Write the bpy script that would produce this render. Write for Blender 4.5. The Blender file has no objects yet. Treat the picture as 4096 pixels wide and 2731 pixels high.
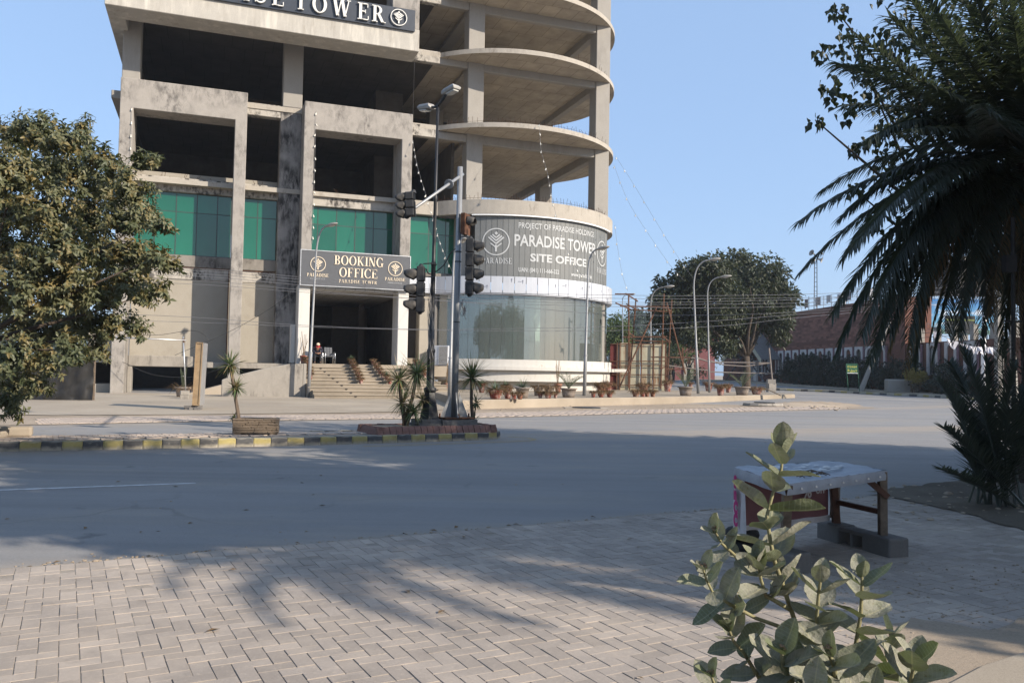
import bpy, bmesh, math, random
import numpy as np
from mathutils import Matrix, Vector
random.seed(7)
R = math.radians
SC = bpy.context.scene
COL = SC.collection
# ---------------------------------------------------------------- camera
CF, CPI, CRO, CH = 3305.0, R(2.1), R(1.05), 1.6      # focal length in photo pixels, tilt, roll, eye height
cam_d = bpy.data.cameras.new('camera'); cam = bpy.data.objects.new('camera', cam_d); COL.objects.link(cam)
cam_d.sensor_width = 36.0; cam_d.lens = 36.0 * CF / 4096.0; cam_d.clip_start = 0.1; cam_d.clip_end = 6000.0
_r = Vector((1, 0, 0)); _u = Vector((0, -math.sin(CPI), math.cos(CPI))); _f = Vector((0, math.cos(CPI), math.sin(CPI)))
_rx = _r * math.cos(CRO) + _u * math.sin(CRO); _ux = -_r * math.sin(CRO) + _u * math.cos(CRO)
cam.matrix_world = Matrix(((_rx.x, _ux.x, -_f.x, 0), (_rx.y, _ux.y, -_f.y, 0), (_rx.z, _ux.z, -_f.z, CH), (0, 0, 0, 1)))
SC.camera = cam
# ---------------------------------------------------------------- sky and sun
SUN_AZ, SUN_EL = R(-28.0), R(27.0)                    # azimuth measured from +X, the side towards the sun
TOSUN = Vector((math.cos(SUN_EL) * math.cos(SUN_AZ), math.cos(SUN_EL) * math.sin(SUN_AZ), math.sin(SUN_EL)))
W = bpy.data.worlds.new('World'); SC.world = W; W.use_nodes = True
nt = W.node_tree; bg = nt.nodes['Background']
sky = nt.nodes.new('ShaderNodeTexSky'); sky.sky_type = 'NISHITA'; sky.sun_disc = False
sky.sun_elevation = SUN_EL; sky.sun_rotation = math.atan2(TOSUN.x, TOSUN.y)
sky.air_density = 1.0; sky.dust_density = 1.6; sky.ozone_density = 2.4; sky.altitude = 180
veil = nt.nodes.new('ShaderNodeMix'); veil.data_type = 'RGBA'; veil.inputs[0].default_value = .55; veil.inputs[7].default_value = (3.1, 4.6, 7.2, 1)   # an even pale veil over the whole clear sky
nt.links.new(sky.outputs[0], veil.inputs[6]); nt.links.new(veil.outputs[2], bg.inputs[0]); bg.inputs[1].default_value = 0.108
sl = bpy.data.lights.new('sun', 'SUN'); sl.energy = 5.0; sl.angle = R(0.55); sl.color = (1.0, 0.89, 0.75)
so = bpy.data.objects.new('sun', sl); COL.objects.link(so); so.rotation_euler = TOSUN.to_track_quat('Z', 'Y').to_euler(); so.location = (30, -20, 40)
SC.view_settings.view_transform = 'Standard'; SC.view_settings.look = 'None'; SC.view_settings.gamma = 1.0
SC.view_settings.exposure = 0.60
SC.render.engine = 'CYCLES'; SC.cycles.use_denoising = True; SC.cycles.max_bounces = 7; SC.cycles.transparent_max_bounces = 16
SC.cycles.caustics_reflective = False; SC.cycles.caustics_refractive = False
# ---------------------------------------------------------------- photo pixel -> place
YAW = R(20.0); TO = np.array([-9.5, 50.0])            # the tower's street face: origin and heading
TE = np.array([math.cos(YAW), math.sin(YAW)]); TN = np.array([-math.sin(YAW), math.cos(YAW)])
def ray(x, y):
    u2 = (x - 2048) / CF; v2 = -(y - 1365.5) / CF
    u = u2 * math.cos(CRO) - v2 * math.sin(CRO); v = u2 * math.sin(CRO) + v2 * math.cos(CRO)
    c, s = math.cos(CPI), math.sin(CPI)
    return np.array([u, c - v * s, s + v * c])
def atz(x, y, z=0.0):                                  # where the line of sight meets height z
    d = ray(x, y); t = (z - CH) / d[2]; return Vector((d[0] * t, d[1] * t, z))
def aty(x, y, Y):                                      # ... or distance Y
    d = ray(x, y); t = Y / d[1]; return Vector((d[0] * t, Y, CH + d[2] * t))
def atb(x, y, b):                                      # ... or the plane b of the tower (s along the face, z up)
    d = ray(x, y); t = (b + TO @ TN) / (d[:2] @ TN); p = d[:2] * t - TO; return p @ TE, CH + d[2] * t
def tw(s, b, z=0.0):
    p = TO + s * TE + b * TN; return Vector((p[0], p[1], z))
# ---------------------------------------------------------------- mesh helpers
class MB:
    def __init__(s): s.v = []; s.f = []
    def add(s, vs, fs):
        o = len(s.v); s.v += [tuple(p) for p in vs]; s.f += [tuple(i + o for i in f) for f in fs]; return s
    def box(s, x0, x1, y0, y1, z0, z1, M=None):
        vs = [(x, y, z) for z in (z0, z1) for y in (y0, y1) for x in (x0, x1)]
        if M is not None: vs = [M @ Vector(p) for p in vs]
        return s.add(vs, [(0, 2, 3, 1), (4, 5, 7, 6), (0, 1, 5, 4), (2, 6, 7, 3), (0, 4, 6, 2), (1, 3, 7, 5)])
    def bbox(s, x0, x1, y0, y1, z0, z1, e=0.01, M=None):          # box with chamfered top edges
        vs = [(x, y, z0) for y in (y0, y1) for x in (x0, x1)] + [(x, y, z1 - e) for y in (y0, y1) for x in (x0, x1)] + \
             [(x, y, z1) for y in (y0 + e, y1 - e) for x in (x0 + e, x1 - e)]
        if M is not None: vs = [M @ Vector(p) for p in vs]
        return s.add(vs, [(0, 2, 3, 1), (0, 1, 5, 4), (1, 3, 7, 5), (3, 2, 6, 7), (2, 0, 4, 6), (4, 5, 9, 8), (5, 7, 11, 9), (7, 6, 10, 11), (6, 4, 8, 10), (8, 9, 11, 10)])
    def tube(s, pts, rad, n=8, cap=True):
        pts = [Vector(p) for p in pts]; m = len(pts)
        if not hasattr(rad, '__len__'): rad = [rad] * m
        vs = []; ref = None
        for i, p in enumerate(pts):
            d = (pts[min(i + 1, m - 1)] - pts[max(i - 1, 0)])
            if d.length < 1e-9: d = Vector((0, 0, 1))
            d.normalize()
            if ref is None: ref = Vector((1, 0, 0)) if abs(d.x) < .8 else Vector((0, 1, 0))
            a = (ref - d * ref.dot(d)); a = a.normalized() if a.length > 1e-6 else d.orthogonal().normalized(); ref = a; b = d.cross(a)
            vs += [p + (a * math.cos(2 * math.pi * k / n) + b * math.sin(2 * math.pi * k / n)) * rad[i] for k in range(n)]
        fs = [(i * n + k, i * n + (k + 1) % n, (i + 1) * n + (k + 1) % n, (i + 1) * n + k) for i in range(m - 1) for k in range(n)]
        if cap: fs += [tuple(range(n - 1, -1, -1)), tuple((m - 1) * n + k for k in range(n))]
        return s.add(vs, fs)
    def lathe(s, prof, n=16, c=(0, 0, 0), M=None, cap=True, a0=0.0, a1=None):
        full = a1 is None; a1 = 2 * math.pi if full else a1; k = n if full else n + 1; vs = []
        for r, z in prof:
            vs += [Vector((c[0] + r * math.cos(a0 + (a1 - a0) * i / n), c[1] + r * math.sin(a0 + (a1 - a0) * i / n), c[2] + z)) for i in range(k)]
        if M is not None: vs = [M @ p for p in vs]
        m = len(prof)
        fs = [(i * k + j, i * k + (j + 1) % k, (i + 1) * k + (j + 1) % k, (i + 1) * k + j) for i in range(m - 1) for j in range(n)]
        if cap and full: fs += [tuple(range(k - 1, -1, -1)), tuple((m - 1) * k + j for j in range(k))]
        return s.add(vs, fs)
    def prism(s, poly, z0, z1, M=None):                           # outline in x,y (ccw), pushed from z0 to z1
        n = len(poly); vs = [Vector((p[0], p[1], z0)) for p in poly] + [Vector((p[0], p[1], z1)) for p in poly]
        if M is not None: vs = [M @ p for p in vs]
        return s.add(vs, [tuple(range(n - 1, -1, -1)), tuple(range(n, 2 * n))] + [(i, (i + 1) % n, n + (i + 1) % n, n + i) for i in range(n)])
    def mesh(s, name, mat=None, smooth=False):
        me = bpy.data.meshes.new(name); me.from_pydata(s.v, [], s.f)
        if mat: me.materials.append(mat)
        if smooth: me.polygons.foreach_set('use_smooth', [True] * len(me.polygons))
        me.update(); return me
    def build(s, name, mat, parent=None, smooth=False, loc=None, M=None):
        return obj(name, s.mesh(name, mat, smooth), parent, loc, M)
def obj(name, me, parent=None, loc=None, M=None):
    o = bpy.data.objects.new(name, me); COL.objects.link(o)
    if M is not None: o.matrix_local = M
    if loc is not None: o.location = loc
    if parent is not None: o.parent = parent
    return o
def tag(o, label=None, cat=None, group=None, kind=None):
    for k, v in (('label', label), ('category', cat), ('group', group), ('kind', kind)):
        if v: o[k] = v
    return o
def thing(name, label, cat, loc=(0, 0, 0), rz=0.0, group=None):
    o = bpy.data.objects.new(name, None); COL.objects.link(o); o.location = loc; o.rotation_euler = (0, 0, rz); o.empty_display_size = .2
    return tag(o, label, cat, group)
def copy_tree(o, parent=None):
    c = o.copy(); COL.objects.link(c); c.parent = parent
    for ch in o.children: copy_tree(ch, c)
    return c
def bevel(o, w, seg=1):
    m = o.modifiers.new('bevel', 'BEVEL'); m.width = w; m.segments = seg; m.limit_method = 'ANGLE'; m.angle_limit = R(40); return o
def lin(h):
    h = h.lstrip('#'); c = [int(h[i:i + 2], 16) / 255 for i in (0, 2, 4)]
    return tuple((x / 12.92 if x <= .04045 else ((x + .055) / 1.055) ** 2.4) for x in c) + (1.0,)
def frame_of(d, up=Vector((0, 0, 1))):                             # 3x3 with y along d
    d = Vector(d).normalized(); x = d.cross(up)
    if x.length < 1e-5: x = Vector((1, 0, 0))
    x.normalize(); z = x.cross(d); return Matrix((x, d, z)).transposed()
# ---------------------------------------------------------------- materials
class Mat:
    def __init__(s, name):
        s.m = bpy.data.materials.new(name); s.m.use_nodes = True; s.t = s.m.node_tree
        s.b = s.t.nodes['Principled BSDF']; s.out = s.t.nodes['Material Output']; s.co = None
    def n(s, ty, **kw):
        nd = s.t.nodes.new('ShaderNode' + ty)
        for k, v in kw.items():
            if isinstance(k, str) and hasattr(nd, k): setattr(nd, k, v)
        return nd
    def l(s, a, b): s.t.links.new(a, b); return s
    def coord(s, scale=(1, 1, 1), world=False):
        mp = s.n('Mapping'); mp.inputs['Scale'].default_value = scale
        if world: s.l(s.n('NewGeometry').outputs['Position'], mp.inputs['Vector'])
        else: s.l(s.n('TexCoord').outputs['Object'], mp.inputs['Vector'])
        return mp.outputs[0]
    def noise(s, vec, scale, det=5, rough=.6, lo=None, hi=None, dist=0.0):
        q = s.n('TexNoise'); q.inputs['Scale'].default_value = scale; q.inputs['Detail'].default_value = det
        q.inputs['Roughness'].default_value = rough; q.inputs['Distortion'].default_value = dist; s.l(vec, q.inputs['Vector'])
        return q.outputs[0] if lo is None else s.ramp(q.outputs[0], lo, hi)
    def ramp(s, fac, lo, hi, a=0.0, b=1.0):
        r = s.n('MapRange'); r.inputs[1].default_value = lo; r.inputs[2].default_value = hi; r.inputs[3].default_value = a; r.inputs[4].default_value = b
        s.l(fac, r.inputs[0]); return r.outputs[0]
    def mix(s, fac, a, b, mode='MIX'):
        q = s.n('Mix', data_type='RGBA', blend_type=mode)
        for sk, v in ((q.inputs[0], fac), (q.inputs[6], a), (q.inputs[7], b)):
            if isinstance(v, bpy.types.NodeSocket): s.l(v, sk)
            elif isinstance(v, (int, float)): sk.default_value = v
            else: sk.default_value = v
        return q.outputs[2]
    def math(s, op, a, b=0.0):
        q = s.n('Math', operation=op)
        for sk, v in ((q.inputs[0], a), (q.inputs[1], b)):
            if isinstance(v, bpy.types.NodeSocket): s.l(v, sk)
            else: sk.default_value = v
        return q.outputs[0]
    def bump(s, h, strength=.3, dist=.02):
        q = s.n('Bump'); q.inputs['Strength'].default_value = strength; q.inputs['Distance'].default_value = dist
        s.l(h, q.inputs['Height']); s.l(q.outputs[0], s.b.inputs['Normal']); return s
    def color(s, c):
        if isinstance(c, bpy.types.NodeSocket): s.l(c, s.b.inputs['Base Color'])
        else: s.b.inputs['Base Color'].default_value = c
        return s
    def set(s, rough=None, metal=None, spec=None):
        for k, v in (('Roughness', rough), ('Metallic', metal), ('Specular IOR Level', spec)):
            if v is not None: s.b.inputs[k].default_value = v
        return s
def g(v, a=1.0): return (v, v, v, 1)
def rgb(r, gg, b): return (r, gg, b, 1)
def scale_c(c, k): return (c[0] * k, c[1] * k, c[2] * k, 1)
def plain(name, c, rough=.7, metal=0.0, spec=.4, var=.18, vs=4.0, bump=.0, bs=40.0, rnd=0.0, world=False):
    m = Mat(name); v = m.coord(world=world)
    col = m.mix(m.noise(v, vs, 6, .65, .3, .7), scale_c(c, 1 - var), scale_c(c, 1 + var))
    if rnd:
        oi = m.n('ObjectInfo'); k = m.ramp(oi.outputs['Random'], 0, 1, 1 - rnd, 1 + rnd)
        hs = m.n('HueSaturation'); m.l(k, hs.inputs['Value']); m.l(col, hs.inputs['Color']); col = hs.outputs[0]
    m.color(col).set(rough, metal, spec)
    if bump: m.bump(m.noise(v, bs, 6, .7), bump, .02)
    return m.m
def weathered(name, c, dark, amt=.5, sc=.55, stretch=.35, rough=.9, grime=.3, lo=.48, hi=.62, world=False, bump=.25, light=None):
    """masonry with rain-run stains: blotches stretched along the height plus fine grain"""
    m = Mat(name); v = m.coord(world=world); vz = m.coord((1, 1, stretch), world=world)
    base = m.mix(m.noise(v, 1.7, 8, .7, .3, .7), scale_c(c, 1 - grime * .5), scale_c(c, 1 + grime * .45))
    base = m.mix(m.noise(v, 26, 5, .7, .35, .7), scale_c(c, .86), base)
    if light is not None: base = m.mix(m.noise(vz, sc * 2.1, 7, .7, .5, .66), base, light)
    big = m.noise(v, sc * .6, 3, .5, .38, .62)
    st = m.noise(vz, sc * 3.2, 9, .74, lo, hi, .3)
    fac = m.math('MULTIPLY', m.math('MULTIPLY', st, big), amt)
    m.color(m.mix(fac, base, dark)).set(rough, 0, .25)
    m.bump(m.math('ADD', m.noise(v, 55, 6, .7), m.math('MULTIPLY', m.noise(v, 3, 5), 2.0)), bump, .015)
    return m.m
def leafmat(name, c, c2, rough=.5, trans=.35, dry=None, dryamt=.0, spec=.4, vs=1.2, back=None):
    m = Mat(name); v = m.coord(world=True)
    col = m.mix(m.noise(v, vs, 4, .6, .35, .65), c, c2)
    if dry is not None: col = m.mix(m.math('MULTIPLY', m.noise(v, 2.6, 4, .7, .5, .6), dryamt), col, dry)
    m.color(col).set(rough, 0, spec)
    tr = m.n('BsdfTranslucent'); m.l(m.mix(.5, col, (c2[0] * 1.6, c2[1] * 1.9, c2[2] * .6, 1)), tr.inputs[0])
    ms = m.n('MixShader'); ms.inputs[0].default_value = trans
    m.l(m.b.outputs[0], ms.inputs[1]); m.l(tr.outputs[0], ms.inputs[2]); m.l(ms.outputs[0], m.out.inputs[0])
    return m.m
M = {}
CON = rgb(.40, .365, .315)
M['conc'] = weathered('concrete', rgb(.30, .275, .24), rgb(.10, .09, .08), .75, .7, .4)
M['conc_clean'] = weathered('concrete_column', rgb(.315, .295, .265), rgb(.16, .145, .13), .35, .5, .25, grime=.2, bump=.12)
M['conc_frame'] = weathered('concrete_frame', rgb(.325, .30, .27), rgb(.085, .078, .072), .9, 1.0, .45, lo=.44, hi=.62, grime=.4)
M['conc_white'] = weathered('limewashed_concrete', rgb(.42, .39, .345), rgb(.055, .05, .045), 1.25, 1.3, .5, lo=.45, hi=.58)
M['conc_black'] = weathered('sooty_concrete', rgb(.29, .27, .25), rgb(.03, .028, .027), 1.3, 1.1, .3, lo=.37, hi=.58)
M['ledge'] = weathered('stained_ledge', rgb(.24, .22, .195), rgb(.045, .04, .036), .95, 1.1, .5, lo=.4, hi=.6)
M['plaster'] = weathered('beige_plaster', rgb(.335, .305, .255), rgb(.22, .19, .15), .35, .6, .6, grime=.18, bump=.08)
M['fascia'] = weathered('fascia_plaster', rgb(.43, .405, .36), rgb(.17, .14, .105), .5, .9, .12, lo=.5, hi=.68, light=rgb(.52, .49, .43))
M['ring'] = weathered('ring_concrete', rgb(.39, .355, .305), rgb(.13, .11, .09), .55, .9, .4, lo=.5, hi=.64)
# soffits: concrete with the joints of the shuttering boards
def soffit(name, c, line=.25):
    m = Mat(name); v = m.coord(); br = m.n('TexBrick'); m.l(v, br.inputs['Vector'])
    for k, val in (('Scale', 1.0), ('Mortar Size', .012), ('Mortar Smooth', .1), ('Brick Width', 1.25), ('Row Height', 2.5)): br.inputs[k].default_value = val
    br.inputs['Color1'].default_value = g(1); br.inputs['Color2'].default_value = g(.86); br.inputs['Mortar'].default_value = g(line); br.offset = .35
    base = m.mix(m.noise(v, .9, 7, .65, .3, .7), scale_c(c, .78), scale_c(c, 1.18))
    m.color(m.mix(1.0, base, br.outputs[0], 'MULTIPLY')).set(.9, 0, .2); m.bump(m.noise(v, 30, 5), .1); return m.m
M['soffit'] = soffit('shuttered_soffit', rgb(.42, .365, .29))
M['soffit_unlit'] = soffit('unlit_tone_soffit', rgb(.075, .066, .056))  # same soffit toned near black, for the shade deep in the left bays
M['int_dark'] = plain('dark_interior', rgb(.06, .052, .045), .95)  # near black: unlit room depth put into the colour; also joints and grilles
M['int_wall'] = plain('unlit_tone_blockwork', rgb(.10, .09, .078), .95, vs=1.2, var=.3)  # dark tone stands for the unlit depth of the rooms
M['white_paint'] = weathered('white_paint_column', rgb(.60, .58, .54), rgb(.34, .20, .09), .55, .7, .05, lo=.54, hi=.66, grime=.12, bump=.06)
M['white_wall'] = weathered('white_drum_wall', rgb(.54, .52, .48), rgb(.32, .26, .20), .7, 1.2, .6, lo=.56, hi=.64, grime=.1, bump=.06)
M['white_clad'] = plain('white_cladding', rgb(.46, .48, .52), .35, spec=.5, var=.06, vs=.9, rnd=.05)
M['clad_text'] = plain('cladding_ink', rgb(.16, .17, .22), .6)
M['trim'] = plain('white_trim', rgb(.75, .75, .74), .4, var=.05)
M['alu'] = plain('dark_mullion', rgb(.05, .06, .055), .5, .4)
M['alu_light'] = plain('aluminium', rgb(.5, .5, .5), .4, .7)
def gglass():
    m = Mat('green_glass'); v = m.coord((1, 1, .35)); c = m.mix(m.noise(v, .5, 3, .5, .3, .7), rgb(.006, .088, .050), rgb(.010, .125, .074))
    oi = m.n('ObjectInfo'); hs = m.n('HueSaturation'); m.l(m.ramp(oi.outputs['Random'], 0, 1, .82, 1.15), hs.inputs['Value']); m.l(c, hs.inputs['Color'])
    m.color(hs.outputs[0]).set(.035, 0, .5); m.b.inputs['IOR'].default_value = 1.65; m.bump(m.noise(m.coord(), .8, 2), .05, .05); return m.m
M['gglass'] = gglass()
def cglass(name, tint, body, k_body, rough=.02):
    m = Mat(name); v = m.coord((1, 1, .3))
    tr = m.n('BsdfTransparent'); tr.inputs[0].default_value = tint
    df = m.n('BsdfDiffuse'); m.l(m.mix(m.noise(v, .4, 3, .5, .3, .7), scale_c(body, .94), scale_c(body, 1.05)), df.inputs[0])
    gl = m.n('BsdfGlossy'); gl.inputs['Roughness'].default_value = rough
    fr = m.n('Fresnel'); fr.inputs[0].default_value = 2.4
    a = m.n('MixShader'); oi = m.n('ObjectInfo'); m.l(m.ramp(oi.outputs['Random'], 0, 1, k_body * .9, k_body * 1.1), a.inputs[0]); m.l(tr.outputs[0], a.inputs[1]); m.l(df.outputs[0], a.inputs[2])
    b = m.n('MixShader'); m.l(fr.outputs[0], b.inputs[0]); m.l(a.outputs[0], b.inputs[1]); m.l(gl.outputs[0], b.inputs[2])
    m.l(b.outputs[0], m.out.inputs[0]); return m.m
M['cglass'] = cglass('showroom_glass', rgb(.64, .79, .74), rgb(.50, .58, .55), .17)
M['banner'] = plain('grey_banner', rgb(.148, .153, .150), .55, var=.08, vs=1.0, rnd=.03)
M['banner_ink'] = plain('banner_print', rgb(.43, .44, .44), .6, var=.08)
M['sign_blue'] = plain('dark_sign_panel', rgb(.035, .042, .055), .4, var=.12)
M['sign_grey'] = plain('grey_sign_panel', rgb(.085, .088, .095), .45, var=.08)
M['letter_white'] = plain('white_letter', rgb(.66, .65, .61), .45, var=.08)
M['letter_cream'] = plain('cream_letter', rgb(.68, .58, .44), .5, var=.06)
M['letter_grey'] = plain('silver_letter', rgb(.42, .42, .42), .4, .3, var=.06)
M['rust'] = plain('rusty_steel', rgb(.11, .052, .03), .85, .2, var=.4, vs=6, bump=.2)
M['rebar'] = plain('reinforcement_steel', rgb(.09, .05, .035), .85, .3)
M['galv'] = weathered('galvanised_pole', rgb(.31, .315, .32), rgb(.20, .19, .18), .5, 1.5, .15, rough=.45, grime=.15, bump=.03)
M['galv'].node_tree.nodes['Principled BSDF'].inputs['Metallic'].default_value = .35
M['black_iron'] = plain('black_iron', rgb(.022, .022, .023), .5, .2, .5, var=.35, vs=7)
M['black_plastic'] = plain('black_signal_housing', rgb(.03, .03, .031), .6, 0, .4, var=.35, vs=9)
M['visor'] = plain('dusty_visor', rgb(.075, .068, .06), .75, var=.4, vs=9)
M['lens'] = plain('dusty_lens', rgb(.06, .035, .025), .25, spec=.6)
M['lamp_grey'] = plain('lamp_housing', rgb(.30, .285, .26), .55, .1, var=.2)
M['lamp_glass'] = plain('lamp_bowl', rgb(.45, .44, .40), .2, spec=.6)
M['wire'] = plain('grey_cable', rgb(.17, .17, .18), .7)
M['black_wire'] = plain('black_cable', rgb(.03, .03, .03), .7)
M['bulb'] = plain('bulb_glass', rgb(.70, .68, .60), .2, spec=.6)
def asphalt():
    m = Mat('asphalt'); v = m.coord(world=True)
    c = m.mix(m.noise(v, .35, 6, .65, .3, .7), rgb(.165, .16, .154), rgb(.215, .208, .20))
    c = m.mix(m.noise(v, 220, 3, .8, .42, .75), c, rgb(.40, .39, .38)); c = m.mix(m.noise(v, 150, 3, .8, .56, .75), c, rgb(.045, .046, .05))
    rm = m.n('Mapping'); rm.inputs['Rotation'].default_value = (0, 0, R(-30)); rm.inputs['Scale'].default_value = (.06, 1.3, 1); m.l(v, rm.inputs['Vector'])
    d = m.noise(m.coord((.35, .9, 1), world=True), .5, 6, .7, .50, .72)
    c = m.mix(m.math('MULTIPLY', d, .6), c, rgb(.33, .285, .225)); c = m.mix(m.math('MULTIPLY', m.noise(rm.outputs[0], .9, 5, .6, .45, .7), .4), c, rgb(.13, .13, .135)); c = m.mix(m.math('MULTIPLY', m.noise(rm.outputs[0], 1.7, 5, .6, .55, .75), .35), c, rgb(.34, .31, .27))
    c = m.mix(m.math('MULTIPLY', m.noise(v, 1.1, 4, .6, .66, .72), .5), c, rgb(.075, .075, .08))
    vo = m.n('TexVoronoi', feature='DISTANCE_TO_EDGE'); vo.inputs['Scale'].default_value = .28; wn = m.n('TexNoise'); wn.inputs['Scale'].default_value = 1.3; wn.inputs['Detail'].default_value = 6; m.l(v, wn.inputs['Vector']); m.l(m.mix(.45, v, wn.outputs[1]), vo.inputs['Vector'])
    c = m.mix(m.noise(v, 42, 4, .85, .55, .72), c, scale_c(rgb(.33, .32, .305), 1)); c = m.mix(m.noise(v, 30, 4, .85, .58, .74), c, rgb(.095, .092, .09))
    for (ax, ay), (bx, by), wd, am in (((-9.15, 14.9), (-.55, 19.38), 1.3, .85), ((-8.6, 17.05), (-1.25, 20.55), .9, .7), ((-12.2, 21.4), (13.4, 39.6), 1.4, .8), ((-3.84, 6.31), (2.54, 9.76), .55, .7)):
        L_ = math.hypot(bx - ax, by - ay); nx_, ny_ = -(by - ay) / L_, (bx - ax) / L_; dt = m.n('VectorMath', operation='DOT_PRODUCT'); m.l(v, dt.inputs[0]); dt.inputs[1].default_value = (nx_, ny_, 0)
        dd = m.math('ABSOLUTE', m.math('SUBTRACT', dt.outputs['Value'], ax * nx_ + ay * ny_)); k_ = m.math('MULTIPLY', m.math('MULTIPLY', m.ramp(dd, 0, wd, 1, 0), m.ramp(m.noise(v, 2.2, 7, .75), .25, .6)), am); c = m.mix(k_, c, rgb(.33, .275, .215))
    ck = m.math('MULTIPLY', m.ramp(vo.outputs['Distance'], .002, .0055, 1, 0), m.noise(v, .4, 3, .5, .5, .62)); c = m.mix(m.math('MULTIPLY', ck, .22), c, rgb(.05, .048, .046)); m.color(c).set(.85, 0, .3)
    m.bump(m.noise(v, 180, 4, .8), .35, .006); return m.m
M['asphalt'] = asphalt()
def dusty(name, c, c2, sc=1.0, grain=90, bump=.3, rough=.95):
    m = Mat(name); v = m.coord(world=True)
    a = m.mix(m.noise(v, sc, 8, .7, .3, .7), c, c2); a = m.mix(m.noise(v, grain, 4, .8, .45, .75), a, scale_c(c, .62))
    a = m.mix(m.noise(v, sc * .3, 4, .6, .45, .7), a, scale_c(c2, 1.08)); m.color(a).set(rough, 0, .2); m.bump(m.noise(v, grain * .6, 6, .8), bump, .02); return m.m
M['dirt'] = dusty('dusty_earth', rgb(.29, .23, .17), rgb(.38, .31, .235), .8, 60, .5)
M['dark_dirt'] = dusty('dark_soil', rgb(.10, .085, .065), rgb(.17, .145, .11), 1.5, 40, .8)
M['apron'] = dusty('dusty_concrete', rgb(.32, .27, .21), rgb(.385, .33, .26), .5, 120, .15)
M['terrace'] = dusty('terrace_concrete', rgb(.25, .21, .16), rgb(.335, .285, .225), .7, 90, .25)
M['joint'] = dusty('joint_sand', rgb(.25, .215, .18), rgb(.35, .305, .255), 1.2, 70, .4)
def paver(name, rnd=True, c=rgb(.335, .29, .25)):
    m = Mat(name); v = m.coord(world=True)
    a = m.mix(m.noise(v, 1.1, 6, .7, .3, .7), scale_c(c, .86), scale_c(c, 1.13)); a = m.mix(m.noise(v, 55, 5, .8, .5, .8), a, scale_c(c, .72))
    a = m.mix(m.math('MULTIPLY', m.noise(v, .55, 5, .7, .48, .68), .6), a, rgb(.46, .385, .31)); a = m.mix(m.math('MULTIPLY', m.noise(v, 2.3, 7, .75, .58, .7), .45), a, scale_c(c, .55)); a = m.mix(m.math('MULTIPLY', m.noise(v, 24, 4, .7, .56, .66), .35), a, rgb(.48, .41, .33))
    if rnd:
        oi = m.n('ObjectInfo'); hs = m.n('HueSaturation'); m.l(m.ramp(oi.outputs['Random'], 0, 1, .88, 1.1), hs.inputs['Value']); m.l(a, hs.inputs['Color']); a = hs.outputs[0]
    else:
        ri = m.n('NewGeometry'); hs = m.n('HueSaturation'); m.l(m.ramp(ri.outputs['Random Per Island'], 0, 1, .88, 1.1), hs.inputs['Value']); m.l(a, hs.inputs['Color']); a = hs.outputs[0]
    m.color(a).set(.9, 0, .25); m.bump(m.noise(v, 70, 6, .8), .25, .008); return m.m
M['paver'] = paver('grey_paver'); M['paver_stuff'] = paver('grey_paver_field', False)
M['paver_red'] = paver('dusty_red_paver', False, rgb(.40, .33, .275))
def kerbpaint(name, c):
    m = Mat(name); v = m.coord(world=True); con = m.mix(m.noise(v, 5, 6, .7, .3, .7), rgb(.26, .235, .19), rgb(.40, .36, .29))
    z = m.n('SeparateXYZ'); m.l(m.n('NewGeometry').outputs['Position'], z.inputs[0])
    edge = m.ramp(m.math('ADD', z.outputs[2], m.math('MULTIPLY', m.noise(v, 6, 6, .75), -.13)), -.045, .015)
    nz = m.n('SeparateXYZ'); m.l(m.n('NewGeometry').outputs['Normal'], nz.inputs[0]); top = m.ramp(nz.outputs[2], .5, .95, 1, .25); wear = m.math('MULTIPLY', m.math('MULTIPLY', edge, m.noise(v, 9, 8, .8, .30, .42)), top); m.color(m.mix(wear, con, m.mix(m.noise(v, 3, 5, .7, .3, .7), scale_c(c, .75), scale_c(c, 1.2)))).set(.85, 0, .25)
    m.bump(m.noise(v, 35, 6, .8), .5, .012); return m.m
M['kerb_y'] = kerbpaint('yellow_kerb_paint', rgb(.35, .29, .12)); M['kerb_k'] = kerbpaint('black_kerb_paint', rgb(.085, .083, .082))
M['kerb_plain'] = kerbpaint('bare_kerb', rgb(.36, .33, .27))
M['marking'] = plain('worn_road_paint', rgb(.50, .50, .50), .8, var=.35, vs=8, world=True); M['marking_y'] = plain('worn_yellow_paint', rgb(.36, .26, .12), .8, var=.3, vs=8, world=True)
M['terra'] = weathered('red_painted_pot', rgb(.21, .05, .032), rgb(.62, .55, .50), .8, 4.5, .6, lo=.42, hi=.56, rough=.75, grime=.4)
M['terra_y'] = weathered('terracotta_pot', rgb(.22, .09, .052), rgb(.50, .42, .36), .7, 4, .6, lo=.45, hi=.6, rough=.8, grime=.3)
M['pot_grey'] = weathered('cement_pot', rgb(.22, .18, .15), rgb(.42, .38, .34), .6, 2.5, .4, rough=.85)
M['soil'] = plain('pot_soil', rgb(.09, .07, .05), .95)
M['straw'] = leafmat('dry_stalks', rgb(.23, .145, .075), rgb(.13, .085, .045), .8, .15)
M['wood_grey'] = plain('weathered_timber', rgb(.15, .115, .085), .85, var=.4, vs=9, bump=.3)
M['wood_red'] = plain('red_brown_timber', rgb(.085, .04, .025), .8, var=.3, vs=9, bump=.2)
M['block'] = weathered('cement_block', rgb(.17, .16, .15), rgb(.07, .065, .06), .6, 2.2, 1, bump=.6)
M['rubber'] = plain('tyre_rubber', rgb(.02, .02, .021), .8, bump=.2)
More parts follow.
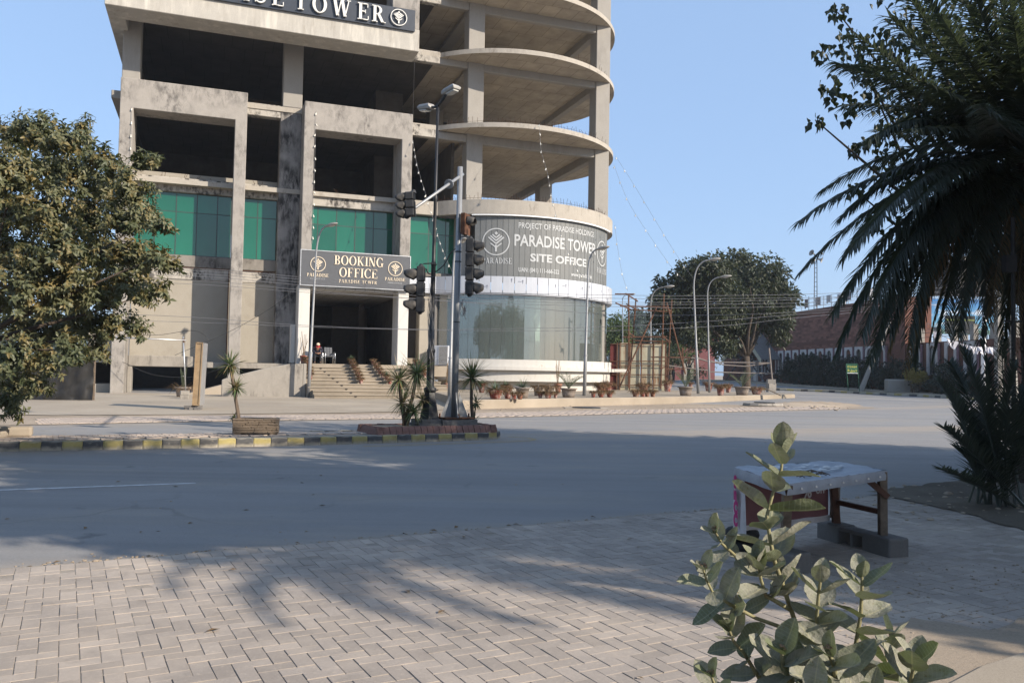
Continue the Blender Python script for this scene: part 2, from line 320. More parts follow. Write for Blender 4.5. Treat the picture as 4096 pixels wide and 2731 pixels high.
# ---------------------------------------------------------------- ground, roads, pavements
def gz(y): return 0.0 if y < 45 else min(.81, .0135 * (y - 45))     # the far side of the junction lies a little higher
def atg(x, y, dz=0.0):                                             # line of sight to the (gently rising) ground
    z = dz
    for _ in range(25): p = atz(x, y, z); z = .5 * z + .5 * (gz(p.y) + dz)
    return atz(x, y, z)
def sheet(name, x0, x1, ys, dz, mat):
    b = MB(); vs = []; 
    for y in ys: vs += [(x0, y, gz(y) + dz), (x1, y, gz(y) + dz)]
    b.add(vs, [(2 * i, 2 * i + 1, 2 * i + 3, 2 * i + 2) for i in range(len(ys) - 1)])
    return tag(b.build(name, mat), kind='structure')
def flat(name, pts, z, mat, kind='structure', parent=None):
    n = len(pts); b = MB().add([(p[0], p[1], z if len(p) < 3 else p[2]) for p in pts], [tuple(range(n))])
    return tag(b.build(name, mat, parent), kind=kind)
def lerp(a, b, t): return (a[0] + (b[0] - a[0]) * t, a[1] + (b[1] - a[1]) * t)
def resample(pts, step, jit=0.0, rnd=random):
    out = []; 
    for a, b in zip(pts, pts[1:]):
        L = math.dist(a, b); n = max(1, int(L / step)); nx, ny = -(b[1] - a[1]) / L, (b[0] - a[0]) / L
        for i in range(n):
            p = lerp(a, b, i / n); j = rnd.uniform(-jit, jit); out.append((p[0] + nx * j, p[1] + ny * j))
    out.append(pts[-1]); return out
sheet('ground', -2500, 2500, (-400, 45, 105, 3500), -.06, M['dirt'])
sheet('road', -160, 240, (-40, 45, 105, 150), 0.0, M['asphalt'])
# near pavement: line of its edge
EA, EB = (-3.84, 6.31), (2.54, 9.76)
ed = Vector((EB[0] - EA[0], EB[1] - EA[1])).normalized(); en = Vector((ed.y, -ed.x))      # en points to the viewer's side
def E1(t, d=0.0): return (EA[0] + ed.x * t + en.x * d, EA[1] + ed.y * t + en.y * d)
rr = random.Random(3)
bed = [E1(-60, 80), E1(60, 80)] + [E1(t, rr.uniform(-.10, .03) - (.012 * max(0, t - 9)) * 1.0) for t in np.arange(60, -60, -.22)]
flat('near_pavement', bed, .0335, M['joint'])
rfr = random.Random(8); fringe = [E1(t, .06) for t in np.arange(-14, 16, .5)] + [E1(t, -abs(rfr.gauss(.05, .05)) - .03 * (1 + math.sin(t * 1.7)) ) for t in np.arange(16, -14, -.07)]
flat('edge_dust', fringe, .0045, M['dirt'])
PV = []                                                            # herringbone of 200 x 100 pavers
Wp = .1; gp = .0028
for k in range(-90, 110):
    for n in range(-40, 60):
        for (a, b_, w, h) in ((k + 4 * n, k, 2, 1), (k + 4 * n, k + 1, 1, 2)):
            cu, cv = (a + w / 2) * Wp, (b_ + h / 2) * Wp
            if not (-3.5 < cu < 12.5 and .24 < cv < 6.6): continue
            p = E1(cu, cv)
            if p[1] < 3.6 or p[0] > 9 or abs(p[0]) > .66 * p[1] + .5: continue
            PV.append((p, w, cu, cv))
for i in range(-40, 130):                                          # header course along the road
    PV.append((E1((i + .5) * Wp, .1), 1, (i + .5) * Wp, .1))
npv = thing('paver_field', None, None); npv['kind'] = 'structure'; npv.name = 'pavement'
ang = math.atan2(ed.y, ed.x)
def paver_box(w, jx=0.0):
    a, c = (w * Wp) / 2 - gp, ((3 - w) * Wp) / 2 - gp; b = MB(); b.bbox(-a, a, -c, c, -.03, .0, .0013); b.f = b.f[1:]; return b
pmesh = {w: paver_box(w).mesh('paver', M['paver']) for w in (1, 2)}
def shown(p): return abs(p[0][0] / p[0][1]) < .62 and p[0][1] > 4.15
PV.sort(key=lambda p: (not shown(p), p[0][1])); rest = MB()
for q, (p, w, cu, cv) in enumerate(PV):
    tilt = (rr.gauss(0, .005), rr.gauss(0, .005)); z = .037 + rr.gauss(0, .0009) - (.0022 if rr.random() < .04 else 0); wear = max(0.0, min(1.0, (p[0] - 3.2) / 2.5))
    z -= .010 * wear * rr.random()
    if q < 300:
        o = obj('paver', pmesh[w], npv, (p[0], p[1], z)); o.rotation_euler = (tilt[0], tilt[1], -ang * -1 + rr.gauss(0, .008))
    else:
        Mx = Matrix.Translation((p[0], p[1], z)) @ Matrix.Rotation(ang + rr.gauss(0, .008), 4, 'Z') @ Matrix.Rotation(tilt[0], 4, 'X') @ Matrix.Rotation(tilt[1], 4, 'Y')
        b = paver_box(w); rest.add([Mx @ Vector(v) for v in b.v], b.f)
tag(rest.build('paver_rest', M['paver_stuff'], npv), kind='stuff')
# dust washed over the pavers towards the lower right, a concrete pad beyond
rp = random.Random(5)
flat('dust_drift', resample([tuple(atz(x + rp.uniform(-60, 60), y + rp.uniform(-14, 14), .0)[:2]) for x, y in ((3300, 2731), (3330, 2600), (3500, 2530), (3700, 2500), (3900, 2540), (4096, 2480), (4400, 2450), (4600, 2700), (4400, 3000), (3300, 3000))], .08, .035, rp), .043, M['dirt'])
pad = [atz(x, y, .05)[:2] for x, y in ((3790, 2740), (3930, 2665), (4096, 2610), (4500, 2520), (4800, 3200), (3700, 3300))]
bb_ = MB().prism(pad[::-1] if False else pad, .0, .055); tag(bb_.build('concrete_pad', M['apron']), kind='structure')
dk = [(3470, 1968), (3600, 1950), (3760, 1930), (3900, 1915), (4150, 1880), (4500, 1900), (4600, 2080), (4100, 2120), (3900, 2065), (3760, 2030), (3640, 2005)]
flat('bare_soil', [(p[0] + rp.gauss(0, .03), p[1] + rp.gauss(0, .03)) for p in resample([tuple(atz(x, y, .04)[:2]) for x, y in dk + dk[:1]], .16, .05, rp)][:-1], .046, M['dark_dirt'])
# lane line and faded yellow line round the median nose
def stripe(name, pts, w, mat, z=.004):
    b = MB(); n = len(pts); vs = []
    for i, p in enumerate(pts):
        d = Vector(pts[min(i + 1, n - 1)]) - Vector(pts[max(i - 1, 0)]); d.normalize(); q = Vector((-d.y, d.x)) * w / 2
        vs += [(p[0] - q.x, p[1] - q.y, z), (p[0] + q.x, p[1] + q.y, z)]
    b.add(vs, [(2 * i, 2 * i + 1, 2 * i + 3, 2 * i + 2) for i in range(n - 1)]); return b.build(name, mat)
l0, l1 = atz(0, 1960), atz(782, 1932)
tag(stripe('lane_line', [(l0.x * 1.6 - l1.x * .6, l0.y * 1.6 - l1.y * .6), (l1.x, l1.y)], .10, M['marking']), kind='structure')
# median island
KF = [(-14.5, 12.6), (-9.15, 14.9), (-7.21, 15.76), (-5.03, 16.78), (-2.58, 18.07), (-.55, 19.38)]
nose = [(-.55 + .62 * math.cos(a) - .30, 20.05 + .62 * math.sin(a)) for a in np.linspace(R(-52), R(118), 9)]
KB = [(-1.25, 20.55), (-4.75, 18.95), (-6.08, 18.25), (-8.6, 17.05), (-14.5, 14.5)]
KP = KF + nose[1:] + KB
tag(stripe('nose_line', [(x + .35, y - .15) for x, y in [(-3.4, 17.35), (-2.3, 17.95), (-1.2, 18.6), (-.4, 19.1), (.1, 19.5), (.25, 19.9), (.1, 20.3), (-.4, 20.6)]], .09, M['marking_y']), kind='structure')
def inset(pts, d):
    out = []; n = len(pts)
    for i, p in enumerate(pts):
        t = Vector(pts[min(i + 1, n - 1)]) - Vector(pts[max(i - 1, 0)]); t.normalize(); out.append((p[0] - t.y * d, p[1] + t.x * d))
    return out
median = thing('median', None, None); median['kind'] = 'structure'
core = inset(KP, .12); MB().prism(core, 0.0, .150).build('core', M['joint'], median)
def kerbmesh(i, mat):
    q = random.Random(i); L, D, H = .335, .18, .17; b = MB(); e = .022
    xs = [0, e, L * .35, L * .7, L - e, L]; prof = [(0, -.05), (-.004, H * .5), (.004, H - e), (e, H), (D, H)]
    vs = []
    for x in xs:
        for (y, z) in prof:
            k = .012 if (x in (0, L)) else 0; vs.append((x + q.uniform(-.003, .003), y + k + q.uniform(-.005, .005), z - (k * .8 if z > H * .6 else 0) + q.uniform(-.005, .005)))
    n = len(prof); b.add(vs, [(i_ * n + j, (i_ + 1) * n + j, (i_ + 1) * n + j + 1, i_ * n + j + 1) for i_ in range(len(xs) - 1) for j in range(n - 1)] + [tuple(range(n - 1, -1, -1)), tuple((len(xs) - 1) * n + j for j in range(n))])
    return b.mesh('kerb_block', mat, False)
kmesh = {(c, i): kerbmesh(i, M[c]) for c in ('kerb_y', 'kerb_k', 'kerb_plain') for i in range(4)}
def kerb_run(path, parent, step=.34, zof=lambda y: 0.0, cols=('kerb_y', 'kerb_k'), start=0):
    d = 0; k = start; pts = [Vector(p) for p in path]; seg = 0; pos = pts[0].copy(); 
    L = [0]
    for a, b in zip(pts, pts[1:]): L.append(L[-1] + (b - a).length)
    def at(t):
        for i in range(len(pts) - 1):
            if t <= L[i + 1] or i == len(pts) - 2: return pts[i] + (pts[i + 1] - pts[i]) * ((t - L[i]) / max(1e-6, L[i + 1] - L[i]))
    t = 0
    while t + step < L[-1]:
        a, b = at(t), at(t + step); q = random.Random(k * 17 + 3)
        o = obj('kerb_block', kmesh[(cols[k % len(cols)], q.randrange(4))], parent, (a.x, a.y, zof(a.y) + q.uniform(-.004, .004)))
        o.rotation_euler = (0, q.gauss(0, .006), math.atan2(b.y - a.y, b.x - a.x)); t += step; k += 1
kerb_run([KF[0]] + KF[1:] + nose[1:] + KB[:2], median)
def paver_strip(name, inside, org, dirv, nu, nv, z, parent, mat, seed=1, L=.2):
    q = random.Random(seed); b = MB(); d = Vector(dirv).normalized(); nrm = Vector((-d.y, d.x)); a_ = math.atan2(d.y, d.x)
    for k in range(nu[0], nu[1]):
        for n in range(nv[0], nv[1]):
            for (a, bb, w, h) in ((k + 4 * n, k, 2, 1), (k + 4 * n, k + 1, 1, 2)):
                cu, cv = (a + w / 2) * L / 2, (bb + h / 2) * L / 2; p = Vector(org) + d * cu + nrm * cv
                if not inside(p): continue
                x, y = w * L / 4 - .004, h * L / 4 - .004; M_ = Matrix.Translation((p.x, p.y, z + q.gauss(0, .0015))) @ Matrix.Rotation(a_, 4, 'Z')
                s = MB(); s.bbox(-x, x, -y, y, -.02, 0, .006, M_); b.add(s.v, s.f[1:])
    return tag(b.build(name, mat, parent), kind='stuff')
def inpoly(poly):
    def f(p):
        c = False; j = len(poly) - 1
        for i in range(len(poly)):
            (xi, yi), (xj, yj) = poly[i], poly[j]
            if (yi > p[1]) != (yj > p[1]) and p[0] < (xj - xi) * (p[1] - yi) / (yj - yi) + xi: c = not c
            j = i
        return c
    return f
med_in = inset(KP, .27)
paver_strip('paver', inpoly(med_in), (-12, 13.5), (.87, .5), (0, 40), (-12, 60), .172, median, M['paver_red'], 4)
# far pavement: dusty pavers by the road, then concrete up to the tower
FE = [(-60, -12), (-20, 16.4), (-12.19, 21.41), (-8.22, 24.24), (-1, 28.3), (1.67, 30.5), (4.63, 33.0), (9.36, 36.3), (13.41, 39.6), (17.5, 42.6)]
FEr = resample(FE[1:], .35, .05, rr)
tipd = [(19.6, 44.6), (20.2, 46.2), (18.6, 47.2), (16.6, 47.6)]
flat('far_pavement', FEr + tipd + [(14.5, 49.5), (22, 60), (10, 75), (-60, 80), (-60, 20)], .012, M['dirt'])
stripF = [(x, y) for x, y in FE[2:]] ; 
back = [(x - 1.35, y + 2.3) for x, y in stripF][::-1]
paver_strip('paver_bed', inpoly([(x - .1, y + .2) for x, y in stripF] + back), (-14, 20), (.83, .56), (0, 60), (-16, 110), .024, None, M['paver_red'], 9)
apr = [(-13.8, 25.2), (-9.6, 27.4), (-6, 29.6), (-3.2, 32.2), (-2.2, 35.0), (-1.2, 44), (1, 52), (-40, 42), (-30, 24)]
flat('apron', apr, .030, M['apron'])
# raised terrace before the round showroom
TF = [atz(x, y, .40)[:2] for x, y in ((1850, 1600), (2300, 1592), (2650, 1587), (3000, 1581), (3180, 1577))]
TF = [tuple(p) for p in TF]; TB = [tw(26, 6)[:2], tw(26, 20)[:2], tw(2, 20)[:2], tw(3.4, -6.6)[:2]]
ter = MB().prism([*TF, (TF[-1][0] + 1.2, TF[-1][1] + 4.0), *[tuple(p) for p in TB]], -.05, .40).build('terrace', M['terrace']); bevel(ter, .03, 2); tag(ter, kind='structure')
# ---------------------------------------------------------------- the unfinished concrete tower (x = along its street face, y = into it)
tower = thing('tower_building', 'unfinished multi-storey concrete tower with open floors, green glass and a round corner showroom', 'building', (TO[0], TO[1], 0), YAW)
SZ = Matrix(((1, 0, 0, 0), (0, 0, 1, 0), (0, 1, 0, 0), (0, 0, 0, 1)))      # outline drawn in (s, z), pushed along b
BWP = 1.6; ACX, ACY, AR = 11.48, 7.04, 8.29
def tb(name, mat, *boxes, bev=.03, parent=tower):
    b = MB(); [b.box(*q) for q in boxes]; o = b.build(name, M[mat], parent)
    if bev: bevel(o, bev, 1)
    return o
def arc(a0, a1, n, r=AR): return [(ACX + r * math.cos(R(a0 + (a1 - a0) * i / n)), ACY + r * math.sin(R(a0 + (a1 - a0) * i / n))) for i in range(n + 1)]
A0, A1 = -138.0, 42.0
def slab(ztop, th, sl=-13.45, mat='ring', dark=False):
    out = [(sl, BWP)] + arc(A0, A1, 60) + [(17.65, 20), (sl, 20)]
    b = MB().prism(out, ztop - th, ztop); me = b.mesh('slab', M[mat]); me.materials.append(M['soffit']); me.polygons[0].material_index = 1
    return obj('floor_slab', me, tower)
for zt in (17.5, 22.3, 26.3, 30.3): slab(zt, .30)
slab(12.5, .28)
# fascia ring of the first upper floor and the straight beams beside it
def ringpart(name, mat, r0, r1, z0, z1, a0=A0, a1=A1, n=60, parent=tower, cx=ACX, cy=ACY, smooth=False):
    b = MB().lathe([(r0, z0), (r1, z0), (r1, z1), (r0, z1), (r0, z0)], n, (cx, cy, 0), None, False, R(a0), R(a1)); k = n + 1
    b.f += [tuple(i * k for i in range(3, -1, -1)), tuple(i * k + n for i in range(4))]
    return b.build(name, M[mat], parent)
ringpart('ring_beam', 'ring', AR - .35, AR + .02, 11.62, 12.54)
tb('ring_beam', 'ring', (3.26, 5.40, 1.45, 1.8, 11.60, 12.50))
for z0, z1 in ((16.68, 17.46), (21.58, 22.36), (25.5, 26.36)):
    tb('edge_beam', 'conc_white', (3.26, 5.30, 1.50, 1.95, z0, z1))
    tb('edge_beam', 'conc_clean', (5.30, 7.24, 1.58, 1.95, z0, z1 - .3)); tb('edge_beam', 'conc_clean', (8.35, 16.58, 1.60, 2.0, z0 - .05, z1 - .25))
    tb('edge_beam', 'conc_clean', (16.62, 17.1, 2.6, 11.8, z0 - .05, z1 - .25)); tb('edge_beam', 'conc_clean', (16.62, 17.1, 12.9, 19.9, z0 - .05, z1 - .25))
    tb('edge_beam', 'conc_clean', (7.4, 8.2, 2.6, 11.8, z0 + .25, z1 - .25))
# columns
for s0, s1, b0, b1 in ((7.24, 8.35, 1.52, 2.6), (16.58, 17.65, 1.52, 2.6)):
    tb('column', 'conc_clean', (s0, s1, b0, b1, 12.5, 34)); 
tb('column', 'conc_clean', (16.58, 17.65, 11.8, 12.9, 12.5, 34)); tb('column', 'conc_clean', (7.24, 8.35, 11.8, 12.9, 12.5, 34))
tb('column', 'conc_clean', (16.58, 17.6, 1.7, 2.6, .4, 12.5)); tb('column', 'conc_clean', (7.4, 8.3, 2.2, 3.0, .4, 12.5))
tb('column', 'conc_clean', (-13.45, -12.5, 1.5, 2.6, 17.5, 21.95)); tb('column', 'conc_clean', (-4.50, -3.34, 1.62, 2.7, 17.55, 21.95))
tb('column', 'conc_black', (-4.60, -3.36, 1.60, 2.8, -.05, 17.54))
tb('edge_beam', 'conc_white', (-6.60, -4.60, 1.62, 2.2, 16.80, 17.56)); tb('edge_beam', 'conc_clean', (-13.4, -6.7, 1.62, 2.2, 16.80, 17.5)); tb('edge_beam', 'conc_clean', (-3.36, 3.26, 1.66, 2.2, 16.75, 17.45))
# portal frames standing before the wall
def portal(s0, s1, i0, i1, z0, zi, zt, b0, b1, mat):
    pts = [(s0, z0), (i0, z0), (i0, zi), (i1, zi), (i1, z0), (s1, z0), (s1, zt), (s0, zt)]
    b = MB().prism(pts, b0, b1, SZ); o = b.build('portal_frame', M[mat], tower); bevel(o, .035, 2); return o
portal(-13.34, -6.59, -12.65, -7.25, -.3, 15.93, 17.60, 0.0, 1.62, 'conc_frame')
tb('side_wall', 'conc_frame', (-13.30, -12.67, 1.62, 2.5, -.3, 17.5), bev=0)
portal(-3.34, 3.26, -2.72, 2.60, 6.5, 15.90, 17.56, 0.0, 1.62, 'conc_frame')
for s0, s1 in ((-3.40, -2.74), (2.58, 3.24)): tb('white_pillar', 'white_paint', (s0, s1, -.02, 1.6, 1.80, 6.56))
tb('lime_patch', 'white_paint', (-3.72, -3.41, 1.0, 1.58, 1.86, 4.2), bev=.05)
# walls of the left bays, one behind the other up the height
tb('infill', 'conc_black', (-3.37, -2.66, 1.63, 2.3, 1.88, 17.0), bev=0); tb('infill', 'conc_clean', (2.54, 3.30, 1.63, 2.3, 6.56, 17.0), bev=0)
for s0, s1, zb in ((-12.65, -6.9, 1.56), (-6.898, -4.58, 1.85)):
    tb('wall', 'plaster', (s0, s1, 2.35, 2.6, zb, 6.70)); tb('wall_band', 'conc_white', (s0, s1, 2.33, 2.6, 6.705, 7.45)); tb('ledge', 'ledge', (s0, s1, 2.22, 2.6, 7.455, 8.14))
    tb('spandrel_beam', 'conc_white', (s0, s1, 2.12, 2.6, 11.86, 12.70)); tb('parapet', 'plaster', (s0, s1, 2.75, 2.95, 12.5, 13.08))
tb('spandrel_beam', 'conc_white', (-2.72, 2.6, 1.75, 2.2, 11.64, 12.50))
tb('rust_trim', 'rust', (-12.6, -7.3, 2.28, 2.33, 7.40, 7.45), bev=0); tb('rust_trim', 'rust', (-6.57, -4.62, 2.28, 2.33, 7.40, 7.45), bev=0)
tb('rust_trim', 'rust', (-7.34, -7.28, 2.2, 2.34, 1.9, 7.4), bev=0)
def panes(s_list, z_list, b, mat='gglass'):
    q = random.Random(int(s_list[0] * 100))
    for a, c in zip(s_list, s_list[1:]):
        for z0, z1 in zip(z_list, z_list[1:]):
            o = MB().box(-(c - a) / 2 + .02, (c - a) / 2 - .02, -.01, .01, -(z1 - z0) / 2 + .02, (z1 - z0) / 2 - .02).build('glass_pane', M[mat], tower, loc=((a + c) / 2, b, (z0 + z1) / 2))
            o.rotation_euler = (q.gauss(0, .004), 0, q.gauss(0, .006))
    for s in s_list: MB().box(s - .025, s + .025, b - .02, b + .05, z_list[0], z_list[-1]).build('mullion', M['alu'], tower)
    for z in z_list: MB().box(s_list[0], s_list[-1], b - .018, b + .05, z - .022, z + .022).build('transom', M['alu'], tower)
panes([-12.6, -11.51, -10.36, -9.21, -8.06, -7.27], [8.16, 10.72, 11.84], 2.42)
panes([-6.57, -5.74, -4.62], [8.16, 10.72, 11.84], 2.42)
panes([-2.70, -2.17, -1.01, .15, 1.31, 2.58], [6.55, 8.62, 10.55, 11.62], 2.05)
panes([3.28, 4.92, 6.05, 6.95], [7.92, 10.45, 11.58], 2.0)
tb('ledge', 'ledge', (3.28, 7.3, 1.75, 2.2, 7.66, 7.90)); tb('pier', 'conc_clean', (6.62, 7.34, .75, 2.3, 7.66, 11.60))
# basement entry under the left bay
tb('lintel', 'conc', (-12.66, -8.9, 2.15, 2.7, 1.52, 2.16)); tb('base_slab', 'conc', (-8.9, -3.4, .9, 2.7, 1.50, 1.84))
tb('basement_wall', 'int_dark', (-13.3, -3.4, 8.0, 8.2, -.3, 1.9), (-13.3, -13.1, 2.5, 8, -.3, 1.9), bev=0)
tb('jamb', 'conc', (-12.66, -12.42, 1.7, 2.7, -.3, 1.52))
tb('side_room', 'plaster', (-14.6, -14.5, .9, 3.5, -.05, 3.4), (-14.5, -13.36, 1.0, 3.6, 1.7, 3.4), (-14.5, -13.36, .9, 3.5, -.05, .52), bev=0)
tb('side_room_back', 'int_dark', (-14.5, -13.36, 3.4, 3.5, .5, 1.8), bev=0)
# overhanging top box that carries the big sign
tb('fascia_beam', 'fascia', (-14.07, 3.10, -1.90, -.05, 20.80, 22.15)); tb('side_beam', 'fascia', (-14.07, -13.20, -.05, 16, 20.78, 22.1))
tb('box_floor', 'soffit', (-13.2, 3.05, -.05, 1.6, 21.98, 22.12), bev=0)
tb('box_pier', 'conc_frame', (1.42, 3.08, -1.88, 0, 22.15, 30)); tb('box_pier', 'conc_frame', (-14.05, -11.9, -1.88, 0, 22.15, 30))
tb('box_top', 'conc_frame', (-14.05, 3.08, -1.9, 1.6, 26.6, 28)); 
tb('side_slab', 'conc', (-14.02, -13.36, 2.0, 18, 16.95, 17.42))
# interior: back walls, partition, entrance hall
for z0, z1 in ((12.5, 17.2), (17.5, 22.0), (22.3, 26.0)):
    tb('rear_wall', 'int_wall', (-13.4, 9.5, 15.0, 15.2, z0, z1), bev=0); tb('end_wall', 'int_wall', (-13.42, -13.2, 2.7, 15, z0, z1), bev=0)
    tb('painted_shade_ceiling', 'soffit_unlit', (-13.2, 5.2, 2.25, 15, z1 - .02, z1 + .0 if z1 != 22.0 else 21.97), bev=0)  # dark sheet added under the slab, shade of the left bays in its colour
    tb('bounce_cut_floor', 'int_wall', (-13.2, 3.2, 2.75, 15, z0, z0 + .02), bev=0)  # thin dark sheet added over the slab to cut bounced light
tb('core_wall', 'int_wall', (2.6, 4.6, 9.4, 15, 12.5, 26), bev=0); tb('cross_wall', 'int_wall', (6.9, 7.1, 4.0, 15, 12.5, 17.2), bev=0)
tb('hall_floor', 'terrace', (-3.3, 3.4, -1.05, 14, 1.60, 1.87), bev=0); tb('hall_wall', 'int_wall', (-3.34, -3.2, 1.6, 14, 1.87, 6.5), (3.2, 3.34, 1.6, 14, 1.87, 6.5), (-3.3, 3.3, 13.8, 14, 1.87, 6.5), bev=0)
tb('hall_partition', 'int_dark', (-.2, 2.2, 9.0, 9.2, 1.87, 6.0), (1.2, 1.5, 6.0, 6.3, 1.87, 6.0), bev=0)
hc = Mat('ceiling_tiles'); v_ = hc.coord(); br = hc.n('TexBrick'); hc.l(v_, br.inputs['Vector'])
for k_, val in (('Scale', 1.0), ('Mortar Size', .012), ('Brick Width', .6), ('Row Height', .6)): br.inputs[k_].default_value = val
br.offset = 0; br.inputs['Color1'].default_value = g(.62); br.inputs['Color2'].default_value = g(.56); br.inputs['Mortar'].default_value = g(.2); hc.color(br.outputs[0]).set(.8); M['ceil'] = hc.m
tb('hall_ceiling', 'ceil', (-3.2, 3.2, .4, 13.9, 6.36, 6.48), bev=0)
# beside the entrance: dark door, tiled return wall, end of the showroom
tb('side_door', 'int_dark', (3.26, 4.35, 2.6, 2.7, 1.87, 6.55), bev=0); tb('door_lining', 'white_paint', (3.5, 3.6, 1.9, 2.0, 1.87, 6.5), bev=0)
tb('return_wall', 'plaster', (4.35, 5.25, 1.7, 2.6, 1.87, 6.55)); tb('block_edge', 'block', (5.25, 5.5, 1.55, 2.4, 1.87, 6.55))
tb('side_floor', 'terrace', (3.4, 5.6, -.8, 3, 1.2, 1.87))
# stairs
M['step'] = dusty('darker_riser', rgb(.21, .18, .14), rgb(.29, .245, .19), 1.4, 50, .3); NS = 10; rise = (1.87 - .05) / NS  # risers a little darker than the treads
for i in range(NS):
    b1 = -1.0 - .58 * i; zt = 1.87 - rise * i
    if i == 0: continue
    sr = 3.3 + .21 * i + (.25 if i > 6 else 0); tb('step', 'step', (-3.25 if i < 8 else -3.05, sr, b1, b1 + .62, -.05, zt - .05), bev=0); tb('nosing', 'terrace', (-3.27 if i < 8 else -3.07, sr + .02, b1 - .045, b1 + .60, zt - .05, zt), bev=.008)
for i in range(1, NS):                                               # pipe ends let into the risers
    for j, (s, lo) in enumerate(((-2.35 + .16 * i, 1), (1.05 + .16 * i, 2), (3.0 + .12 * i, 4))):
        if i < lo or (j == 2 and i > 9): continue
        b1 = -1.0 - .58 * i - .004; MB().lathe([(.0, 0), (.075, 0), (.075, .01), (0, .01)], 12, M=Matrix.Translation((s, b1, 1.87 - rise * (i + .5) + .02)) @ Matrix.Rotation(R(90), 4, 'X'), cap=False).build('pipe_end', M['int_dark'], tower)
tb('cheek_wall', 'conc', (-3.62, -3.28, -1.6, 1.0, -.05, 1.84)); 
b = MB().prism([(-9.3, .06), (-3.62, 1.70), (-3.62, .0), (-9.3, -.05)][::-1], -.8, .85, SZ); b.build('ramp', M['apron'], tower)
b = MB().prism([(-7.6, -.05), (-3.45, -.05), (-3.45, 1.84), (-4.2, 1.80), (-5.6, 1.50), (-7.3, 1.02), (-7.6, .90)], -4.1, -3.8, SZ); bevel(b.build('ramp_parapet', M['conc'], tower), .03)
tb('cheek_wall', 'conc', (-3.45, -3.26, -4.1, -1.6, -.05, 1.84))
# round showroom: drum, glass, white cladding
ringpart('drum_base', 'white_wall', 6.5, 7.75, .35, 1.02); ringpart('drum', 'white_wall', 6.5, 8.28, 1.0, 1.70); ringpart('shelf', 'white_wall', 6.5, 8.62, 1.70, 1.92); ringpart('upstand', 'white_wall', 7.9, 8.36, 1.92, 2.38)
tb('shelf_end', 'white_wall', (17.6, 20.3, 3.0, 6.5, 1.70, 1.93))
PSTEP = 5.2; PA = [A0 + PSTEP * i for i in range(int((A1 - A0) / PSTEP) + 1)]
def curved_box(a0, a1, r0, r1, z0, z1, n=2):
    b = MB(); q = []
    for i in range(n + 1):
        a = R(a0 + (a1 - a0) * i / n); q += [(ACX + r * math.cos(a), ACY + r * math.sin(a), z) for r, z in ((r0, z0), (r1, z0), (r1, z1), (r0, z1))]
    fs = [(4 * i + j, 4 * i + (j + 1) % 4, 4 * i + 4 + (j + 1) % 4, 4 * i + 4 + j)[::-1] for i in range(n) for j in range(4)] + [(0, 1, 2, 3), tuple(4 * n + j for j in (3, 2, 1, 0))]
    return b.add(q, fs)
qq = random.Random(11)
for i, a in enumerate(PA):
    curved_box(a + .04, a + PSTEP - .04, 7.96, 7.985, 2.39, 6.56).build('glass_pane', M['cglass'], tower)
    cp = curved_box(a + .13, a + PSTEP - .13, 8.30, 8.34 + qq.uniform(0, .012), 6.56, 7.64).build('cladding_panel', M['white_clad'], tower)
    if 2 < i < 20 and qq.random() < .7:                               # arrows and stamps still on the protective film
        am = R(a + PSTEP * qq.choice((.7, .75, .3))); c_ = Vector((ACX + 8.365 * math.cos(am), ACY + 8.365 * math.sin(am), 6.8 + qq.uniform(0, .5)))
        Mx = Matrix.Translation(c_) @ Matrix.Rotation(am + R(90), 4, 'Z') @ Matrix.Rotation(R(90), 4, 'X')
        MB().add([Mx @ Vector(p) for p in ((-.012, 0, 0), (.012, 0, 0), (.012, .17, 0), (-.012, .17, 0), (-.05, .15, 0), (.05, .15, 0), (0, .24, 0))], [(0, 1, 2, 3), (4, 5, 6)]).build('arrow_print', M['clad_text'], cp)
        if qq.random() < .6:
            for t in range(4): MB().add([Mx @ Vector(p) for p in ((-.3 + t * .06, .1, 0), (-.265 + t * .06, .1, 0), (-.265 + t * .06, .135, 0), (-.3 + t * .06, .135, 0))], [(0, 1, 2, 3)]).build('stamp_print', M['clad_text'], cp)
for s in np.arange(3.3, 5.3, .78): tb('cladding_panel', 'white_clad', (s + .006, s + .77, 1.40, 1.44, 6.57, 7.64), bev=0)
ringpart('clad_soffit', 'white_clad', 7.95, 8.30, 6.5, 6.55); tb('clad_soffit', 'white_clad', (3.3, 5.4, 1.44, 2.5, 6.56, 6.62), bev=0)
b = MB().prism([(3.3, 2.2)] + arc(A0, A1, 40, 7.9) + [(17.4, 14), (5.5, 14)], 2.0, 2.36); b.build('showroom_floor', M['terrace'], tower)
b = MB().prism([(3.3, 2.2)] + arc(A0, A1, 40, 7.9) + [(17.4, 14), (5.5, 14)], 6.66, 6.8); b.build('showroom_ceiling', M['ceil'], tower)
tb('showroom_wall', 'white_wall', (5.4, 17.4, 13.0, 13.2, 2.36, 6.66), (5.4, 5.6, 2.6, 13, 2.36, 6.66), bev=0)
tb('showroom_column', 'white_wall', (11.0, 11.9, 4.0, 4.9, 2.36, 6.66)); tb('screen', 'plaster', (13.2, 15.6, 6.0, 6.1, 2.36, 3.9), bev=0)
ringpart('trim', 'trim', AR - .1, AR + .035, 11.52, 11.60, -121, -38); tb('back_fill', 'int_dark', (5.4, 17.4, 3.2, 3.3, 7.7, 11.5), bev=0)
